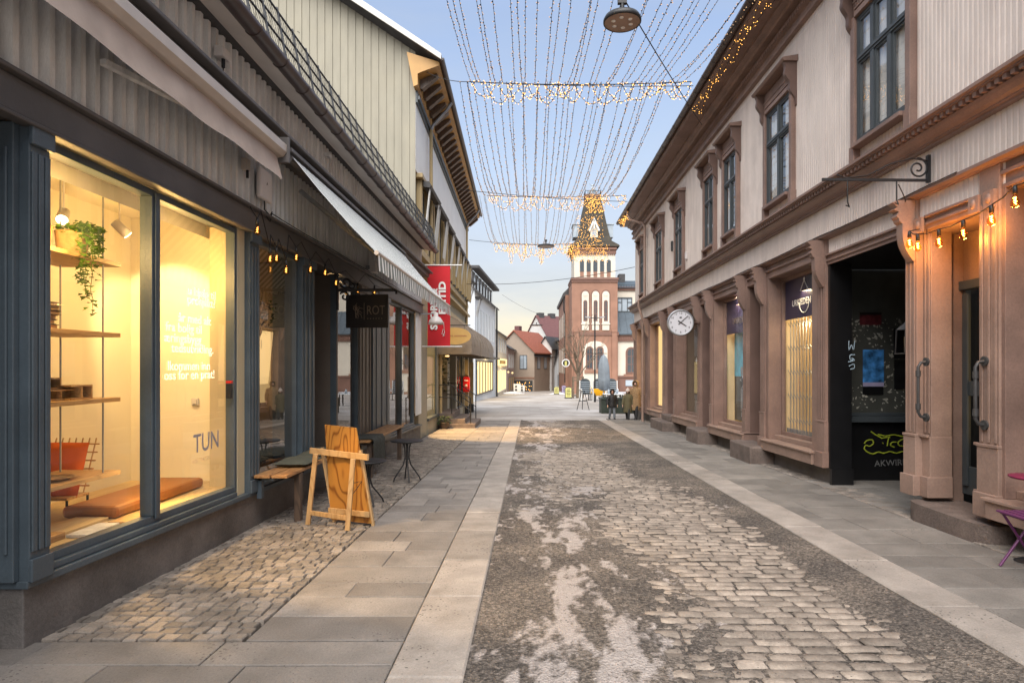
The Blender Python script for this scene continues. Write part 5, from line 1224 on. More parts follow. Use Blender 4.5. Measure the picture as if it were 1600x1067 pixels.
# step, handles, lantern, bulbs and bracket round the lit door
st = T('stone_step', 'thick rounded granite doorstep at the orange lit doorway', 'step', (4.7,6.6,gz(6.6)))
mb = MB(); pr = [(5.08,5.95),(4.62,5.95),(4.50,6.0),(4.45,6.1),(4.43,6.3),(4.43,7.0),(4.47,7.15),(4.57,7.22),(5.08,7.22)]
mb.prism(pr, 'z', gz(6.6)-.05, .075, True); mb.build('block', mt['step'], st, bevel=.035)
for y, lab in ((7.0,'bent pipe door handle on the left pilaster of the lit doorway'),(6.10,'bent pipe door handle on the right pilaster beside the lit door')):
    hd = T('pipe_handle', lab, 'handle', (4.57,y,1.35), 'pipe handles beside the doorway')
    mb = MB(); mb.tube([(4.57,y,1.70),(4.50,y,1.69),(4.47,y,1.64),(4.47,y,1.12),(4.50,y,1.07),(4.57,y,1.06)], .017, 9); mb.tube([(4.47,y,1.6),(4.47,y,1.53)], .027, 9); mb.tube([(4.47,y,1.22),(4.47,y,1.15)], .027, 9); mb.build('bar', mt['dark_steel'], hd)
    for z in (1.70,1.06): mb = MB(); mb.tube([(4.571,y,z),(4.55,y,z)], .05, 14); mb.build('flange', mt['dark_steel'], hd)
ln = T('wall_lantern', 'black iron wall lantern with a cream candle, hung in the dark passage opening', 'lantern', (4.72,7.48,2.3))
c = Vector((4.74,7.62,2.02)); 
mb = MB(); mb.tube([(4.72,7.43,2.35),(4.73,7.55,2.37),tuple(c+Vector((0,0,.30))),tuple(c+Vector((0,0,.22)))], .009, 6)
for k in range(4): scroll(mb, (4.72+.02*k,2.30+.03*k), .06, .015, -2+k, 3+k, .006, 7.5+.04*k, 14)
mb.build('bracket', mt['black_metal'], ln)
mb = MB(); mb.lathe([(.02,.22),(.03,.20),(.05,.17),(.135,.10),(.14,.085),(.0,.10)], c, 4, False); mb.box(c.x-.11,c.x+.11,c.y-.11,c.y+.11,c.z-.22,c.z-.205)
for sx_ in (-1,1):
    for sy_ in (-1,1): mb.bar((c.x+.09*sx_,c.y+.09*sy_,c.z+.1),(c.x+.10*sx_,c.y+.10*sy_,c.z-.21),.012)
mb.build('cage', mt['black_metal'], ln)
mb = MB(); mb.tube([(c.x,c.y,c.z-.205),(c.x,c.y,c.z+.0)], .042, 12); mb.build('candle', mt['curtain'], ln)
fr_ = T('festoon_lights', 'string of glowing round bulbs across the orange lit doorway', 'string lights', (4.4,6.3,3.3))
RBULB = [(1421,378,4.42),(1434,383,4.46),(1467,376,4.5),(1505,363,4.46),(1549,341,4.42),(1586,312,4.38)]
pp = []
for px, py, x in RBULB:
    y = 950*x/(px-828); z = 1.65+(572-py)*y/950; bulb(fr_, (x,y,z), 1.15, 'fil_hot'); pp.append((x,y,z+.125))
mb = MB(); q = [(4.57,7.1,3.25)]
for k, p_ in enumerate(pp):
    q.append(p_)
    if k < len(pp)-1: r_ = pp[k+1]; q.append(((p_[0]+r_[0])/2,(p_[1]+r_[1])/2,(p_[2]+r_[2])/2-.02))
q += [(4.4,5.0,3.25),(4.5,4.2,3.3)]; mb.tube(q, .007, 5); mb.build('cable', mt['cable'], fr_)
for p_, e_ in ((pp[0],5),(pp[2],9),(pp[3],9),(pp[4],9),(pp[5],6)): lamp('POINT', (p_[0]+.02,p_[1],p_[2]-.2), e_*.8, (1.,.42,.07), .04, parent=fr_, name='bulb_light')
ib = T('sign_bracket', 'empty scrolled iron sign bracket on the pink boarding', 'bracket', (4.55,6.93,3.76))
yb_ = 6.93
mb = MB(); mb.bar((4.54,yb_,3.74),(4.54,yb_,4.05),.03,.05); mb.bar((4.53,yb_,3.765),(3.33,yb_,3.775),.022,.03); mb.tube([(4.53,yb_,3.99),(4.35,yb_,4.015),(4.1,yb_,3.95),(3.85,yb_,3.82),(3.6,yb_,3.79),(3.5,yb_,3.83)], .009, 6)
scroll(mb, (4.42,3.90), .12, .02, 1.6, -8.5, .011, yb_, 34)
for x, l in ((3.62,.30),(4.18,.27)): mb.tube([(x,yb_,3.76),(x,yb_,3.76-l*.8),(x+.02,yb_,3.76-l),(x-.02,yb_,3.76-l*.93)], .009, 6)
mb.build('ironwork', mt['black_metal'], ib)

ck = T('wall_clock', 'round pale wall clock on an arm, showing eight past four', 'clock', (4.5,16.5,2.82))
yc = 16.3; cx, cz, r = 4.035, 2.815, .345
ro = Matrix.Rotation(R(-6), 3, 'Z')
cw = lambda x, y, z: tuple(ro @ Vector((x-cx, y-yc, 0))+Vector((cx, yc, z)))
mb = MB(); mb.lathe([(.0,.075),(r*.9,.07),(r,.05),(r+.012,.0),(r,-.06),(r-.03,-.065),(r-.03,-.05)], (0,0,0), 48); mb.v = [(cx+x, yc+z, cz+y) for x, y, z in mb.v]; mb.build('case', mt['grey_metal'], ck, cw)
mb = MB(); mb.lathe([(0,-.045),(r-.03,-.045),(r-.03,-.04),(0,-.04)], (0,0,0), 48, False); mb.v = [(cx+x, yc+z, cz+y) for x, y, z in mb.v]; di = mb.build('dial', mt['clock_face'], ck, cw)
for h in range(1, 13):
    a = h*math.pi/6; s_ = .085
    text('numeral', str(h), s_, (cx+.255*math.sin(a), yc-.048, cz+.255*math.cos(a)-.03), '-y', mt['sign_black'], di, 'CENTER', .0008, warp=cw)
mb = MB(); mb.box(cx-.03,cx+.03,yc-.049,yc-.046,cz+.115,cz+.15); mb.build('emblem', mt['sign_black'], di, cw)
def hand(ang, l, tail, w0): 
    mb = MB(); d = Vector((math.sin(ang),0,math.cos(ang))); n_ = Vector((d.z,0,-d.x)); o_ = Vector((cx,yc-.055,cz))
    pts = [o_-d*tail+n_*w0*.7, o_-d*tail-n_*w0*.7, o_+d*l-n_*w0*.5, o_+d*l+n_*w0*.5]; b_ = [p_+Vector((0,.004,0)) for p_ in pts]
    mb.add(pts+b_, [(0,1,2,3),(4,5,6,7),(0,1,5,4),(1,2,6,5),(2,3,7,6),(3,0,4,7)]); mb.build('hand', mt['sign_black'], ck, cw)
hand(8/60*2*math.pi, .26, .08, .016); hand((4+8/60)/12*2*math.pi, .18, .08, .024)
mb = MB(); mb.tube([(cx+r-.02,yc,cz),(4.56,yc+.12,cz)], .03, 8); mb.lathe([(.06,-.02),(.06,.02)], (4.54,yc+.12,cz), 10); mb.build('arm', mt['brown_dark'], ck)

# purple folding chair and its little table
pc = T('folding_chair', 'purple slatted folding chair at the pavement edge by the doorway', 'chair', (4.25,5.15,gz(5.1)+SW))
g = gz(5.2)+SW
for k in range(6): mb = MB(); mb.box(4.06+.068*k,4.11+.068*k,4.86,5.30,.385,.40); mb.build('slat', mt['purple'], pc, bevel=.003)
for y in (4.88,5.28):
    for x0, x1 in ((4.10,4.40),(4.42,4.09)):
        mb = MB(); mb.tube([(x0,y,.385),(x1-.0,y+(.012 if x0 > x1 else -.012),g)], .012, 7); mb.build('leg', mt['purple'], pc)
for x in (4.10,4.41): mb = MB(); mb.bar((x,4.87,.378),(x,5.29,.378),.018); mb.build('rail', mt['purple'], pc)
tb = T('side_table', 'small round magenta table at the frame edge beside the purple chair', 'table', (4.43,5.36,gz(5.36)+SW))
mb = MB(); mb.lathe([(0,.645),(.15,.645),(.165,.655),(.165,.668),(.15,.672),(0,.672)], (4.475,5.43,0), 28); mb.build('tabletop', mt['magenta'], tb)
mb = MB(); mb.tube([(4.435,5.42,.645),(4.435,5.42,g+.02)], .014, 8); mb.lathe([(0,.03),(.05,.025),(.1,.0)], (4.435,5.42,g), 16); mb.build('pedestal', mt['black_metal'], tb)
# ================================================================ light curtains over the street
def px3(px, py, y): return ((px-828)*y/950, y, 1.65+(572-py)*y/950)
ROWS = [(4.6, 8.5), (14.7, 8.52), (24.6, 8.55), (34.0, 8.50)]
def nub(mb, p, s):
    d = Vector((U(-1,1),U(-1,1),U(-1,1))).normalized()*s
    mb.mi = 0; mb.bar(p, Vector(p)+d*1.5, s*.75); mb.mi = 1; e = Vector(p)+d*2.1; r = s*.62
    mb.add([e+Vector(k)*r for k in ((1,0,0),(-1,0,0),(0,1,0),(0,-1,0),(0,0,1),(0,0,-1))], [(0,2,4),(2,1,4),(1,3,4),(3,0,4),(2,0,5),(1,2,5),(3,1,5),(0,3,5)], False); mb.mi = 0
def chain(mb, pts, step, s, rad):
    pts = [Vector(p) for p in pts]; mb.mi = 0; mb.tube(pts, rad, 4)
    acc = U(0, step)
    for a, b in zip(pts[:-1], pts[1:]):
        l = (b-a).length
        while acc < l: nub(mb, a+(b-a)*(acc/l), s*U(.8,1.2)); acc += step*U(.75,1.25)
        acc -= l
specs = [(30, -1.50, 3.75, .55, .115, .0165, 'dark wired light strand running overhead to the nearest garland'),
         (32, -1.75, 3.4, .40, .14, .021, 'thin light strand hung between the nearest and the middle garland'),
         (26, -2.05, 2.75, .40, .2, .019, 'fine light strand hung between the middle and the farthest garland')]
LEDM = [mt['cable'], mt['led']]
ATT = []
for k, (n, xa, xb, sag, step, s, lab) in enumerate(specs):
    (y0, z0), (y1, z1) = ROWS[k], ROWS[k+1]; att = []
    for i in range(n):
        t = (i+U(-.38,.38))/(n-1); x1 = xa+(xb-xa)*t; x0 = x1+U(-.14,.14)+(.55*t**2 if k == 0 else 0)
        sg = sag*U(.6,1.4); mb = MB()
        zz1 = z1-.12*4*t*(1-t)*.6
        pts = [(x0+(x1-x0)*u, y0+(y1-y0)*u, z0+(zz1-z0)*u-sg*4*u*(1-u)) for u in np.linspace(0, 1, 13)]
        chain(mb, pts, step, s, .0045 if k == 0 else .005); att.append((x1, y1, zz1))
        tag(mb.build('light_strand', LEDM), lab, 'light strand', 'light strands over the street')
    ATT.append(sorted(att))
LEDH = [mt['cable'], mt['led_lit']]
gl = [('lit light garland on the cross wire nearest the viewer', .50, .05, .020, -1.46, 3.9), ('lit light garland on the middle cross wire in front of the tower roof', .60, .05, .021, -1.75, 3.9), ('lit light garland on the farthest cross wire below the tower roof', .75, .045, .023, -2.05, 2.75)]
for k, (lab, drop, step, s, xa, xb) in enumerate(gl):
    y, z = ROWS[k+1]; root = T('light_garland', lab, 'light garland', ((xa+xb)/2, y, z), 'light garlands across the street')
    zc = lambda x: z-.12*4*((x-xa)/(xb-xa))*(1-(x-xa)/(xb-xa))*.6
    mb = MB(); chain(mb, [(x, y, zc(x)) for x in np.linspace(xa, xb, 24)], .07, s, .012); mb.build('main_strand', LEDH, root)
    x = xa+.05; nn = 0
    while x < xb-.2:
        wd = U(.25,.8); dr = drop*U(.35,1.); mb = MB()
        if k == 2 and U(0,1) < .5: dr *= 1.5; wd *= .6
        x1 = min(x+wd, xb)
        pts = [(x+(x1-x)*u, y+U(-.04,.04), zc(x+(x1-x)*u)-dr*(4*u*(1-u))**.8) for u in np.linspace(0, 1, 11)]
        chain(mb, pts, step, s, .005); mb.build('swag', LEDH, root); x += wd*U(.3,.6); nn += 1
# the swags that run on along the brown eaves, and the light net in front of the tower roof
eg = T('eave_lights', 'lit swags of warm bulbs running along the brown eaves', 'string lights', (4.0,13,8.1))
y = 14.9; mb = MB(); last = (3.75,14.75,8.15)
while y > 8.6:
    y1 = y-U(.5,.9); 
    for o_ in (0, .15):
        mb = MB(); a, b = (4.02+o_*.8,y,8.03-o_*.2), (4.02+o_*.8,y1,8.03-o_*.2); dr = U(.12,.32)
        chain(mb, [(a[0]+U(-.03,.03)-.05*4*u*(1-u), a[1]+(b[1]-a[1])*u, a[2]-dr*4*u*(1-u)) for u in np.linspace(0,1,8)], .10, .0135, .004); mb.build('swag', LEDH, eg)
    y = y1
eg2 = T('eave_lights', 'small lit bundle of bulbs at the far corner of the brown eaves', 'string lights', (3.95,25,8.1))
mb = MB()
for k in range(5): chain(mb, [(3.9+U(-.1,.15), 24.6+.4*i+U(-.1,.1), 7.98-U(.05,.4)) for i in range(5)], .09, .02, .004)
mb.build('swag', LEDH, eg2)

cab = [((3.95,14.7,8.42),(-1.46,14.7,8.52),.05,'nearest cross wire carrying the first light garland'),((-1.46,14.7,8.52),(-3.2,17.4,10.2),.12,'slack wire from the first garland to the yellow gable'),((3.95,24.6,8.3),(-2.9,24.6,8.8),.08,'middle cross wire tied to the yellow facade'),
       ((4.1,14.5,7.4),(1.28,8.25,6.62),.04,'dark wire from the disc lamp up to the brown eaves'),((1.2,8.15,6.62),(-2.7,.2,5.6),.05,'dark wire from the disc lamp towards the grey roof'),
       ((4.2,34,8.6),(-3.4,34,8.7),.2,'farthest cross wire carrying the third light garland'),((4.5,26.1,5.9),(-3.3,30,5.7),.25,'low slack wire across the street behind the middle garland'),((-3.2,17.2,9.9),(-6.5,17.0,11.0),.35,'thin black cable looped across the yellow gable'),((-3.15,17.4,6.1),(-5.2,17.0,5.8),.12,'short black cable low on the yellow gable'),
       ((4.9,70,7.),(-3,66,9.4),.7,'far wire carrying the distant street lamp')]
for a, b, sg, lab in cab:
    a, b = Vector(a), Vector(b); mb = MB(); mb.tube([a+(b-a)*u-Vector((0,0,sg*4*u*(1-u))) for u in np.linspace(0,1,14)], .009 if a.y < 20 else .012, 5)
    tag(mb.build('cable', mt['cable']), lab, 'cable', 'overhead wires')
def disc_lamp(c, r, lab, sc=1.):
    t = T('street_lamp', lab, 'street lamp', c)
    mb = MB(); mb.lathe([(0,.10),(r*.3,.09),(r*.92,.02),(r,-.02),(r,-.05),(r*.94,-.06),(r*.94,-.045)], c, 40); mb.build('housing', mt['black_metal'], t)
    mb = MB(); mb.lathe([(0,-.052),(r*.94,-.05)], c, 40); mb.mi = 1
    for k in range(6):
        a = k*math.pi/3+.3; mb.lathe([(.0,-.056),(.03,-.056),(.03,-.052)], (c[0]+r*.5*math.cos(a), c[1]+r*.5*math.sin(a), c[2]), 8)
    mb.build('lens', [M('brown lamp lens', (.30,.20,.15), .35, .1, 6, 0), mt['white_print']], t)
    mb = MB(); mb.tube([(c[0],c[1],c[2]+.09),(c[0],c[1],c[2]+.24)], .03, 8); mb.box(c[0]-.06,c[0]+.06,c[1]-.03,c[1]+.03,c[2]+.2,c[2]+.3); mb.build('hanger', mt['black_metal'], t)
disc_lamp((1.245,8.2,6.33), .255, 'round disc street lamp hanging from wires above the street')
disc_lamp(px3(853,384,30), .42, 'small disc street lamp behind the farthest garland')
disc_lamp(px3(838,508,68), .75, 'distant disc street lamp on the far wire above the houses')

# ================================================================ left row beyond the grey shop
# --- yellow house: its facade turns a little away from the street
YH = T('yellow_house', 'tall pale yellow timber house with an ochre bracketed eave, behind the red banner', 'building', (-3.2,26,gz(26)))
yw = lambda x, y, z: (x-.018*(y-17), y, z)
Y0, Y1 = 17.0, 33.6
mb = MB(); y = -3.2; pr = []
x = -3.2
while x > -12: pr += [(x, Y0+.0), (x-.17, Y0+.0), (x-.17, Y0-.022), (x-.215, Y0-.022), (x-.215,Y0)]; x -= .215
ridge = lambda x: 10.0+.675*min(-2.5-x, 15.5+(-12.5-x)*-1) if x > -9.5 else 10.0+.675*7-.675*(-9.5-x)
vs = []; 
for a, b in pr: vs += [(a,b,4.5),(a,b,ridge(a)-.05)]
mb.add(vs, [(2*i,2*i+1,2*i+3,2*i+2) for i in range(len(pr)-1)], False); mb.build('wall', mt['yellow_wall'], YH)
mb = MB(); mb.box(-3.8,-3.2,Y0+.02,Y1,7.15,9.75); mb.box(-3.8,-3.15,Y0+.02,Y1,-1.2,2.9) if False else None
mb.build('upper_panel', mt['bright_white'], YH, yw)
mb = MB(); mb.box(-3.9,-3.28,Y0+.02,Y1,3.0,7.149); mb.quad((-3.2,Y1,-2),(-12,Y1,-2),(-12,Y1,10),(-3.2,Y1,10)); mb.build('wall', mt['yellow_wall'], YH, yw)
# eave with brackets
mb = MB(); mb.prism([(-3.21,9.35),(-3.1,9.4),(-3.1,9.7),(-3.0,9.75),(-2.5,9.93),(-2.5,10.02),(-3.4,10.3)], 'y', Y0-.25, Y1+.4); mb.build('eave', mt['eave_orange'], YH, yw)
mb = MB(); mb.box(-3.2,-3.14,Y0,Y1,9.02,9.34); mb.box(-3.15,-3.08,Y0,Y1,9.10,9.2); mb.build('frieze', mt['sash'], YH, yw)
y = Y0+.1; k0 = None
while y < Y1+.3:
    if k0 is None:
        mb = MB(); mb.prism([(-3.09,9.45),(-3.02,9.44),(-2.62,9.78),(-2.58,9.83),(-2.62,9.87),(-3.09,9.70)], 'y', y, y+.2); k0 = mb.build('bracket', mt['dark_wood'], YH, yw); yk = y
    else: duppart(k0, YH, (-.018*(y-yk), y-yk, 0))
    y += .62
mb = MB(); mb.prism([(-2.5,10.03),(-9.5,14.75),(-9.5,14.9),(-2.42,10.12)], 'y', Y0-.45, Y1+.45); mb.prism([(-9.5,14.75),(-16.5,10.03),(-16.5,10.12),(-9.5,14.9)], 'y', Y0-.45, Y1+.45); rf = mb.build('roof', mt['roof_dark'], YH, yw)
mb = MB(); mb.prism([(-2.42,9.98),(-2.42,10.13),(-9.5,14.91),(-9.5,14.62)], 'y', Y0-.5, Y0-.452); mb.build('barge_board', mt['white_wall'], YH, yw)
mb = MB(); mb.prism([(-2.42+.07*math.cos(a), 10.06+.07*math.sin(a)) for a in np.linspace(math.pi, 2*math.pi, 9)], 'y', Y0-.4, Y1+.45, True); mb.build('gutter', mt['gutter'], rf, yw)
for y in (Y0+2.2, Y1-1.2):
    mb = MB(); mb.tube([(-2.44,y,9.95),(-2.6,y,9.7),(-3.02,y,9.25),(-3.08,y,9.1)], .055, 8); mb.mi = 1; mb.tube([(-3.08,y,9.1),(-3.08,y,3.0)], .055, 8)
    mb.build('downpipe', [mt['grey_metal'], mt['yellow_trim']], YH, yw)
mb = MB(); mb.tube([(-3.05,22.4-1.6,3.4),(-3.05,22.4-1.6,-.5)], .05, 8); mb.build('downpipe', mt['yellow_trim'], YH)
# vent in the gable
mb = MB()
for k in range(6): mb.box(-7.0,-6.72,16.93,16.965,12.0+.06*k,12.04+.06*k)
mb.build('vent', mt['yellow_trim'], YH)
# second floor windows between pilasters, with folded awning frames
for q in ((-3.05,7.02,7.148),(-3.1,4.85,5.05),(-3.0,4.35,4.45),(-3.1,3.3,3.9)): mb = MB(); mb.box(-3.279,q[0],Y0+.3,Y1,q[1],q[2]); mb.build('cornice', mt['yellow_trim'], YH, yw, bevel=.01)
nb_ = 7; bw = (Y1-Y0-.8)/nb_
fr0 = None
for k in range(nb_):
    y0 = Y0+.5+k*bw
    if fr0 is None:
        mb = MB(); mb.box(-3.27,-3.12,y0,y0+.22,5.06,7.0); mb.box(-3.27,-3.12,y0+bw*.5-.05,y0+bw*.5+.12,5.06,7.0); p0 = mb.build('pilaster', mt['yellow_trim'], YH)
        mb = MB()
        for a, b in ((y0+.3,y0+bw*.5-.1),(y0+bw*.5+.16,y0+bw-.06)):
            mb.box(-3.27,-3.22,a,a+.07,5.1,6.95); mb.box(-3.27,-3.22,b-.07,b,5.1,6.95); mb.box(-3.27,-3.22,a+.07,b-.07,6.88,6.95); mb.box(-3.27,-3.22,a+.07,b-.07,5.1,5.17); mb.box(-3.27,-3.225,a+.07,b-.07,6.2,6.26)
        w0 = mb.build('window', mt['sash'], YH)
        mb = MB()
        for a, b in ((y0+.3,y0+bw*.5-.1),(y0+bw*.5+.16,y0+bw-.06)): mb.quad((-3.245,a+.05,5.15),(-3.245,b-.05,5.15),(-3.245,b-.05,6.9),(-3.245,a+.05,6.9)); mb.quad((-3.275,a,5.1),(-3.275,b,5.1),(-3.275,b,6.95),(-3.275,a,6.95))
        mb.build('pane', mt['glass_up'], w0)
    else:
        duppart(p0, YH, (-.018*k*bw, k*bw, 0)); duppart(w0, YH, (-.018*k*bw, k*bw, 0))
AF = None
for k in range(nb_+2):
    lab = ['folded awning frame nearest the yellow gable','second folded awning frame from the yellow gable','third folded awning frame on the yellow facade','fourth folded awning frame in the middle of the yellow facade','fifth folded awning frame on the yellow facade','sixth folded awning frame on the yellow facade','seventh folded awning frame, last under the long hood','tilted awning frame hanging free at the far end of the yellow house','lowest tilted awning frame at the far end of the yellow house'][k]
    if AF is None:
        AF = T('awning_frame', lab, 'awning', (-3.05,Y0+.55,6.9), 'folded awnings on the yellow house')
        mb = MB(); mb.prism([(-3.09,6.85),(-2.9,6.82),(-2.86,6.9),(-2.92,7.0),(-3.09,7.01)], 'y', Y0+.62, Y0+.5+bw-.1); mb.build('cassette', mt['roof_dark'], AF)
        for yy in (Y0+.75, Y0+.5+bw-.3):
            for d in (0,.1): mb = MB(); mb.bar((-2.92,yy+d,6.85),(-3.06,yy-.06+d*2,5.5),.03); mb.build('arm', mt['white_metal'], AF)
    elif k < nb_: dup(AF, (-3.05-.018*k*bw, Y0+.55+k*bw, 6.9), None, lab)
    else: 
        j = k-nb_; a_ = dup(AF, (-3.25+.3*j, Y1-1.2+.9*j, 6.15-.75*j), None, lab); a_.scale = (1.6,.45,.7)
# ground floor
mb = MB(); yg = 18.35
mb.box(-3.7,-3.12,Y0+.02,18.4,-1.5,3.3); mb.box(-3.7,-3.1,18.4,20.5,-1.5,-.02); mb.box(-3.7,-3.12,18.4,20.5,2.9,3.3); mb.box(-3.7,-3.12,20.42,20.75,-1.5,3.3)
mb.box(-3.9,-3.12,23.0,23.6,-1.5,3.3); mb.box(-3.9,-3.12,25.6,26.0,-1.5,3.3); mb.box(-3.9,-3.12,28.8,29.3,-1.5,3.3); mb.box(-3.9,-3.0,29.4,29.9,-1.5,3.3); mb.box(-3.9,-3.12,33.0,Y1,-1.5,3.3); mb.box(-3.9,-3.15,23.6,33.0,-1.5,-.25); mb.box(-3.9,-3.15,20.75,33,2.75,3.3)
mb.build('wall', mt['yellow_wall'], YH)
sw_ = MB(); sw_.box(-3.18,-3.13,18.4,18.5,.0,2.9); sw_.box(-3.18,-3.13,20.3,20.4,.0,2.9); sw_.box(-3.18,-3.05,18.4,20.42,-.02,.06); sw_ = sw_.build('shop_window', mt['sash'], YH)
mb = MB(); mb.quad((-3.5,18.41,-.02),(-3.5,20.41,-.02),(-3.5,20.41,2.9),(-3.5,18.41,2.9)); mb.build('blind', mt['lit_win2'], sw_)
mb = MB(); mb.quad((-3.15,18.5,.06),(-3.15,20.3,.06),(-3.15,20.3,2.9),(-3.15,18.5,2.9)); mb.build('pane', mt['glass'], sw_)
lamp('SPOT', (-3.30,19.3,2.6), 1500, (1.,.60,.22), .05, (1,-.25,-1.7), YH, R(75), .25, name='window_light')
sw_ = MB(); sw_.box(-3.25,-3.2,26.0,28.8,-.25,-.15); sw_.box(-3.25,-3.2,26.0,26.1,-.15,2.7); sw_.box(-3.25,-3.2,28.7,28.8,-.15,2.7); sw_.box(-3.25,-3.2,27.3,27.4,-.15,2.7); sw_ = sw_.build('shop_window', mt['sash'], YH)
mb = MB(); mb.quad((-3.22,26.1,-.15),(-3.22,28.7,-.15),(-3.22,28.7,2.7),(-3.22,26.1,2.7)); mb.build('pane', mt['glass_rot'], sw_)
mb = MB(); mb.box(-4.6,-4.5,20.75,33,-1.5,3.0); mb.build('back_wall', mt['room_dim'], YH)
d_ = MB(); d_.box(-3.6,-3.54,21.0,22.9,-.2,2.7); d_ = d_.build('door', mt['shop_pink'], YH)
mb = MB()
for k in range(2): mb.box(-3.535,-3.52,21.15+.9*k,21.85+.9*k,.1,.95)
mb.build('panel', mt['brown_trim'], d_); mb = MB(); mb.quad((-3.53,21.15,1.1),(-3.53,22.75,1.1),(-3.53,22.75,2.6),(-3.53,21.15,2.6)); mb.build('pane', mt['lit_dim'], d_)
lamp('POINT', (-3.42,22.0,1.6), 5, (1.,.62,.25), .06, parent=YH, name='porch_light')
st = T('entrance_steps', 'brown stone steps with an iron handrail before the yellow house door', 'steps', (-2.6,21,gz(21)))
for k, (x1, z1) in enumerate(((-1.85,-.30),(-2.2,-.14),(-2.62,.05))):
    mb = MB(); mb.box(-3.12+.001*k,x1,20.55+.08*k,22.9-.01*k,gz(22)-.15,z1); mb.build('step', mt['step'], st, bevel=.015)
for y in (20.7,22.7):
    mb = MB()
    for dz in (0,-.42): mb.tube([(-3.1,y,1.02+dz),(-2.65,y,1.0+dz),(-2.0,y,.55+dz)], .016, 6)
    for x, z0, z1 in ((-2.66,.04,1.0),(-2.02,-.3,.56)): mb.tube([(x,y,z0),(x,y,z1)], .018, 6)
    mb.build('handrail', mt['black_metal'], st)
for k, (px, y) in enumerate(((680,20.6),(699,22.95))):
    c = px3(px, 556, y); t = T('wall_lantern', 'small lit wall lantern between the lit window and the yellow pipe' if k == 0 else 'small lit wall lantern at the steps of the yellow house', 'lantern', c)
    mb = MB(); mb.lathe([(.0,.22),(.05,.17),(.10,.13),(.08,.12),(.06,-.1),(.03,-.14),(0,-.15)], c, 6, False); mb.bar((c[0]-.1,c[1],c[2]+.2),(c[0],c[1],c[2]+.2),.02); mb.build('cage', mt['black_metal'], t)
    mb = MB(); mb.ell(c, .07, 8, 6); mb.build('bulb', mt['fil'], t)
mb = MB()
for k in range(220):
    a = U(0,6.28); zz = U(0,1.6); leaf(mb, (-3.3+.16*math.cos(a), 23.1+.2*math.sin(a), .7+zz), U(.1,.2))
tag(mb.build('dark_wreath', mt['leaf_dark']), 'dark hanging evergreen garland at the door of the yellow house', 'plant')
pot = T('potted_plant', 'low dark potted plant beside the stone steps', 'plant', (-2.85,20.2,gz(20.2)))
mb = MB(); mb.lathe([(.12,0),(.17,.2),(.18,.22),(.15,.22),(0,.2)], (-2.85,20.25,gz(20.2)+.03), 14); mb.build('pot', mt['dark_wood'], pot)
mb = MB()
for k in range(120): leaf(mb, (-2.85+U(-.2,.2), 20.25+U(-.2,.2), gz(20.2)+.22+U(0,.25)), U(.06,.12))
mb.build('leaves', mt['leaf_dark'], pot)
# brown barrel awnings, oval sign, yellow boards, red box
AW = [(19.9+.6, 24.2, 'wide brown barrel awning over the steps of the yellow house'), (24.6, 28.4, 'middle brown barrel awning on the yellow house'), (28.8, 32.8, 'far brown barrel awning at the end of the yellow house')]
for k, (a, b, lab) in enumerate(AW):
    t = T('barrel_awning', lab, 'awning', (-2.9,(a+b)/2,3.0), 'brown awnings on the yellow house')
    x0 = -3.12-.0*k; mb = MB(); pts = [(x0+1.15*math.sin(u), 2.35+1.05*math.cos(u)) for u in np.linspace(0.05, math.pi/2, 9)]+[(x0+1.15,2.05)]
    mb.sheet(pts, 'y', a, b, True)
    for yy in (a, b): mb.add([(x,yy,z) for x, z in pts]+[(x0,yy,2.05)], [tuple(range(len(pts)+1))], False)
    mb.build('canopy', mt['awn_brown'], t)
    for yy in np.linspace(a, b, 4): mb = MB(); mb.tube([(x+.01,yy,z+.01) for x, z in pts[:-1]], .015, 5); mb.build('hoop', mt['awn_brown'], t)
ov = T('oval_sign', 'oval ochre sign hanging beneath the brown awning by the red banner', 'sign', (-2.6,20.3,1.95))
c = px3(711,525,19.9); mb = MB(); mb.tube([(c[0],c[1]-.02,c[2]),(c[0],c[1]+.02,c[2])], .3, 28); mb.v = [(c[0]+(x-c[0])*1.75, y, c[2]+(z-c[2])*.92) for x, y, z in mb.v]; bd = mb.build('board', mt['ochre_sign'], ov)
mb = MB(); [mb.box(c[0]+a_,c[0]+b_,c[1]-.03,c[1]-.021,c[2]-.015,c[2]+.025) for a_, b_ in ((-.36,-.2),(-.16,-.06),(-.02,.38))]; mb.build('lettering', mt['bench_wood'], bd)
mb = MB(); mb.bar((-3.2,19.9,c[2]+.35),(c[0]+.5,19.9,c[2]+.35),.03); 
for dx in (-.3,.3): mb.bar((c[0]+dx,19.9,c[2]+.2),(c[0]+dx,19.9,c[2]+.35),.012)
mb.build('bracket', mt['black_metal'], ov)
for k, (px, y, yb, lab) in enumerate(((728,29.2,562,'nearer upright yellow pier behind the red mailbox'),(736,31.5,566,'farther upright yellow pier past the red mailbox'))):
    p = px3(px, yb, y); t = T('pier', lab, 'pier', (p[0],y,gz(y)), 'yellow piers')
    mb = MB(); mb.box(p[0]-.15,p[0]+.12,y-.1,y+.1,gz(y)+.42,p[2]); mb.build('shaft', mt['yellow_trim'], t); mb = MB(); mb.box(p[0]-.17,p[0]+.14,y-.12,y+.12,gz(y)-.05,gz(y)+.419); mb.build('base', mt['black_metal'], t)
mbx = T('mailbox', 'red wall mailbox on the nearer yellow pier', 'mailbox', px3(729,600,28.9))
c = px3(729,600,28.9); mb = MB(); mb.prism([(c[0]-.15,c[2]-.36),(c[0]+.15,c[2]-.36),(c[0]+.15,c[2]+.30),(c[0]+.1,c[2]+.36),(c[0]-.1,c[2]+.36),(c[0]-.15,c[2]+.30)], 'y', 28.75, 29.08); mb.build('body', mt['red_box'], mbx, bevel=.02)
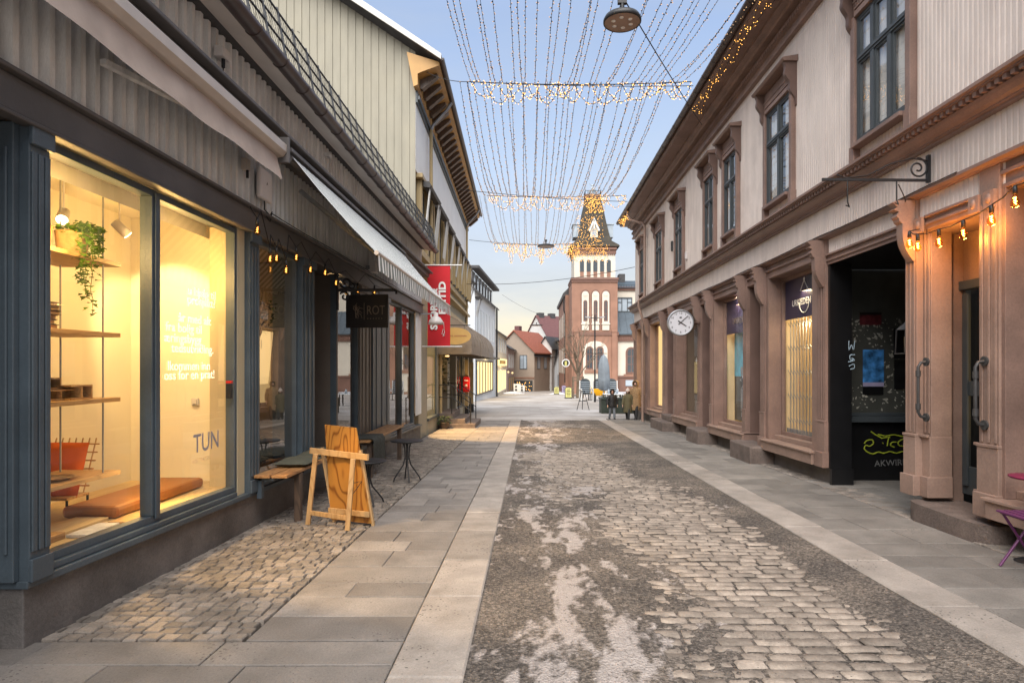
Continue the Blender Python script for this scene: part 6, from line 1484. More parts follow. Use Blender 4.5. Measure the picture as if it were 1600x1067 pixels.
mb = MB(); mb.box(c[0]-.1,c[0]+.1,28.735,28.749,c[2]+.15,c[2]+.2); mb.box(c[0]-.05,c[0]+.05,28.735,28.749,c[2]-.1,c[2]); mb.build('slot', mt['white_print'], mbx)
lamp('POINT', (-2.6,28.5,.9), 12, (1.,.66,.3), .1, parent=YH, name='shop_light')

# --- helper for the houses farther along
def strip_house(name, label, p0, p1, zt, depth, wallm, roofm, rise, cat='building', zb=-3.2):
    """facade from p0 to p1 (left of the street), eave height zt, gable roof running along it"""
    a, b = Vector((*p0,0)), Vector((*p1,0)); d = (b-a).normalized(); n = Vector((-d.y,d.x,0)); ln_ = (b-a).length
    t = T(name, label, cat, ((a.x+b.x)/2,(a.y+b.y)/2,gz((a.y+b.y)/2)))
    F = lambda s, o, z: tuple(a+d*s+n*o+Vector((0,0,z)))
    W = lambda x, y, z: F(x, y, z)
    mb = MB(); mb.box(0,ln_,0,depth,zb,zt); mb.add([(0,0,zt),(0,depth,zt),(0,depth/2,zt+rise)],[(0,1,2)]); mb.add([(ln_,0,zt),(ln_,depth,zt),(ln_,depth/2,zt+rise)],[(0,1,2)]); mb.build('wall', wallm, t, W)
    mb = MB(); e = .35; sl_ = rise/(depth/2); mb.prism([(-e,zt-e*sl_),(depth/2,zt+rise),(depth+e,zt-e*sl_),(depth+e,zt-e*sl_+.14),(depth/2,zt+rise+.16),(-e,zt-e*sl_+.14)], 'x', -.25, ln_+.25); mb.build('roof', roofm, t, W)
    return t, W, ln_
def hwin(t, W, s0, s1, z0, z1, fm, pm, lab=None, nm='window', proud=.05, bars=1, cross=True):
    mb = MB(); f = .08*max(1,(z1-z0)/2)
    mb.box(s0,s0+f,-proud,.05,z0,z1); mb.box(s1-f,s1,-proud,.05,z0,z1); mb.box(s0+f,s1-f,-proud,.05,z1-f,z1); mb.box(s0+f,s1-f,-proud,.05,z0,z0+f)
    for k in range(1, bars+1): m_ = s0+(s1-s0)*k/(bars+1); mb.box(m_-.03,m_+.03,-proud+.01,.05,z0+f,z1-f)
    o = mb.build(nm, fm, t, W); mb = MB(); mb.quad((s0+f,-.02,z0+f),(s1-f,-.02,z0+f),(s1-f,-.02,z1-f),(s0+f,-.02,z1-f)); mb.build('pane', pm, o, W); return o
dkg = M('dark reflecting pane', (.05,.06,.07), .08, .2, .6, 0, spec=.8)
pgl = M('pale reflecting pane', (.32,.37,.42), .1, .2, .6, 0, spec=.8)
wh, W, l = strip_house('white_house', 'cool white house with dark dormers and narrow windows, past the yellow house', (-4.3,47.5), (-3.5,62), 7.6, 8, mt['cool_white'], mt['roof_dark'], 3.6)
for k in range(7): s = .8+k*1.95; hwin(wh, W, s, s+.75, 4.0, 6.4, mt['cool_white'], dkg)
for k in range(7):
    s = .8+k*1.95; mb = MB(); mb.box(s,s+1.2,.25,2.5,7.7,9.2); d_ = mb.build('dormer', mt['roof_dark'], wh, W); mb = MB(); mb.quad((s+.2,.23,7.95),(s+1.0,.23,7.95),(s+1.0,.23,9.0),(s+.2,.23,9.0)); mb.build('pane', pgl, d_, W)
mb = MB(); mb.box(-.2,l+.3,-.35,.3,9.3,9.5); mb.build('cornice', mt['roof_dark'], wh, W)
o = hwin(wh, W, .6, 11.5, -.7, 2.1, mt['sash'], mt['lit_win2'], 'wide lit shop window', 'shop_window', .1, 5)
mb = MB(); mb.box(.3,13,-.6,.0,2.3,2.45); mb.build('canopy', mt['sash'], wh, W); mb = MB(); mb.box(0,l,-.06,-.001,2.6,3.6); mb.build('fascia', mt['white_wall'], wh, W)
mb = MB(); mb.tube([(l-.2,-.15,7.6),(l-.2,-.15,-1.6)], .09, 7); mb.build('downpipe', mt['black_metal'], wh, W)
lamp('POINT', (-2.9,54,1.6), 90, (1.,.72,.36), .2, parent=wh, name='shop_light')
ch_, W, l = strip_house('cream_house', 'cream clad house with a lit gold shop sign, next to the white house', (-3.62,63.5), (-3.05,79.5), 5.4, 8, mt['cream_wall'], mt['roof_dark'], 2.6)
hwin(ch_, W, 1., 14, -1.3, 1.3, mt['white_wall'], mt['lit_win2'], 'bright shop window', 'shop_window', .1, 4)
mb = MB(); mb.box(1,14,-.2,0,1.7,2.5); fa = mb.build('fascia', mt['lit_win2'], ch_, W)
mb = MB(); mb.box(3,11,-.24,-.201,1.9,2.3); mb.build('sign_letters', mt['ochre_sign'], fa, W)
for k in range(5): hwin(ch_, W, 1.2+k*3, 2.5+k*3, 3.2, 4.9, mt['white_wall'], pgl)
mb = MB(); mb.box(10,11.5,3.3,4.7,7.4,9.2); mb.build('chimney', mt['maroon_tile'], ch_, W)
lamp('POINT', (-2.0,70,1.0), 80, (1.,.74,.36), .2, parent=ch_, name='shop_light')
bh, W, l = strip_house('brown_house', 'low brownish house with a lit wall lamp, after the cream house', (-2.9,80.3), (-2.35,91), 4.1, 7, M('dusty rose cladding', (.30,.22,.20), .6, .1, 1), mt['roof_dark'], 2.2)
for k in range(3): hwin(bh, W, 1+k*3.2, 2.6+k*3.2, 1.4, 3.3, mt['white_wall'], dkg); hwin(bh, W, 1+k*3.2, 3+k*3.2, -1.8, .2, mt['sash'], mt['lit_dim'], None, 'shop_window')
t = T('wall_lamp', 'lit lamp on the brownish house front', 'lamp', (-2.5,81.5,.7)); mb = MB(); mb.ell((-2.35,81.5,.75),(.13,.13,.13),8,6); mb.build('bulb', mt['lit_win2'], t); mb = MB(); mb.bar((-2.9,81.5,1.05),(-2.35,81.5,1.05),.06); mb.build('arm', mt['black_metal'], t)
t = T('wall_lamp', 'lit lamp over the cream shop front', 'lamp', (-2.9,77.5,.7)); mb = MB(); mb.ell((-2.75,77.5,.9),(.12,.12,.12),8,6); mb.build('bulb', mt['lit_win2'], t); mb = MB(); mb.bar((-3.2,77.5,1.15),(-2.75,77.5,1.15),.06); mb.build('arm', mt['black_metal'], t)

def gable_house(name, label, c, rot, wd, ln_, zb, ze, zr, wallm, roofm):
    """gable front centred at c, turned by rot; wd wide, ln_ deep"""
    t = T(name, label, 'building', (c[0],c[1],gz(c[1]))); m_ = Matrix.Rotation(rot, 3, 'Z')
    W = lambda x, y, z: tuple(m_ @ Vector((x,y,0))+Vector((c[0],c[1],z)))
    h = wd/2; mb = MB(); mb.prism([(-h,zb),(h,zb),(h,ze),(0,zr),(-h,ze)], 'y', 0, ln_); mb.build('wall', wallm, t, W)
    e = .3; s = (zr-ze)/h; mb = MB()
    for q in (-1, 1): mb.prism([(q*(h+e),ze-e*s+.02),(0,zr+.02),(0,zr+.2),(q*(h+e),ze-e*s+.18)], 'y', -.3, ln_+.3)
    rf = mb.build('roof', roofm, t, W); return t, W, rf
g1, W, rf = gable_house('beige_house', 'beige gabled house with an orange tiled roof, closing the street', (-2.35,91.5), R(-24), 6.6, 9, -3.4, 3.75, 6.9, mt['beige_wall'], mt['red_tile'])
hwin(g1, W, .9, 2.1, 1.2, 3.3, mt['sash'], pgl); mb = MB(); mb.box(-3.3,3.3,-.06,-.001,-.2,.0); mb.build('band', mt['tower_brown'], g1, W)
o = hwin(g1, W, -1.8, 3.0, -2.7, -.5, mt['sash'], dkg, 'shop window with string lights', 'shop_window', .08, 3)
mb = MB()
for k in range(40): c = (U(-1.6,2.8), -.06, U(-2.6,-.7)); mb.ell(c, .05, 5, 4)
mb.build('fairy_lights', mt['led_lit'], o, W)
mb = MB(); mb.prism([(3.31,3.32),(3.62,3.02),(3.66,3.06),(3.3,3.42)], 'y', -.3, 9.2); mb.build('gutter', mt['black_metal'], rf, W); mb = MB(); mb.prism([(3.45,3.62),(2.2,4.83),(2.2,4.90),(3.45,3.70)], 'y', 2, 7.5); mb.build('snow', mt['snow'], rf, W)
for k in range(3):
    mb = MB(); mb.box(3.301,3.34,1+k*2.6,2.2+k*2.6,1.2,3.1); o = mb.build('window', mt['sash'], g1, W); mb = MB(); mb.box(3.341,3.345,1.1+k*2.6,2.1+k*2.6,1.3,3.0); mb.build('pane', pgl, o, W)
mb = MB(); mb.box(-1.4,-.6,3,4,5.8,7.9); mb.build('chimney', mt['maroon_tile'], rf, W)
g2, W, rf = gable_house('tall_white_house', 'narrow bright white house beside the orange roofed house', (2.45,96), R(-24), 2.1, 10, -3.2, 4.6, 6.2, mt['white_wall'], mt['roof_dark'])
hwin(g2, W, -.5, .4, 1.2, 3.4, mt['white_wall'], pgl); hwin(g2, W, -.9, .2, -2.6, .2, mt['white_metal'], M('pink shop poster', (.55,.2,.25), .5, .3, 2), None, 'door')
g3, W, rf = gable_house('grey_house', 'small pale grey house with a steep dark roof at the street end', (4.9,97), R(18), 2.9, 8, -3.2, .9, 5.2, mt['cool_white'], mt['roof_dark'])
hwin(g3, W, -.6, .5, -1.6, .4, mt['white_wall'], pgl); mb = MB(); mb.quad((-1.451,.2,.9),(-1.451,7.8,.9),(-1.451,7.8,-3.2),(-1.451,.2,-3.2)); mb.build('side_wall', mt['cool_white'], g3, W)
mb = MB(); mb.prism([(-3.6,1.0),(-1.3,1.0),(-1.3,4.7),(-3.2,4.7)], 'y', .3, .7); mb.build('lean_to_roof', mt['roof_dark'], rf, W); mb = MB(); mb.box(-3.5,-1.46,.35,5,-3.2,1.0); mb.build('annex', mt['cool_white'], g3, W)
g4, W, l = strip_house('maroon_house', 'large house behind with a broad maroon tiled roof and chimneys', (9.5,118), (-1.5,110), 5.2, 9, mt['white_wall'], mt['maroon_tile'], 5.2)
for k, s in enumerate((9.7,12.2)): mb = MB(); mb.box(s,s+1.0,3.9,4.9,9.2,11.0); mb.build('chimney', mt['roof_dark'], g4, W)
g5, W, rf = gable_house('ochre_house', 'dark ochre house half hidden by the brick tower', (6.6,86), R(4), 2.4, 14, -3.2, 5.8, 6.6, M('ochre brown render', (.26,.17,.08), .7, .1, 1), mt['roof_dark'])
hwin(g5, W, -.9, .1, -2.4, -.6, mt['white_wall'], mt['lit_dim'])
g6, W, rf = gable_house('distant_house', 'plain white house behind the snow guard beside the yellow gable', (-11.2,24), 0, 9, 8, -1, 15.5, 18, mt['white_wall'], mt['roof_dark'])
hwin(g6, W, .7, 2.2, 11.6, 14.8, mt['white_wall'], dkg)
# ================================================================ the tower house on the square
TY = 72.; k_ = TY/950
TX = lambda px: (px-828)*k_
TZ = lambda py: 1.65+(572-py)*k_
TB = T('tower_house', 'salmon and cream house with a tall tower and dark shingled spire, beyond the square', 'building', (TX(929),TY,gz(TY)))
xa, xb = TX(893.5), TX(965); xm = (xa+xb)/2; dp = 5.6
def tbox(mb, x0, x1, py0, py1, y0=None, y1=None): mb.box(x0,x1,TY if y0 is None else y0,TY+dp if y1 is None else y1,TZ(py1),TZ(py0))
mb = MB(); tbox(mb, xa, xb, 441, 524); tbox(mb, xa-.02, xb+.02, 524, 640, TY-.15, TY+dp+.1); mb.build('wall', mt['tower_brown'], TB)
mb = MB(); tbox(mb, xa+.3, xb-.25, 396, 434, TY+.2, TY+dp-.2); mb.build('belfry', mt['tower_white'], TB)
mb = MB(); tbox(mb, xa-.12, xb+.12, 519, 524, TY-.25, TY+dp+.2); mb.build('cornice', mt['tower_dark'], TB)
mb = MB(); tbox(mb, xa-.1, xb+.1, 434, 437.5, TY-.2, TY+dp+.2); tbox(mb, xa-.05, xb+.05, 437.5, 441, TY-.12, TY+dp+.1); mb.build('cornice', mt['tower_dark'], TB)
mb = MB(); tbox(mb, xa+.2, xb-.15, 390, 396, TY+.1, TY+dp-.1)
for k in range(22): x = xa+.35+(xb-xa-.7)*k/21; tbox(mb, x-.07, x+.07, 393, 398.5, TY+.12, TY+.198)
tbox(mb, xa+.1, xb-.1, 386.5, 390, TY-.05, TY+dp); mb.build('cornice', mt['tower_dark'], TB)
# spire: flared eaves, steep shingled sides, railed platform with a figure group
def sq(c, hx, hy, z): return [(c[0]-hx,c[1]-hy,z),(c[0]+hx,c[1]-hy,z),(c[0]+hx,c[1]+hy,z),(c[0]-hx,c[1]+hy,z)]
c = (xm, TY+dp/2)
mb = MB(); mb.rings([sq(c, h*k_, h*k_, TZ(py)) for h, py in ((39,385),(38,382.5),(28,374.5),(25,366),(20.5,345),(16,320),(12.2,304))], False); rf = mb.build('roof', mt['tower_roof'], TB)
mb = MB(); mb.rings([sq(c, h*k_, h*k_, TZ(py)) for h, py in ((12.6,304),(12.6,299),(13.2,298.5),(13.2,296.5))], False); mb.build('platform', mt['tower_dark'], rf)
mb = MB(); h = 12.5*k_
for sx_, sy_, ex, ey in ((-1,-1,1,-1),(1,-1,1,1),(1,1,-1,1),(-1,1,-1,-1)):
    mb.bar((c[0]+sx_*h,c[1]+sy_*h,TZ(291)),(c[0]+ex*h,c[1]+ey*h,TZ(291)),.05)
    for k in range(7): t = k/6; x, y = c[0]+(sx_+(ex-sx_)*t)*h, c[1]+(sy_+(ey-sy_)*t)*h; mb.bar((x,y,TZ(297)),(x,y,TZ(291 if k % 3 else 289)),.045)
mb.build('railing', mt['black_metal'], rf)
mb = MB(); mb.tube([(c[0],c[1],TZ(297)),(c[0],c[1],TZ(290)),(c[0]+.05,c[1],TZ(285)),(c[0],c[1],TZ(281))], [.35,.28,.32,.12], 8); mb.ell((c[0],c[1],TZ(279.5)),.16,8,6); mb.tube([(c[0]-.3,c[1],TZ(287)),(c[0]-.5,c[1],TZ(291)),(c[0]-.45,c[1],TZ(297))], [.12,.1,.12], 6); mb.tube([(c[0]+.3,c[1],TZ(286)),(c[0]+.5,c[1],TZ(291)),(c[0]+.42,c[1],TZ(297))], [.12,.1,.12], 6); mb.tube([(c[0]-.15,c[1],TZ(279)),(c[0]-.35,c[1],TZ(276))], .04, 5); mb.tube([(c[0]+.15,c[1],TZ(279)),(c[0]+.35,c[1],TZ(275.5))], .04, 5)
mb.build('finial', mt['copper'], rf)
for s in (-1, 1):
    x0 = xm+s*20*k_; x1 = xm+s*32*k_; mb = MB(); mb.box(min(x0,x1),max(x0,x1),c[1]-1.1,c[1]+1.1,TZ(366),TZ(346)); mb.box(min(x0,x1)-.1,max(x0,x1)+.1,c[1]-1.2,c[1]+1.2,TZ(346)+.002,TZ(344.5)); mb.build('dormer', mt['copper'], rf)
x0, x1 = xm-6*k_, xm+6*k_; yf = TY+dp/2-27*k_
mb = MB(); mb.prism([(x0,TZ(369)),(x1,TZ(369)),(x1,TZ(356)),(xm,TZ(344)),(x0,TZ(356))], 'y', yf, yf+2); d_ = mb.build('dormer', mt['tower_white'], rf)
mb = MB(); mb.bar((xm-8*k_,yf-.12,TZ(359)),(xm,yf-.12,TZ(341.5)),.2,.22); mb.bar((xm+8*k_,yf-.12,TZ(359)),(xm,yf-.12,TZ(341.5)),.2,.22); mb.bar((xm,yf-.12,TZ(356)),(xm,yf-.12,TZ(339)),.16); mb.build('gable_trim', mt['white_metal'], d_)
mb = MB(); mb.box(xm-.22,xm+.22,yf-.03,yf-.001,TZ(366.5),TZ(358)); mb.build('louvre', mt['copper'], d_)
def arch(x, w_, py0, py1, n=10):   # py0 top, py1 bottom
    r = w_/2; zt = TZ(py0)-r; return [(x-r,TZ(py1)),(x+r,TZ(py1))]+[(x+r*math.cos(a), zt+r*math.sin(a)) for a in np.linspace(0, math.pi, n)]
def archwin(x, w_, py0, py1, y, fm, pm, par=TB, nm='window', fr=.09, bars=True, ):
    mb = MB(); mb.prism(arch(x, w_, py0, py1), 'y', y-.06, y+.2); o = mb.build(nm, fm, par)
    q = MB(); q.prism([(a,b) for a, b in arch(x, w_-2*fr, py0+fr/k_, py1-fr/k_)], 'y', y-.066, y-.061); q.build('pane', pm, o)
    if bars:
        q = MB(); q.box(x-.03,x+.03,y-.085,y-.068,TZ(py1)+.05,TZ(py0)-.1)
        for t in (.35,.65): z = TZ(py1)+(TZ(py0)-TZ(py1))*t; q.box(x-w_/2+fr,x+w_/2-fr,y-.084,y-.069,z-.03,z+.03)
        q.build('glazing_bar', fm, o)
    return o
for px in (909.5,920,930.5,941,951.5):
    archwin(TX(px), 6.4*k_, 405.5, 424, TY+.2, mt['sash'], dkg, bars=True, fr=.11); mb = MB(); mb.box(TX(px)-.22,TX(px)+.22,TY+.17,TY+.199,TZ(432.5),TZ(424.5)); mb.build('panel', mt['tower_brown'], TB)
for px in (914.5,930.5,946.5):
    mb = MB(); mb.prism(arch(TX(px), 14*k_, 452.5, 514), 'y', TY-.05, TY+.1); mb.build('surround', mt['tower_dark'], TB)
    mb = MB(); mb.prism(arch(TX(px), 11*k_, 455, 516), 'y', TY-.08, TY+.1); n_ = mb.build('niche', mt['tower_white'], TB)
    mb = MB(); mb.tube([(TX(px),TY-.11,TZ(460)),(TX(px),TY-.081,TZ(460))], 3.5*k_, 18); mb.tube([(TX(px),TY-.13,TZ(460)),(TX(px),TY-.111,TZ(460))], 2.8*k_, 18); mb.build('roundel', mt['tower_white'], n_)
    archwin(TX(px), 6.4*k_, 469, 502, TY-.03, mt['tower_dark'], dkg, bars=True, fr=.1)
    mb = MB(); mb.box(TX(px)-.5,TX(px)+.5,TY-.16,TY-.081,TZ(507),TZ(505)); mb.build('sill', mt['tower_white'], TB)
mb = MB()
for px in (900.5,959.5): mb.box(TX(px)-.28,TX(px)+.28,TY-.32,TY-.151,TZ(640),TZ(516)); mb.box(TX(px)-.33,TX(px)+.33,TY-.38,TY-.321+.17,TZ(519),TZ(515))
mb.build('pilaster', mt['tower_brown'], TB)
mb = MB(); mb.prism([(TX(911),TZ(612)),(TX(949),TZ(612))]+[(xm+.05+19*k_*math.cos(a), TZ(547)+14*k_*math.sin(a)) for a in np.linspace(0, math.pi, 14)], 'y', TY-.2, TY); mb.build('niche', mt['tower_white'], TB)
for px in (921,937): o_ = archwin(TX(px), 12*k_, 541, 577, TY-.16, mt['tower_dark'], dkg, fr=.16)
mb = MB(); mb.box(TX(913),TX(947),TY-.3,TY-.201,TZ(583),TZ(577.5)); mb.build('sill', mt['tower_brown'], TB)
# wing to the right
wx0, wx1 = xb+.03, TX(1060)
mb = MB(); mb.box(wx0,wx1,TY+2.6,TY+12,TZ(486),TZ(449)); mb.box(wx0,wx1,TY+.4,TY+12,TZ(640),TZ(532)); mb.build('wall', mt['tower_white'], TB)
mb = MB(); mb.box(wx0,wx1,TY+2.4,TY+12,TZ(450),TZ(444)); mb.box(wx0,wx1,TY+.2,TY+12,TZ(533),TZ(523)); mb.box(wx0,wx1,TY+.3,TY+.41,TZ(640),TZ(590)); mb.box(wx0,wx1,TY+.22,TY+.299,TZ(590),TZ(587))
for k in range(30): x = wx0+.2+k*.28; mb.box(x,x+.12,TY+.1,TY+.199,TZ(531),TZ(527))
mb.build('cornice', mt['tower_dark'], TB)
mb = MB(); mb.rings([[(wx0,TY+2.2,TZ(446)),(wx1,TY+2.2,TZ(446)),(wx1,TY+12,TZ(446)),(wx0,TY+12,TZ(446))],[(wx0,TY+5,TZ(430)),(wx1-2,TY+5,TZ(430)),(wx1-2,TY+9,TZ(430)),(wx0,TY+9,TZ(430))]], False); rf2 = mb.build('roof', mt['blue_roof'], TB)
mb = MB(); mb.box(TX(976),TX(986),TY+4.5,TY+6,TZ(445),TZ(419)); mb.build('chimney', mt['roof_dark'], rf2)
mb = MB()
for k in range(26): x = wx0+.1+k*.32; mb.bar((x,TY+2.3,TZ(446)),(x,TY+2.3,TZ(441)),.03)
mb.bar((wx0,TY+2.3,TZ(441.5)),(wx1,TY+2.3,TZ(441.5)),.04); mb.build('snow_guard', mt['black_metal'], rf2)
mb = MB(); mb.quad((wx0,TY+.05,TZ(523)),(wx1,TY+.05,TZ(523)),(wx1,TY+2.6,TZ(484)),(wx0,TY+2.6,TZ(484)))
for k in range(10): x = wx0+.4+k*.85; mb.bar((x,TY+.03,TZ(522.5)),(x,TY+2.56,TZ(484)),.04)
mb.bar((wx0,TY-.02,TZ(522)),(wx1,TY-.02,TZ(522)),.12); mb.build('roof', mt['blue_roof'], TB)
mb = MB(); mb.box(TX(972),TX(989),TY+.2,TY+.45,TZ(517),TZ(514)); mb.build('snow', mt['snow'], TB) if False else None
mb = MB()
for a, b in ((969.5,970.8),(992.2,993.5),(976.3,977.4),(985.2,986.3)): mb.box(TX(a),TX(b),TY+2.5,TY+2.59,TZ(484),TZ(461))
mb.box(TX(969.5),TX(993.5),TY+2.49,TY+2.585,TZ(463),TZ(461)); mb.box(TX(969.5),TX(993.5),TY+2.49,TY+2.585,TZ(485),TZ(483)); mb.box(TX(970.8),TX(976.3),TY+2.51,TY+2.58,TZ(469.5),TZ(468.3)); mb.box(TX(986.3),TX(992.2),TY+2.51,TY+2.58,TZ(469.5),TZ(468.3)); o = mb.build('window', mt['sash'], TB)
mb = MB(); mb.quad((TX(970),TY+2.57,TZ(484)),(TX(993),TY+2.57,TZ(484)),(TX(993),TY+2.57,TZ(462)),(TX(970),TY+2.57,TZ(462))); mb.build('pane', pgl, o)
for px in (987,1018): o = archwin(TX(px), 17*k_, 542, 584, TY+.36, mt['tower_dark'], dkg, fr=.2); mb = MB(); mb.box(TX(px)-.9,TX(px)+.9,TY+.2,TY+.3,TZ(588),TZ(584.5)); mb.build('sill', mt['tower_brown'], TB)
mb = MB(); mb.box(TX(978),TX(996),TY+.24,TY+.29,TZ(603),TZ(594)); mb.build('basement_window', pgl, TB)
# main block behind, seen along its street side
mb = MB(); mb.box(TX(888),wx1-6,TY+dp+.25,TY+24,TZ(640),TZ(452)); mb.build('wall', mt['tower_brown'], TB)
mb = MB(); mb.prism([(TX(885),TZ(454)),(TX(884),TZ(449)),(TX(905),TZ(428)),(wx1-4,TZ(428)),(wx1-4,TZ(454))], 'y', TY+dp+.3, TY+24.3); mb.build('roof', mt['roof_dark'], TB)
mb = MB(); x = TX(888)-.05
for k in range(4):
    y = TY+7.5+k*4.2; mb.box(x,x+.06,y,y+1.3,TZ(520),TZ(480)); mb.box(x,x+.06,y,y+1.3,TZ(585),TZ(540))
mb.build('side_window', mt['tower_white'], TB)
mb = MB(); mb.tube([(TX(885.5),TY+6,TZ(455)),(TX(885.5),TY+6,TZ(478)),(TX(887.5),TY+6,TZ(484)),(TX(887.5),TY+6,TZ(600))], .09, 6); mb.build('downpipe', mt['black_metal'], TB)
# lights that hang before the spire
nt_ = T('light_net', 'dense net of lit bulbs hanging before the tower spire', 'string lights', (2.6,24.6,8))
for (y, x0, x1, z0, z1, n) in ((24.9, 2.3, 3.05, 7.9, 8.6, 200), (34.2, 2.2, 4.4, 7.5, 8.5, 420), (30., 2.3, 3.6, 7.7, 9.1, 200)):
    mb = MB()
    for k in range(n):
        t = U(0,1); cx_ = (x0+x1)/2; w_ = (x1-x0)/2*(1 if n != 130 else .55+.45*(1-t)); nub(mb, (cx_+U(-w_,w_), y+U(-.2,.2), z1-(z1-z0)*t), .023)
    for k in range(7): xx = x0+(x1-x0)*k/6; mb.mi = 0; mb.tube([(xx,y,z1),(xx+U(-.1,.1),y,(z0+z1)/2),(xx+U(-.1,.1),y,z0)], .004, 4)
    mb.build('strand', LEDH, nt_)
# round hanging sign and far street furniture
hs2 = T('round_sign', 'round white hanging sign on the corner of the tower house', 'sign', px3(884,567,69))
c = px3(884,567,69); mb = MB(); mb.tube([(c[0],c[1]-.08,c[2]),(c[0],c[1]+.08,c[2])], .45, 24); mb.build('board', mt['white_metal'], hs2)
mb = MB(); mb.tube([(c[0],c[1]-.1,c[2]),(c[0],c[1]-.081,c[2])], .34, 24); mb.mi = 1; mb.box(c[0]-.12,c[0]+.12,c[1]-.12,c[1]-.101,c[2]-.3,c[2]+.2); mb.build('emblem', [mt['sign_black'], mt['yellow_board']], hs2)
mb = MB(); mb.bar((c[0],c[1],c[2]+.6),(TX(893),c[1],c[2]+.6),.06); mb.bar((c[0],c[1],c[2]+.52),(c[0],c[1],c[2]+.62),.05); mb.build('bracket', mt['black_metal'], hs2)

def ground_px(px, py): y = 1567/(py-594); return ((px-828)*y/950, y, gz(y))
# double headed lamp post
y = 46; x = (929.5-828)*y/950; zt = 1.65+(572-497)*y/950
lp = T('lamp_post', 'slim dark double headed lamp post on the square', 'street lamp', (x,y,gz(y)))
mb = MB(); mb.tube([(x,y,gz(y)),(x,y,gz(y)+1.),(x,y,zt+.25)], [.09,.065,.05], 10); mb.build('pole', mt['black_metal'], lp)
for s in (-1, 1):
    mb = MB(); mb.tube([(x,y,zt),(x+s*.4,y,zt+.03)], .03, 6); mb.build('arm', mt['black_metal'], lp)
    mb = MB(); mb.prism([(x+s*.35,zt),(x+s*.72,zt+.05),(x+s*.74,zt+.11),(x+s*.35,zt+.09)], 'y', y-.13, y+.13); mb.build('lamp_head', mt['grey_metal'], lp)
mb = MB(); mb.bar((x-.6,y,zt-2.68),(x+.9,y,zt-2.68),.05); mb.build('banner_arm', mt['black_metal'], lp)
# closed parasol
y = 40; x = (943-828)*y/950
pa = T('parasol', 'closed grey parasol standing among the outdoor tables', 'parasol', (x,y,gz(y)))
mb = MB(); rs = []
for h, r in ((.95,.10),(1.05,.34),(1.7,.36),(2.5,.33),(3.0,.26),(3.2,.16),(3.32,.05)):
    rs.append([(x+.02+r*(1+.16*math.cos(5*a+h))*math.cos(a), y+r*(1+.16*math.cos(5*a+h))*math.sin(a), gz(y)+h) for a in np.linspace(0, 2*math.pi, 20)[:-1]])
mb.rings(rs); mb.build('canopy', mt['parasol'], pa); mb = MB(); mb.tube([(x,y,gz(y)),(x,y,gz(y)+3.4)], .035, 8); mb.lathe([(0,.1),(.3,.08),(.35,0)], (x,y,gz(y)), 14); mb.build('pole', mt['grey_metal'], pa)
# bare street tree with its guard
def limb(mb, p, d, l, r, lev):
    pts = [Vector(p)]; q = Vector(p); d = Vector(d).normalized()
    for i in range(4): d = (d+Vector((U(-.12,.12),U(-.12,.12),.06))).normalized(); q = q+d*l/4; pts.append(q)
    mb.tube(pts, [r*(1-.13*i) for i in range(5)], 6 if lev < 2 else 4)
    if lev < 4:
        for k in range(3 if lev < 3 else 2):
            i = random.choice((2,3,4)); a = U(0,6.28); nd = (d+Vector((math.cos(a),math.sin(a),.25))*U(.45,.8)).normalized(); limb(mb, pts[i], nd, l*U(.55,.8), r*.5, lev+1)
def tree(x, y, h, r, label, seed):
    random.seed(seed); t = T('street_tree', label, 'tree', (x,y,gz(y)))
    mb = MB(); mb.tube([(x,y,gz(y)),(x+.02,y,gz(y)+h*.18),(x,y,gz(y)+h*.36)], [r*1.25,r,r*.85], 9); mb.build('trunk', mt['bark'], t)
    mb = MB(); 
    for k in range(7): a = k*.9+U(-.2,.2); limb(mb, (x,y,gz(y)+h*(.28+.012*k)), (math.cos(a)*.6,math.sin(a)*.6,1), h*.34, r*.5, 1)
    limb(mb, (x,y,gz(y)+h*.35), (0,0,1), h*.42, r*.7, 1); mb.build('crown', mt['bark'], t); return t
y = 56; x = (903-828)*y/950
tree(x, y, 6.6, .15, 'bare young street tree inside a wooden guard before the tower', 5)
tree(5.9, 104, 8.5, .14, 'bare distant tree showing pale against the sky left of the tower', 9)
random.seed(21)
tg = T('tree_guard', 'square weathered timber guard round the bare tree', 'tree guard', (x,y,gz(y)))
for sx_ in (-.45,.45):
    for sy_ in (-.45,.45): mb = MB(); mb.box(x+sx_-.06,x+sx_+.06,y+sy_-.06,y+sy_+.06,gz(y),gz(y)+2.0); mb.build('post', mt['bark'], tg)
mb = MB()
for h in (.2,1.6,1.85):
    for s in (-.45,.45): mb.box(x-.51,x+.51,y+s-.075,y+s-.061,gz(y)+h,gz(y)+h+.1); mb.box(x+s-.02,x+s+.02,y-.38,y+.38,gz(y)+h,gz(y)+h+.1)
mb.build('rail', mt['bark'], tg)
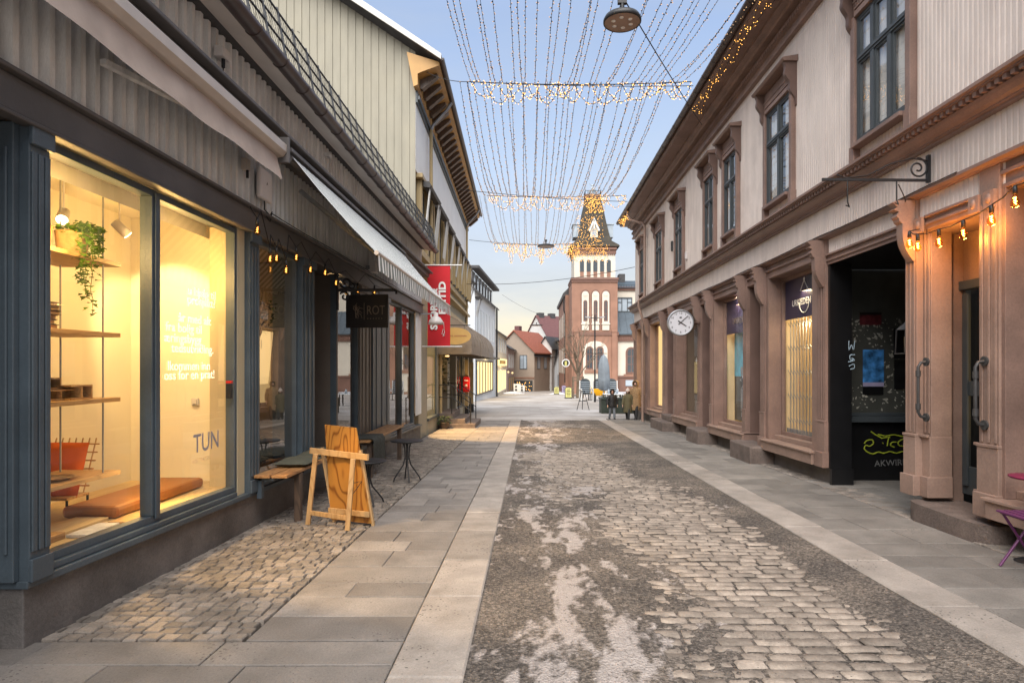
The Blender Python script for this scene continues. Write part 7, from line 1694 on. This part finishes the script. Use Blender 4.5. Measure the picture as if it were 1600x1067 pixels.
# advertising boards
def aboard(px, py, wpx, hpx, label, board, fr, curved=True):
    x, y, z = ground_px(px, py); w_, h = wpx*y/950, hpx*y/950
    t = T('pavement_sign', label, 'pavement sign', (x,y,z), 'pavement signs')
    pr = [(-w_/2,.06),(w_/2,.06),(w_/2,h*.9)]+([(w_/2*math.cos(a)*.98, h*.9+h*.1*math.sin(a)) for a in np.linspace(.2, math.pi-.2, 7)] if curved else [(w_/2,h),(-w_/2,h)])+[(-w_/2,h*.9)]
    for s in (-1, 1):
        mb = MB(); mb.prism(pr, 'y', -.02, .02); mb.v = [(x+a, y+s*(.28-.24*c/h)+b, z+c) for a, b, c in mb.v]; f = mb.build('frame', fr, t)
        mb = MB(); mb.prism([(a*.86, .06+(c-.06)*.9+.05*h) for a, c in pr], 'y', -.026, -.021); mb.v = [(x+a, y+s*(.28-.24*c/h)+b*(1 if s < 0 else -1), z+c) for a, b, c in mb.v]; mb.build('board', board, f)
        if s < 0:
            mb = MB()
            for k in range(5): zz = h*(.25+.13*k); wl_ = w_*U(.2,.34); mb.box(x-wl_,x+wl_,y-(.28-.24*zz/h)-.035,y-(.28-.24*zz/h)-.028,z+zz,z+zz+h*.045)
            mb.build('lettering', mt['sign_black'], f)
    mb = MB(); mb.box(x-w_/2-.03,x+w_/2+.03,y-.34,y+.34,z+.001,z+.06); mb.build('foot', mt['black_metal'], t)
aboard(888, 622.5, 10.5, 18, 'larger black framed yellow pavement sign left of the bare tree', mt['yellow_board'], mt['black_metal'])
aboard(869.5, 616, 8, 12, 'smaller yellow pavement sign farther down the street', mt['yellow_board'], mt['sash'])
aboard(881, 614.5, 7, 12.5, 'lavender pavement sign with a dark arched top between the yellow ones', mt['paper_lav'], mt['purple'])
# white standing cutouts at the far left
for k, (px, py, w_, h, lab) in enumerate(((808,616,11,17,'white standing shop board with dark prints, nearer the street middle'),(816.5,614.5,7,13,'smaller white shop board just behind the first'))):
    x, y, z = ground_px(px, py); W_, H_ = w_*y/950, h*y/950; t = T('shop_board', lab, 'pavement sign', (x,y,z), 'white shop boards')
    mb = MB(); mb.prism([(-W_/2,.3),(W_/2,.3),(W_/2,H_),(W_*.3,H_*.96),(W_*.1,H_),(-W_*.2,H_*.95),(-W_/2,H_)], 'y', -.05, .05); mb.v = [(x+a,y+b,z+c) for a, b, c in mb.v]; bd = mb.build('board', mt['white_metal'], t)
    mb = MB(); mb.tube([(x-W_*.15,y-.07,z+H_*.72),(x-W_*.15,y-.055,z+H_*.72)], .12, 12); mb.tube([(x-W_*.15,y-.07,z+H_*.42),(x-W_*.15,y-.055,z+H_*.42)], .13, 12); mb.build('print', mt['sign_black'], bd)
    for s in (-1, 1):
        mb = MB(); mb.bar((x+s*W_*.3,y-.25,z),(x+s*W_*.3,y,z+.35),.05); mb.bar((x+s*W_*.3,y+.25,z),(x+s*W_*.3,y,z+.35),.05); mb.build('leg', mt['grey_metal'], t)
# black easel
x, y, z = ground_px(911, 640.5); t = T('easel', 'thin black folding easel standing on the open square', 'easel', (x,y,z))
for dx, dy in ((-.34,0),(.34,0),(0,.5)): mb = MB(); mb.bar((x+dx,y+dy,z),(x+dx*.18,y+dy*.2,z+1.1),.035); mb.build('leg', mt['black_metal'], t)
mb = MB(); mb.bar((x-.2,y-.02,z+.5),(x+.2,y-.02,z+.5),.035); mb.bar((x-.08,y-.02,z+1.08),(x+.08,y-.02,z+1.08),.03); mb.build('crossbar', mt['black_metal'], t)
# cafe terrace: planter, tables, yellow and arched chairs
def planter(x0, x1, y0, y1, h, label):
    z = gz(y0); t = T('planter_screen', label, 'planter', ((x0+x1)/2,(y0+y1)/2,z))
    mb = MB(); mb.box(x0,x1,y0,y1,z-.02,z+h); n = int((x1-x0)/.25)
    for k in range(n): xx = x0+(x1-x0)*k/n; mb.box(xx+.01,xx+(x1-x0)/n-.01,y0-.02,y0-.001,z+.05,z+h-.08)
    mb.box(x0-.04,x1+.04,y0-.05,y1+.05,z+h+.001,z+h+.05); mb.build('box', mt['planter'], t, bevel=.01)
    mb = MB()
    for k in range(160): leaf(mb, (U(x0+.1,x1-.1),U(y0+.05,y1-.05),z+h+U(.05,.2)), U(.06,.14))
    mb.build('leaves', mt['leaf_dark'], t); return t
planter(3.55, 5.4, 30.2, 31.2, .70, 'dark green planter box at the edge of the terrace')
def chair_y():
    t = T('terrace_chair', 'x', 'chair', (0,0,0), 'yellow terrace chairs')
    mb = MB(); pts = [(-.30,.86),(-.22,.5),(-.16,.44),(.2,.42),(.26,.46)]
    mb.prism(pts+[(a+.0,b-.04) for a, b in pts[::-1]], 'y', -.26, .26, True); mb.build('shell', mt['yellow_shell'], t, bevel=.02)
    for sx_, sy_ in ((-.2,-.22),(-.2,.22),(.2,-.22),(.2,.22)): mb = MB(); mb.bar((sx_*.7,sy_*.7,.41),(sx_*1.2,sy_,0),.03); mb.build('leg', mt['grey_metal'], t)
    return t
cy = chair_y(); spots = [(925.5,623,'yellow terrace chair farthest left, at the open square'),(933.5,628,'second yellow terrace chair from the open square'),(940.5,627,'third yellow terrace chair beside the parasol'),(946.5,626,'yellow terrace chair half hidden by the green planter')]
for k, (px, py, lab) in enumerate(spots):
    p = ground_px(px, py); o = cy if k == 0 else dup(cy, None, None, lab); o['label'] = lab; o.location = p; o.rotation_euler = (0,0,R(62+k*7)); o.scale = (.9,.85,1.2)
def chair_a():
    t = T('arched_chair', 'x', 'chair', (0,0,0), 'white framed arched chairs')
    mb = MB(); pr = [(-.30,.45),(.30,.45),(.30,1.15)]+[(.30*math.cos(a),1.15+.22*math.sin(a)) for a in np.linspace(0, math.pi, 9)]+[(-.30,1.15)]
    mb.prism(pr, 'y', .28, .32); mb.build('backrest', mt['sash'], t)
    mb = MB()
    for k in range(6): mb.box(-.28,.28,.255,.279,.52+.12*k,.56+.12*k)
    mb.build('slat', mt['copper'], t)
    mb = MB(); mb.box(-.32,.32,-.3,.3,.40,.45); mb.build('seat', mt['sash'], t)
    for s in (-1, 1):
        mb = MB(); mb.bar((s*.36,-.3,.7),(s*.36,.3,.72),.06); mb.bar((s*.36,.3,0),(s*.34,.3,1.25),.06); mb.bar((s*.36,-.3,0),(s*.36,-.3,.7),.06); mb.build('side_frame', mt['white_metal'], t)
    return t
ca = chair_a()
for k, (px, py, lab) in enumerate(((916,626,'white framed arched chair left of the lamp post'),(936,626.3,'white framed arched chair hidden behind the parasol'),(956,626,'white framed arched chair right of the parasol'))):
    p = ground_px(px, py); o = ca if k == 0 else dup(ca); o['label'] = lab; o.location = p; o.rotation_euler = (0,0,R(8-6*k)); o.scale = (1.3,1.3,1.3)
def tabl(px, py, label):
    x, y, z = ground_px(px, py); t = T('terrace_table', label, 'table', (x,y,z), 'terrace tables')
    mb = MB(); mb.box(x-.65,x+.65,y-.45,y+.45,z+.75,z+.79); mb.build('tabletop', mt['cool_white'], t, bevel=.01)
    for sx_ in (-.55,.55):
        for sy_ in (-.35,.35): mb = MB(); mb.bar((x+sx_,y+sy_,z),(x+sx_,y+sy_,z+.75),.05); mb.build('leg', mt['black_metal'], t)
    return (x,y,z)
tp = tabl(958, 634, 'frosty terrace table behind the green planter'); tabl(930, 624.8, 'far terrace table beneath the lamp post'); tp2 = tabl(975, 630, 'terrace table beside the walking family')
for k in range(2):
    mb = MB(); c_ = (tp[0]-.3+.55*k, tp[1], tp[2]+.79); mb.lathe([(0,0),(.07,0),(.09,.18),(.05,.24),(.05,.28),(0,.28)], c_, 10); tag(mb.build('glass_jar', mt['copper']), 'pale lantern jar on the frosty table, left one' if k == 0 else 'pale lantern jar on the frosty table, nearer the family', 'jar')

# ================================================================ the family walking
def person(name, label, p, h, rot, coat, pants, shoe, hood=None, hat=None, hair=None, long=.52, stride=.16, fur=None, arm=.0):
    t = T(name, label, 'person', (0,0,0)); s = h/1.7
    bm = bmesh.new(); sk = bm.verts.layers.skin.verify(); V = {}
    def v(n, co_, r): q = bm.verts.new(co_); q[sk].radius = (r, r); V[n] = q
    def e(a, b): bm.edges.new((V[a], V[b]))
    v('pel', (0,0,.92), .135); v('waist', (0,0,1.06), .125); v('chest', (0,.01,1.26), .15); v('neck', (0,.0,1.45), .055); v('head0', (0,-.01,1.53), .075); v('head1', (0,-.015,1.62), .092); v('head2', (0,-.005,1.69), .055)
    v('nose', (0,-.105,1.585), .016)
    for a, b in (('pel','waist'),('waist','chest'),('chest','neck'),('neck','head0'),('head0','head1'),('head1','head2'),('head1','nose')): e(a, b)
    for sd, n in ((-1,'l'),(1,'r')):
        f = stride*sd
        v(n+'hip', (sd*.085,0,.86), .095); v(n+'knee', (sd*.09,-f*.6-.03,.48), .062); v(n+'ank', (sd*.09,-f*1.1+(.05 if f < 0 else 0),.09), .042); v(n+'toe', (sd*.095,-f*1.1-.13+(.05 if f < 0 else 0),.04), .036)
        e('pel', n+'hip'); e(n+'hip', n+'knee'); e(n+'knee', n+'ank'); e(n+'ank', n+'toe')
        v(n+'sh', (sd*.17,0,1.36), .065); v(n+'el', (sd*(.235+arm),f*.35+.02,1.09), .046); v(n+'wr', (sd*(.25+arm),f*.5-.06,.86), .03); v(n+'palm', (sd*(.25+arm),f*.5-.075,.80), .032)
        e('chest', n+'sh'); e(n+'sh', n+'el'); e(n+'el', n+'wr'); e(n+'wr', n+'palm')
        for k in range(4):
            y = -.10+.022*k; a, b = n+'f%da' % k, n+'f%db' % k; v(a, (sd*(.255+arm),f*.5+y,.755), .009); v(b, (sd*(.245+arm),f*.5+y-.006,.715-.004*abs(k-1)), .0075); e(n+'palm', a); e(a, b)
        v(n+'t', (sd*(.235+arm),f*.5-.115,.775), .0095); e(n+'palm', n+'t')
    me = bpy.data.meshes.new('body'); bm.to_mesh(me); bm.free(); me.materials.append(mt['skin'])
    o = bpy.data.objects.new('body', me); COL.objects.link(o); o.parent = t
    md = o.modifiers.new('Skin', 'SKIN'); md.use_smooth_shade = True; o.modifiers.new('Subdivision', 'SUBSURF').levels = 1; o.modifiers['Subdivision'].render_levels = 1
    for l_ in me.skin_vertices: 
        l_.data[0].use_root = True
    def ring(cx, cy, z, rx, ry, n=18): return [(cx+rx*math.cos(a), cy+ry*math.sin(a), z) for a in np.linspace(0, 2*math.pi, n+1)[:-1]]
    zb = .92-long*.75
    mb = MB(); mb.rings([ring(0,0,zb,.245,.215), ring(0,0,zb+.02,.25,.22), ring(0,0,.95,.215,.18), ring(0,0,1.08,.195,.165), ring(0,.01,1.27,.215,.18), ring(0,.01,1.38,.19,.14), ring(0,.0,1.45,.10,.09), ring(0,0,1.49,.085,.08)])
    for sd in (-1, 1): f = stride*sd; mb.tube([(sd*.14,0,1.38),(sd*.19,0,1.34),(sd*(.24+arm),f*.35+.02,1.09),(sd*(.255+arm),f*.5-.06,.87)], [.07,.085,.075,.06], 12)
    mb.build('coat', coat, t)
    for sd in (-1, 1):
        f = stride*sd; yo = .05 if f < 0 else 0
        mb = MB(); mb.tube([(sd*.08,0,.95),(sd*.088,-f*.1,.82),(sd*.09,-f*.6-.03,.48),(sd*.09,-f*1.1+yo,.12)], [.115,.108,.078,.06], 12); mb.build('trouser_leg', pants, t)
        mb = MB(); mb.tube([(sd*.09,-f*1.1+yo+.05,.05),(sd*.09,-f*1.1+yo,.06),(sd*.095,-f*1.1-.1+yo,.045),(sd*.095,-f*1.1-.18+yo,.035)], [.045,.06,.05,.03], 10); mb.ell((sd*.09,-f*1.1+yo,.11),(.058,.06,.07),10,6); mb.build('shoe', shoe, t)
    if hood is not None:
        mb = MB(); vs = []; n, m_ = 16, 10
        for i in range(m_+1):
            th = math.pi*i/m_*.92
            for j in range(n+1):
                a = R(-52)+ (2*math.pi-R(76))*j/n
                vs.append((.135*math.sin(th)*math.cos(a+R(0)) , .015+.145*math.sin(th)*math.sin(a), 1.60+.165*math.cos(th)))
        mb.add(vs, [(i*(n+1)+j,i*(n+1)+j+1,(i+1)*(n+1)+j+1,(i+1)*(n+1)+j) for i in range(m_) for j in range(n)], True); mb.build('hood', hood, t)
        mb = MB(); mb.tube([(.115*math.sin(a), -.085-.015*math.cos(a), 1.60+.145*math.cos(a)) for a in np.linspace(.1, 2*math.pi+.1, 18)], .022, 8, False); mb.build('hood_trim', fur or hood, t)
    if hat is not None:
        mb = MB(); mb.lathe([(.108,-.02),(.115,.0),(.115,.03),(.105,.08),(.07,.125),(0,.14)], (0,-.008,1.625), 18); mb.ell((0,0,1.785),.045,8,6); mb.build('hat', hat, t)
    if hair is not None:
        mb = MB(); mb.lathe([(.06,-.24),(.095,-.2),(.108,-.05),(.105,.05),(.07,.105),(0,.115)], (0,.022,1.61), 16); mb.build('hair', hair, t)
    for sd in (-1, 1):
        mb = MB(); mb.ell((sd*.034,-.096,1.625),(.012,.008,.008),8,5); mb.build('eye', mt['sign_black'], t)
    mb = MB(); mb.ell((0,-.094,1.545),(.026,.008,.007),8,5); mb.build('mouth', mt['magenta'], t)
    t.scale = (s,s,s); t.location = p; t.rotation_euler = (0,0,rot); return t
hr = M('brown hair', (.05,.03,.018), .6, .2, 20)
person('person', 'child in a black hooded jacket and grey jeans walking ahead', (3.42,25.3,gz(25.3)), 1.24, R(12), mt['coat_black'], mt['denim'], mt['black_cloth'], hood=mt['coat_black'], long=.24, stride=.14, arm=.07)
person('person', 'child in an olive coat and a pale knitted hat beside the adult', (4.02,25.0,gz(25.0)), 1.26, R(-20), mt['coat_olive'], mt['black_cloth'], mt['black_cloth'], hat=mt['knit'], hair=hr, long=.62, stride=.2)
person('person', 'adult in a long tan coat with the furry hood up, at the building corner', (4.36,25.05,gz(25.05)), 1.60, R(-30), mt['coat_tan'], mt['black_cloth'], mt['black_cloth'], hood=mt['coat_tan'], hair=hr, long=.62, stride=.2, fur=mt['coat_tan'])
# low wooded hill far behind the houses
mb = MB(); vs = []
for i in range(41):
    x = -900+45*i
    for j, (y, h) in enumerate(((500,-4),(640,10),(800,16),(1000,-4))): vs.append((x, y, h*(.7+.5*math.sin(i*.6)*math.sin(i*.23+1)) if h > 0 else -4))
mb.add(vs, [(i*4+j,(i+1)*4+j,(i+1)*4+j+1,i*4+j+1) for i in range(40) for j in range(3)], True); tag(mb.build('hills', M('snowy wooded hill', (.25,.28,.33), .8, .3, .02)), kind='structure')
# trodden snow banked along the kerb
for k, (x, y, sx_, sy_, h, lab) in enumerate(((-2.2,75,1.6,1.2,.25,'small snow heap before the beige house'),(3.4,73,1.2,1.6,.2,'small snow heap at the foot of the tower house'))):
    mb = MB(); vs = []; n = 14
    for i in range(n+1):
        for j in range(n+1):
            a, b = i/n*2-1, j/n*2-1; r = math.sqrt(a*a+b*b); vs.append((x+a*sx_, y+b*sy_, gz(y+b*sy_)-.02+h*max(0,1-r**1.5)*U(.75,1.2)+.01))
    mb.add(vs, [(i*(n+1)+j,i*(n+1)+j+1,(i+1)*(n+1)+j+1,(i+1)*(n+1)+j) for i in range(n) for j in range(n)], True); tag(mb.build('snow', mt['snow']), lab, 'snow', kind='stuff')
# ---- small fittings on the pink building
fx = [((4.56,19.75,5.55),(.05,.10,.32),'dark_steel','narrow dark vent strip on the pink upper wall','vent'),((4.56,17.95,4.95),(.06,.10,.22),'white_plast','small pale junction box low on the pink upper wall','junction box')]
for (x, y, z), (a, b, c), m_, lab, cat in fx:
    t = T(cat.replace(' ','_'), lab, cat, (x+.08,y,z-.0084*y)); z -= .0084*y
    mb = MB(); mb.box(x+.03,x+.085,y-b/2,y+b/2,z,z+c); mb.build('case', mt[m_], t, bevel=.006)
    mb = MB(); mb.box(x+.02,x+.029,y-b/2+.02,y+b/2-.02,z+.02,z+c-.02); mb.build('cover', mt[m_], t)
for lab, pts in (('thin dark cable running along the pink cornice ledge',[(4.49,y,3.735-.0084*y+.012*math.sin(y*2.1)) for y in np.arange(6.4,26,.6)]),('short cable looping from the iron bracket to the boarding',[(4.2,6.93,3.72),(4.3,7.0,3.62),(4.45,7.2,3.60),(4.56,7.5,3.66)]),('cable stapled along the grey lintel',[(-2.925,y,3.372+.006*math.sin(y*3)) for y in np.arange(6.9,16.5,.5)])):
    mb = MB(); mb.tube(pts, .006, 5); tag(mb.build('cable', mt['cable']), lab, 'cable')
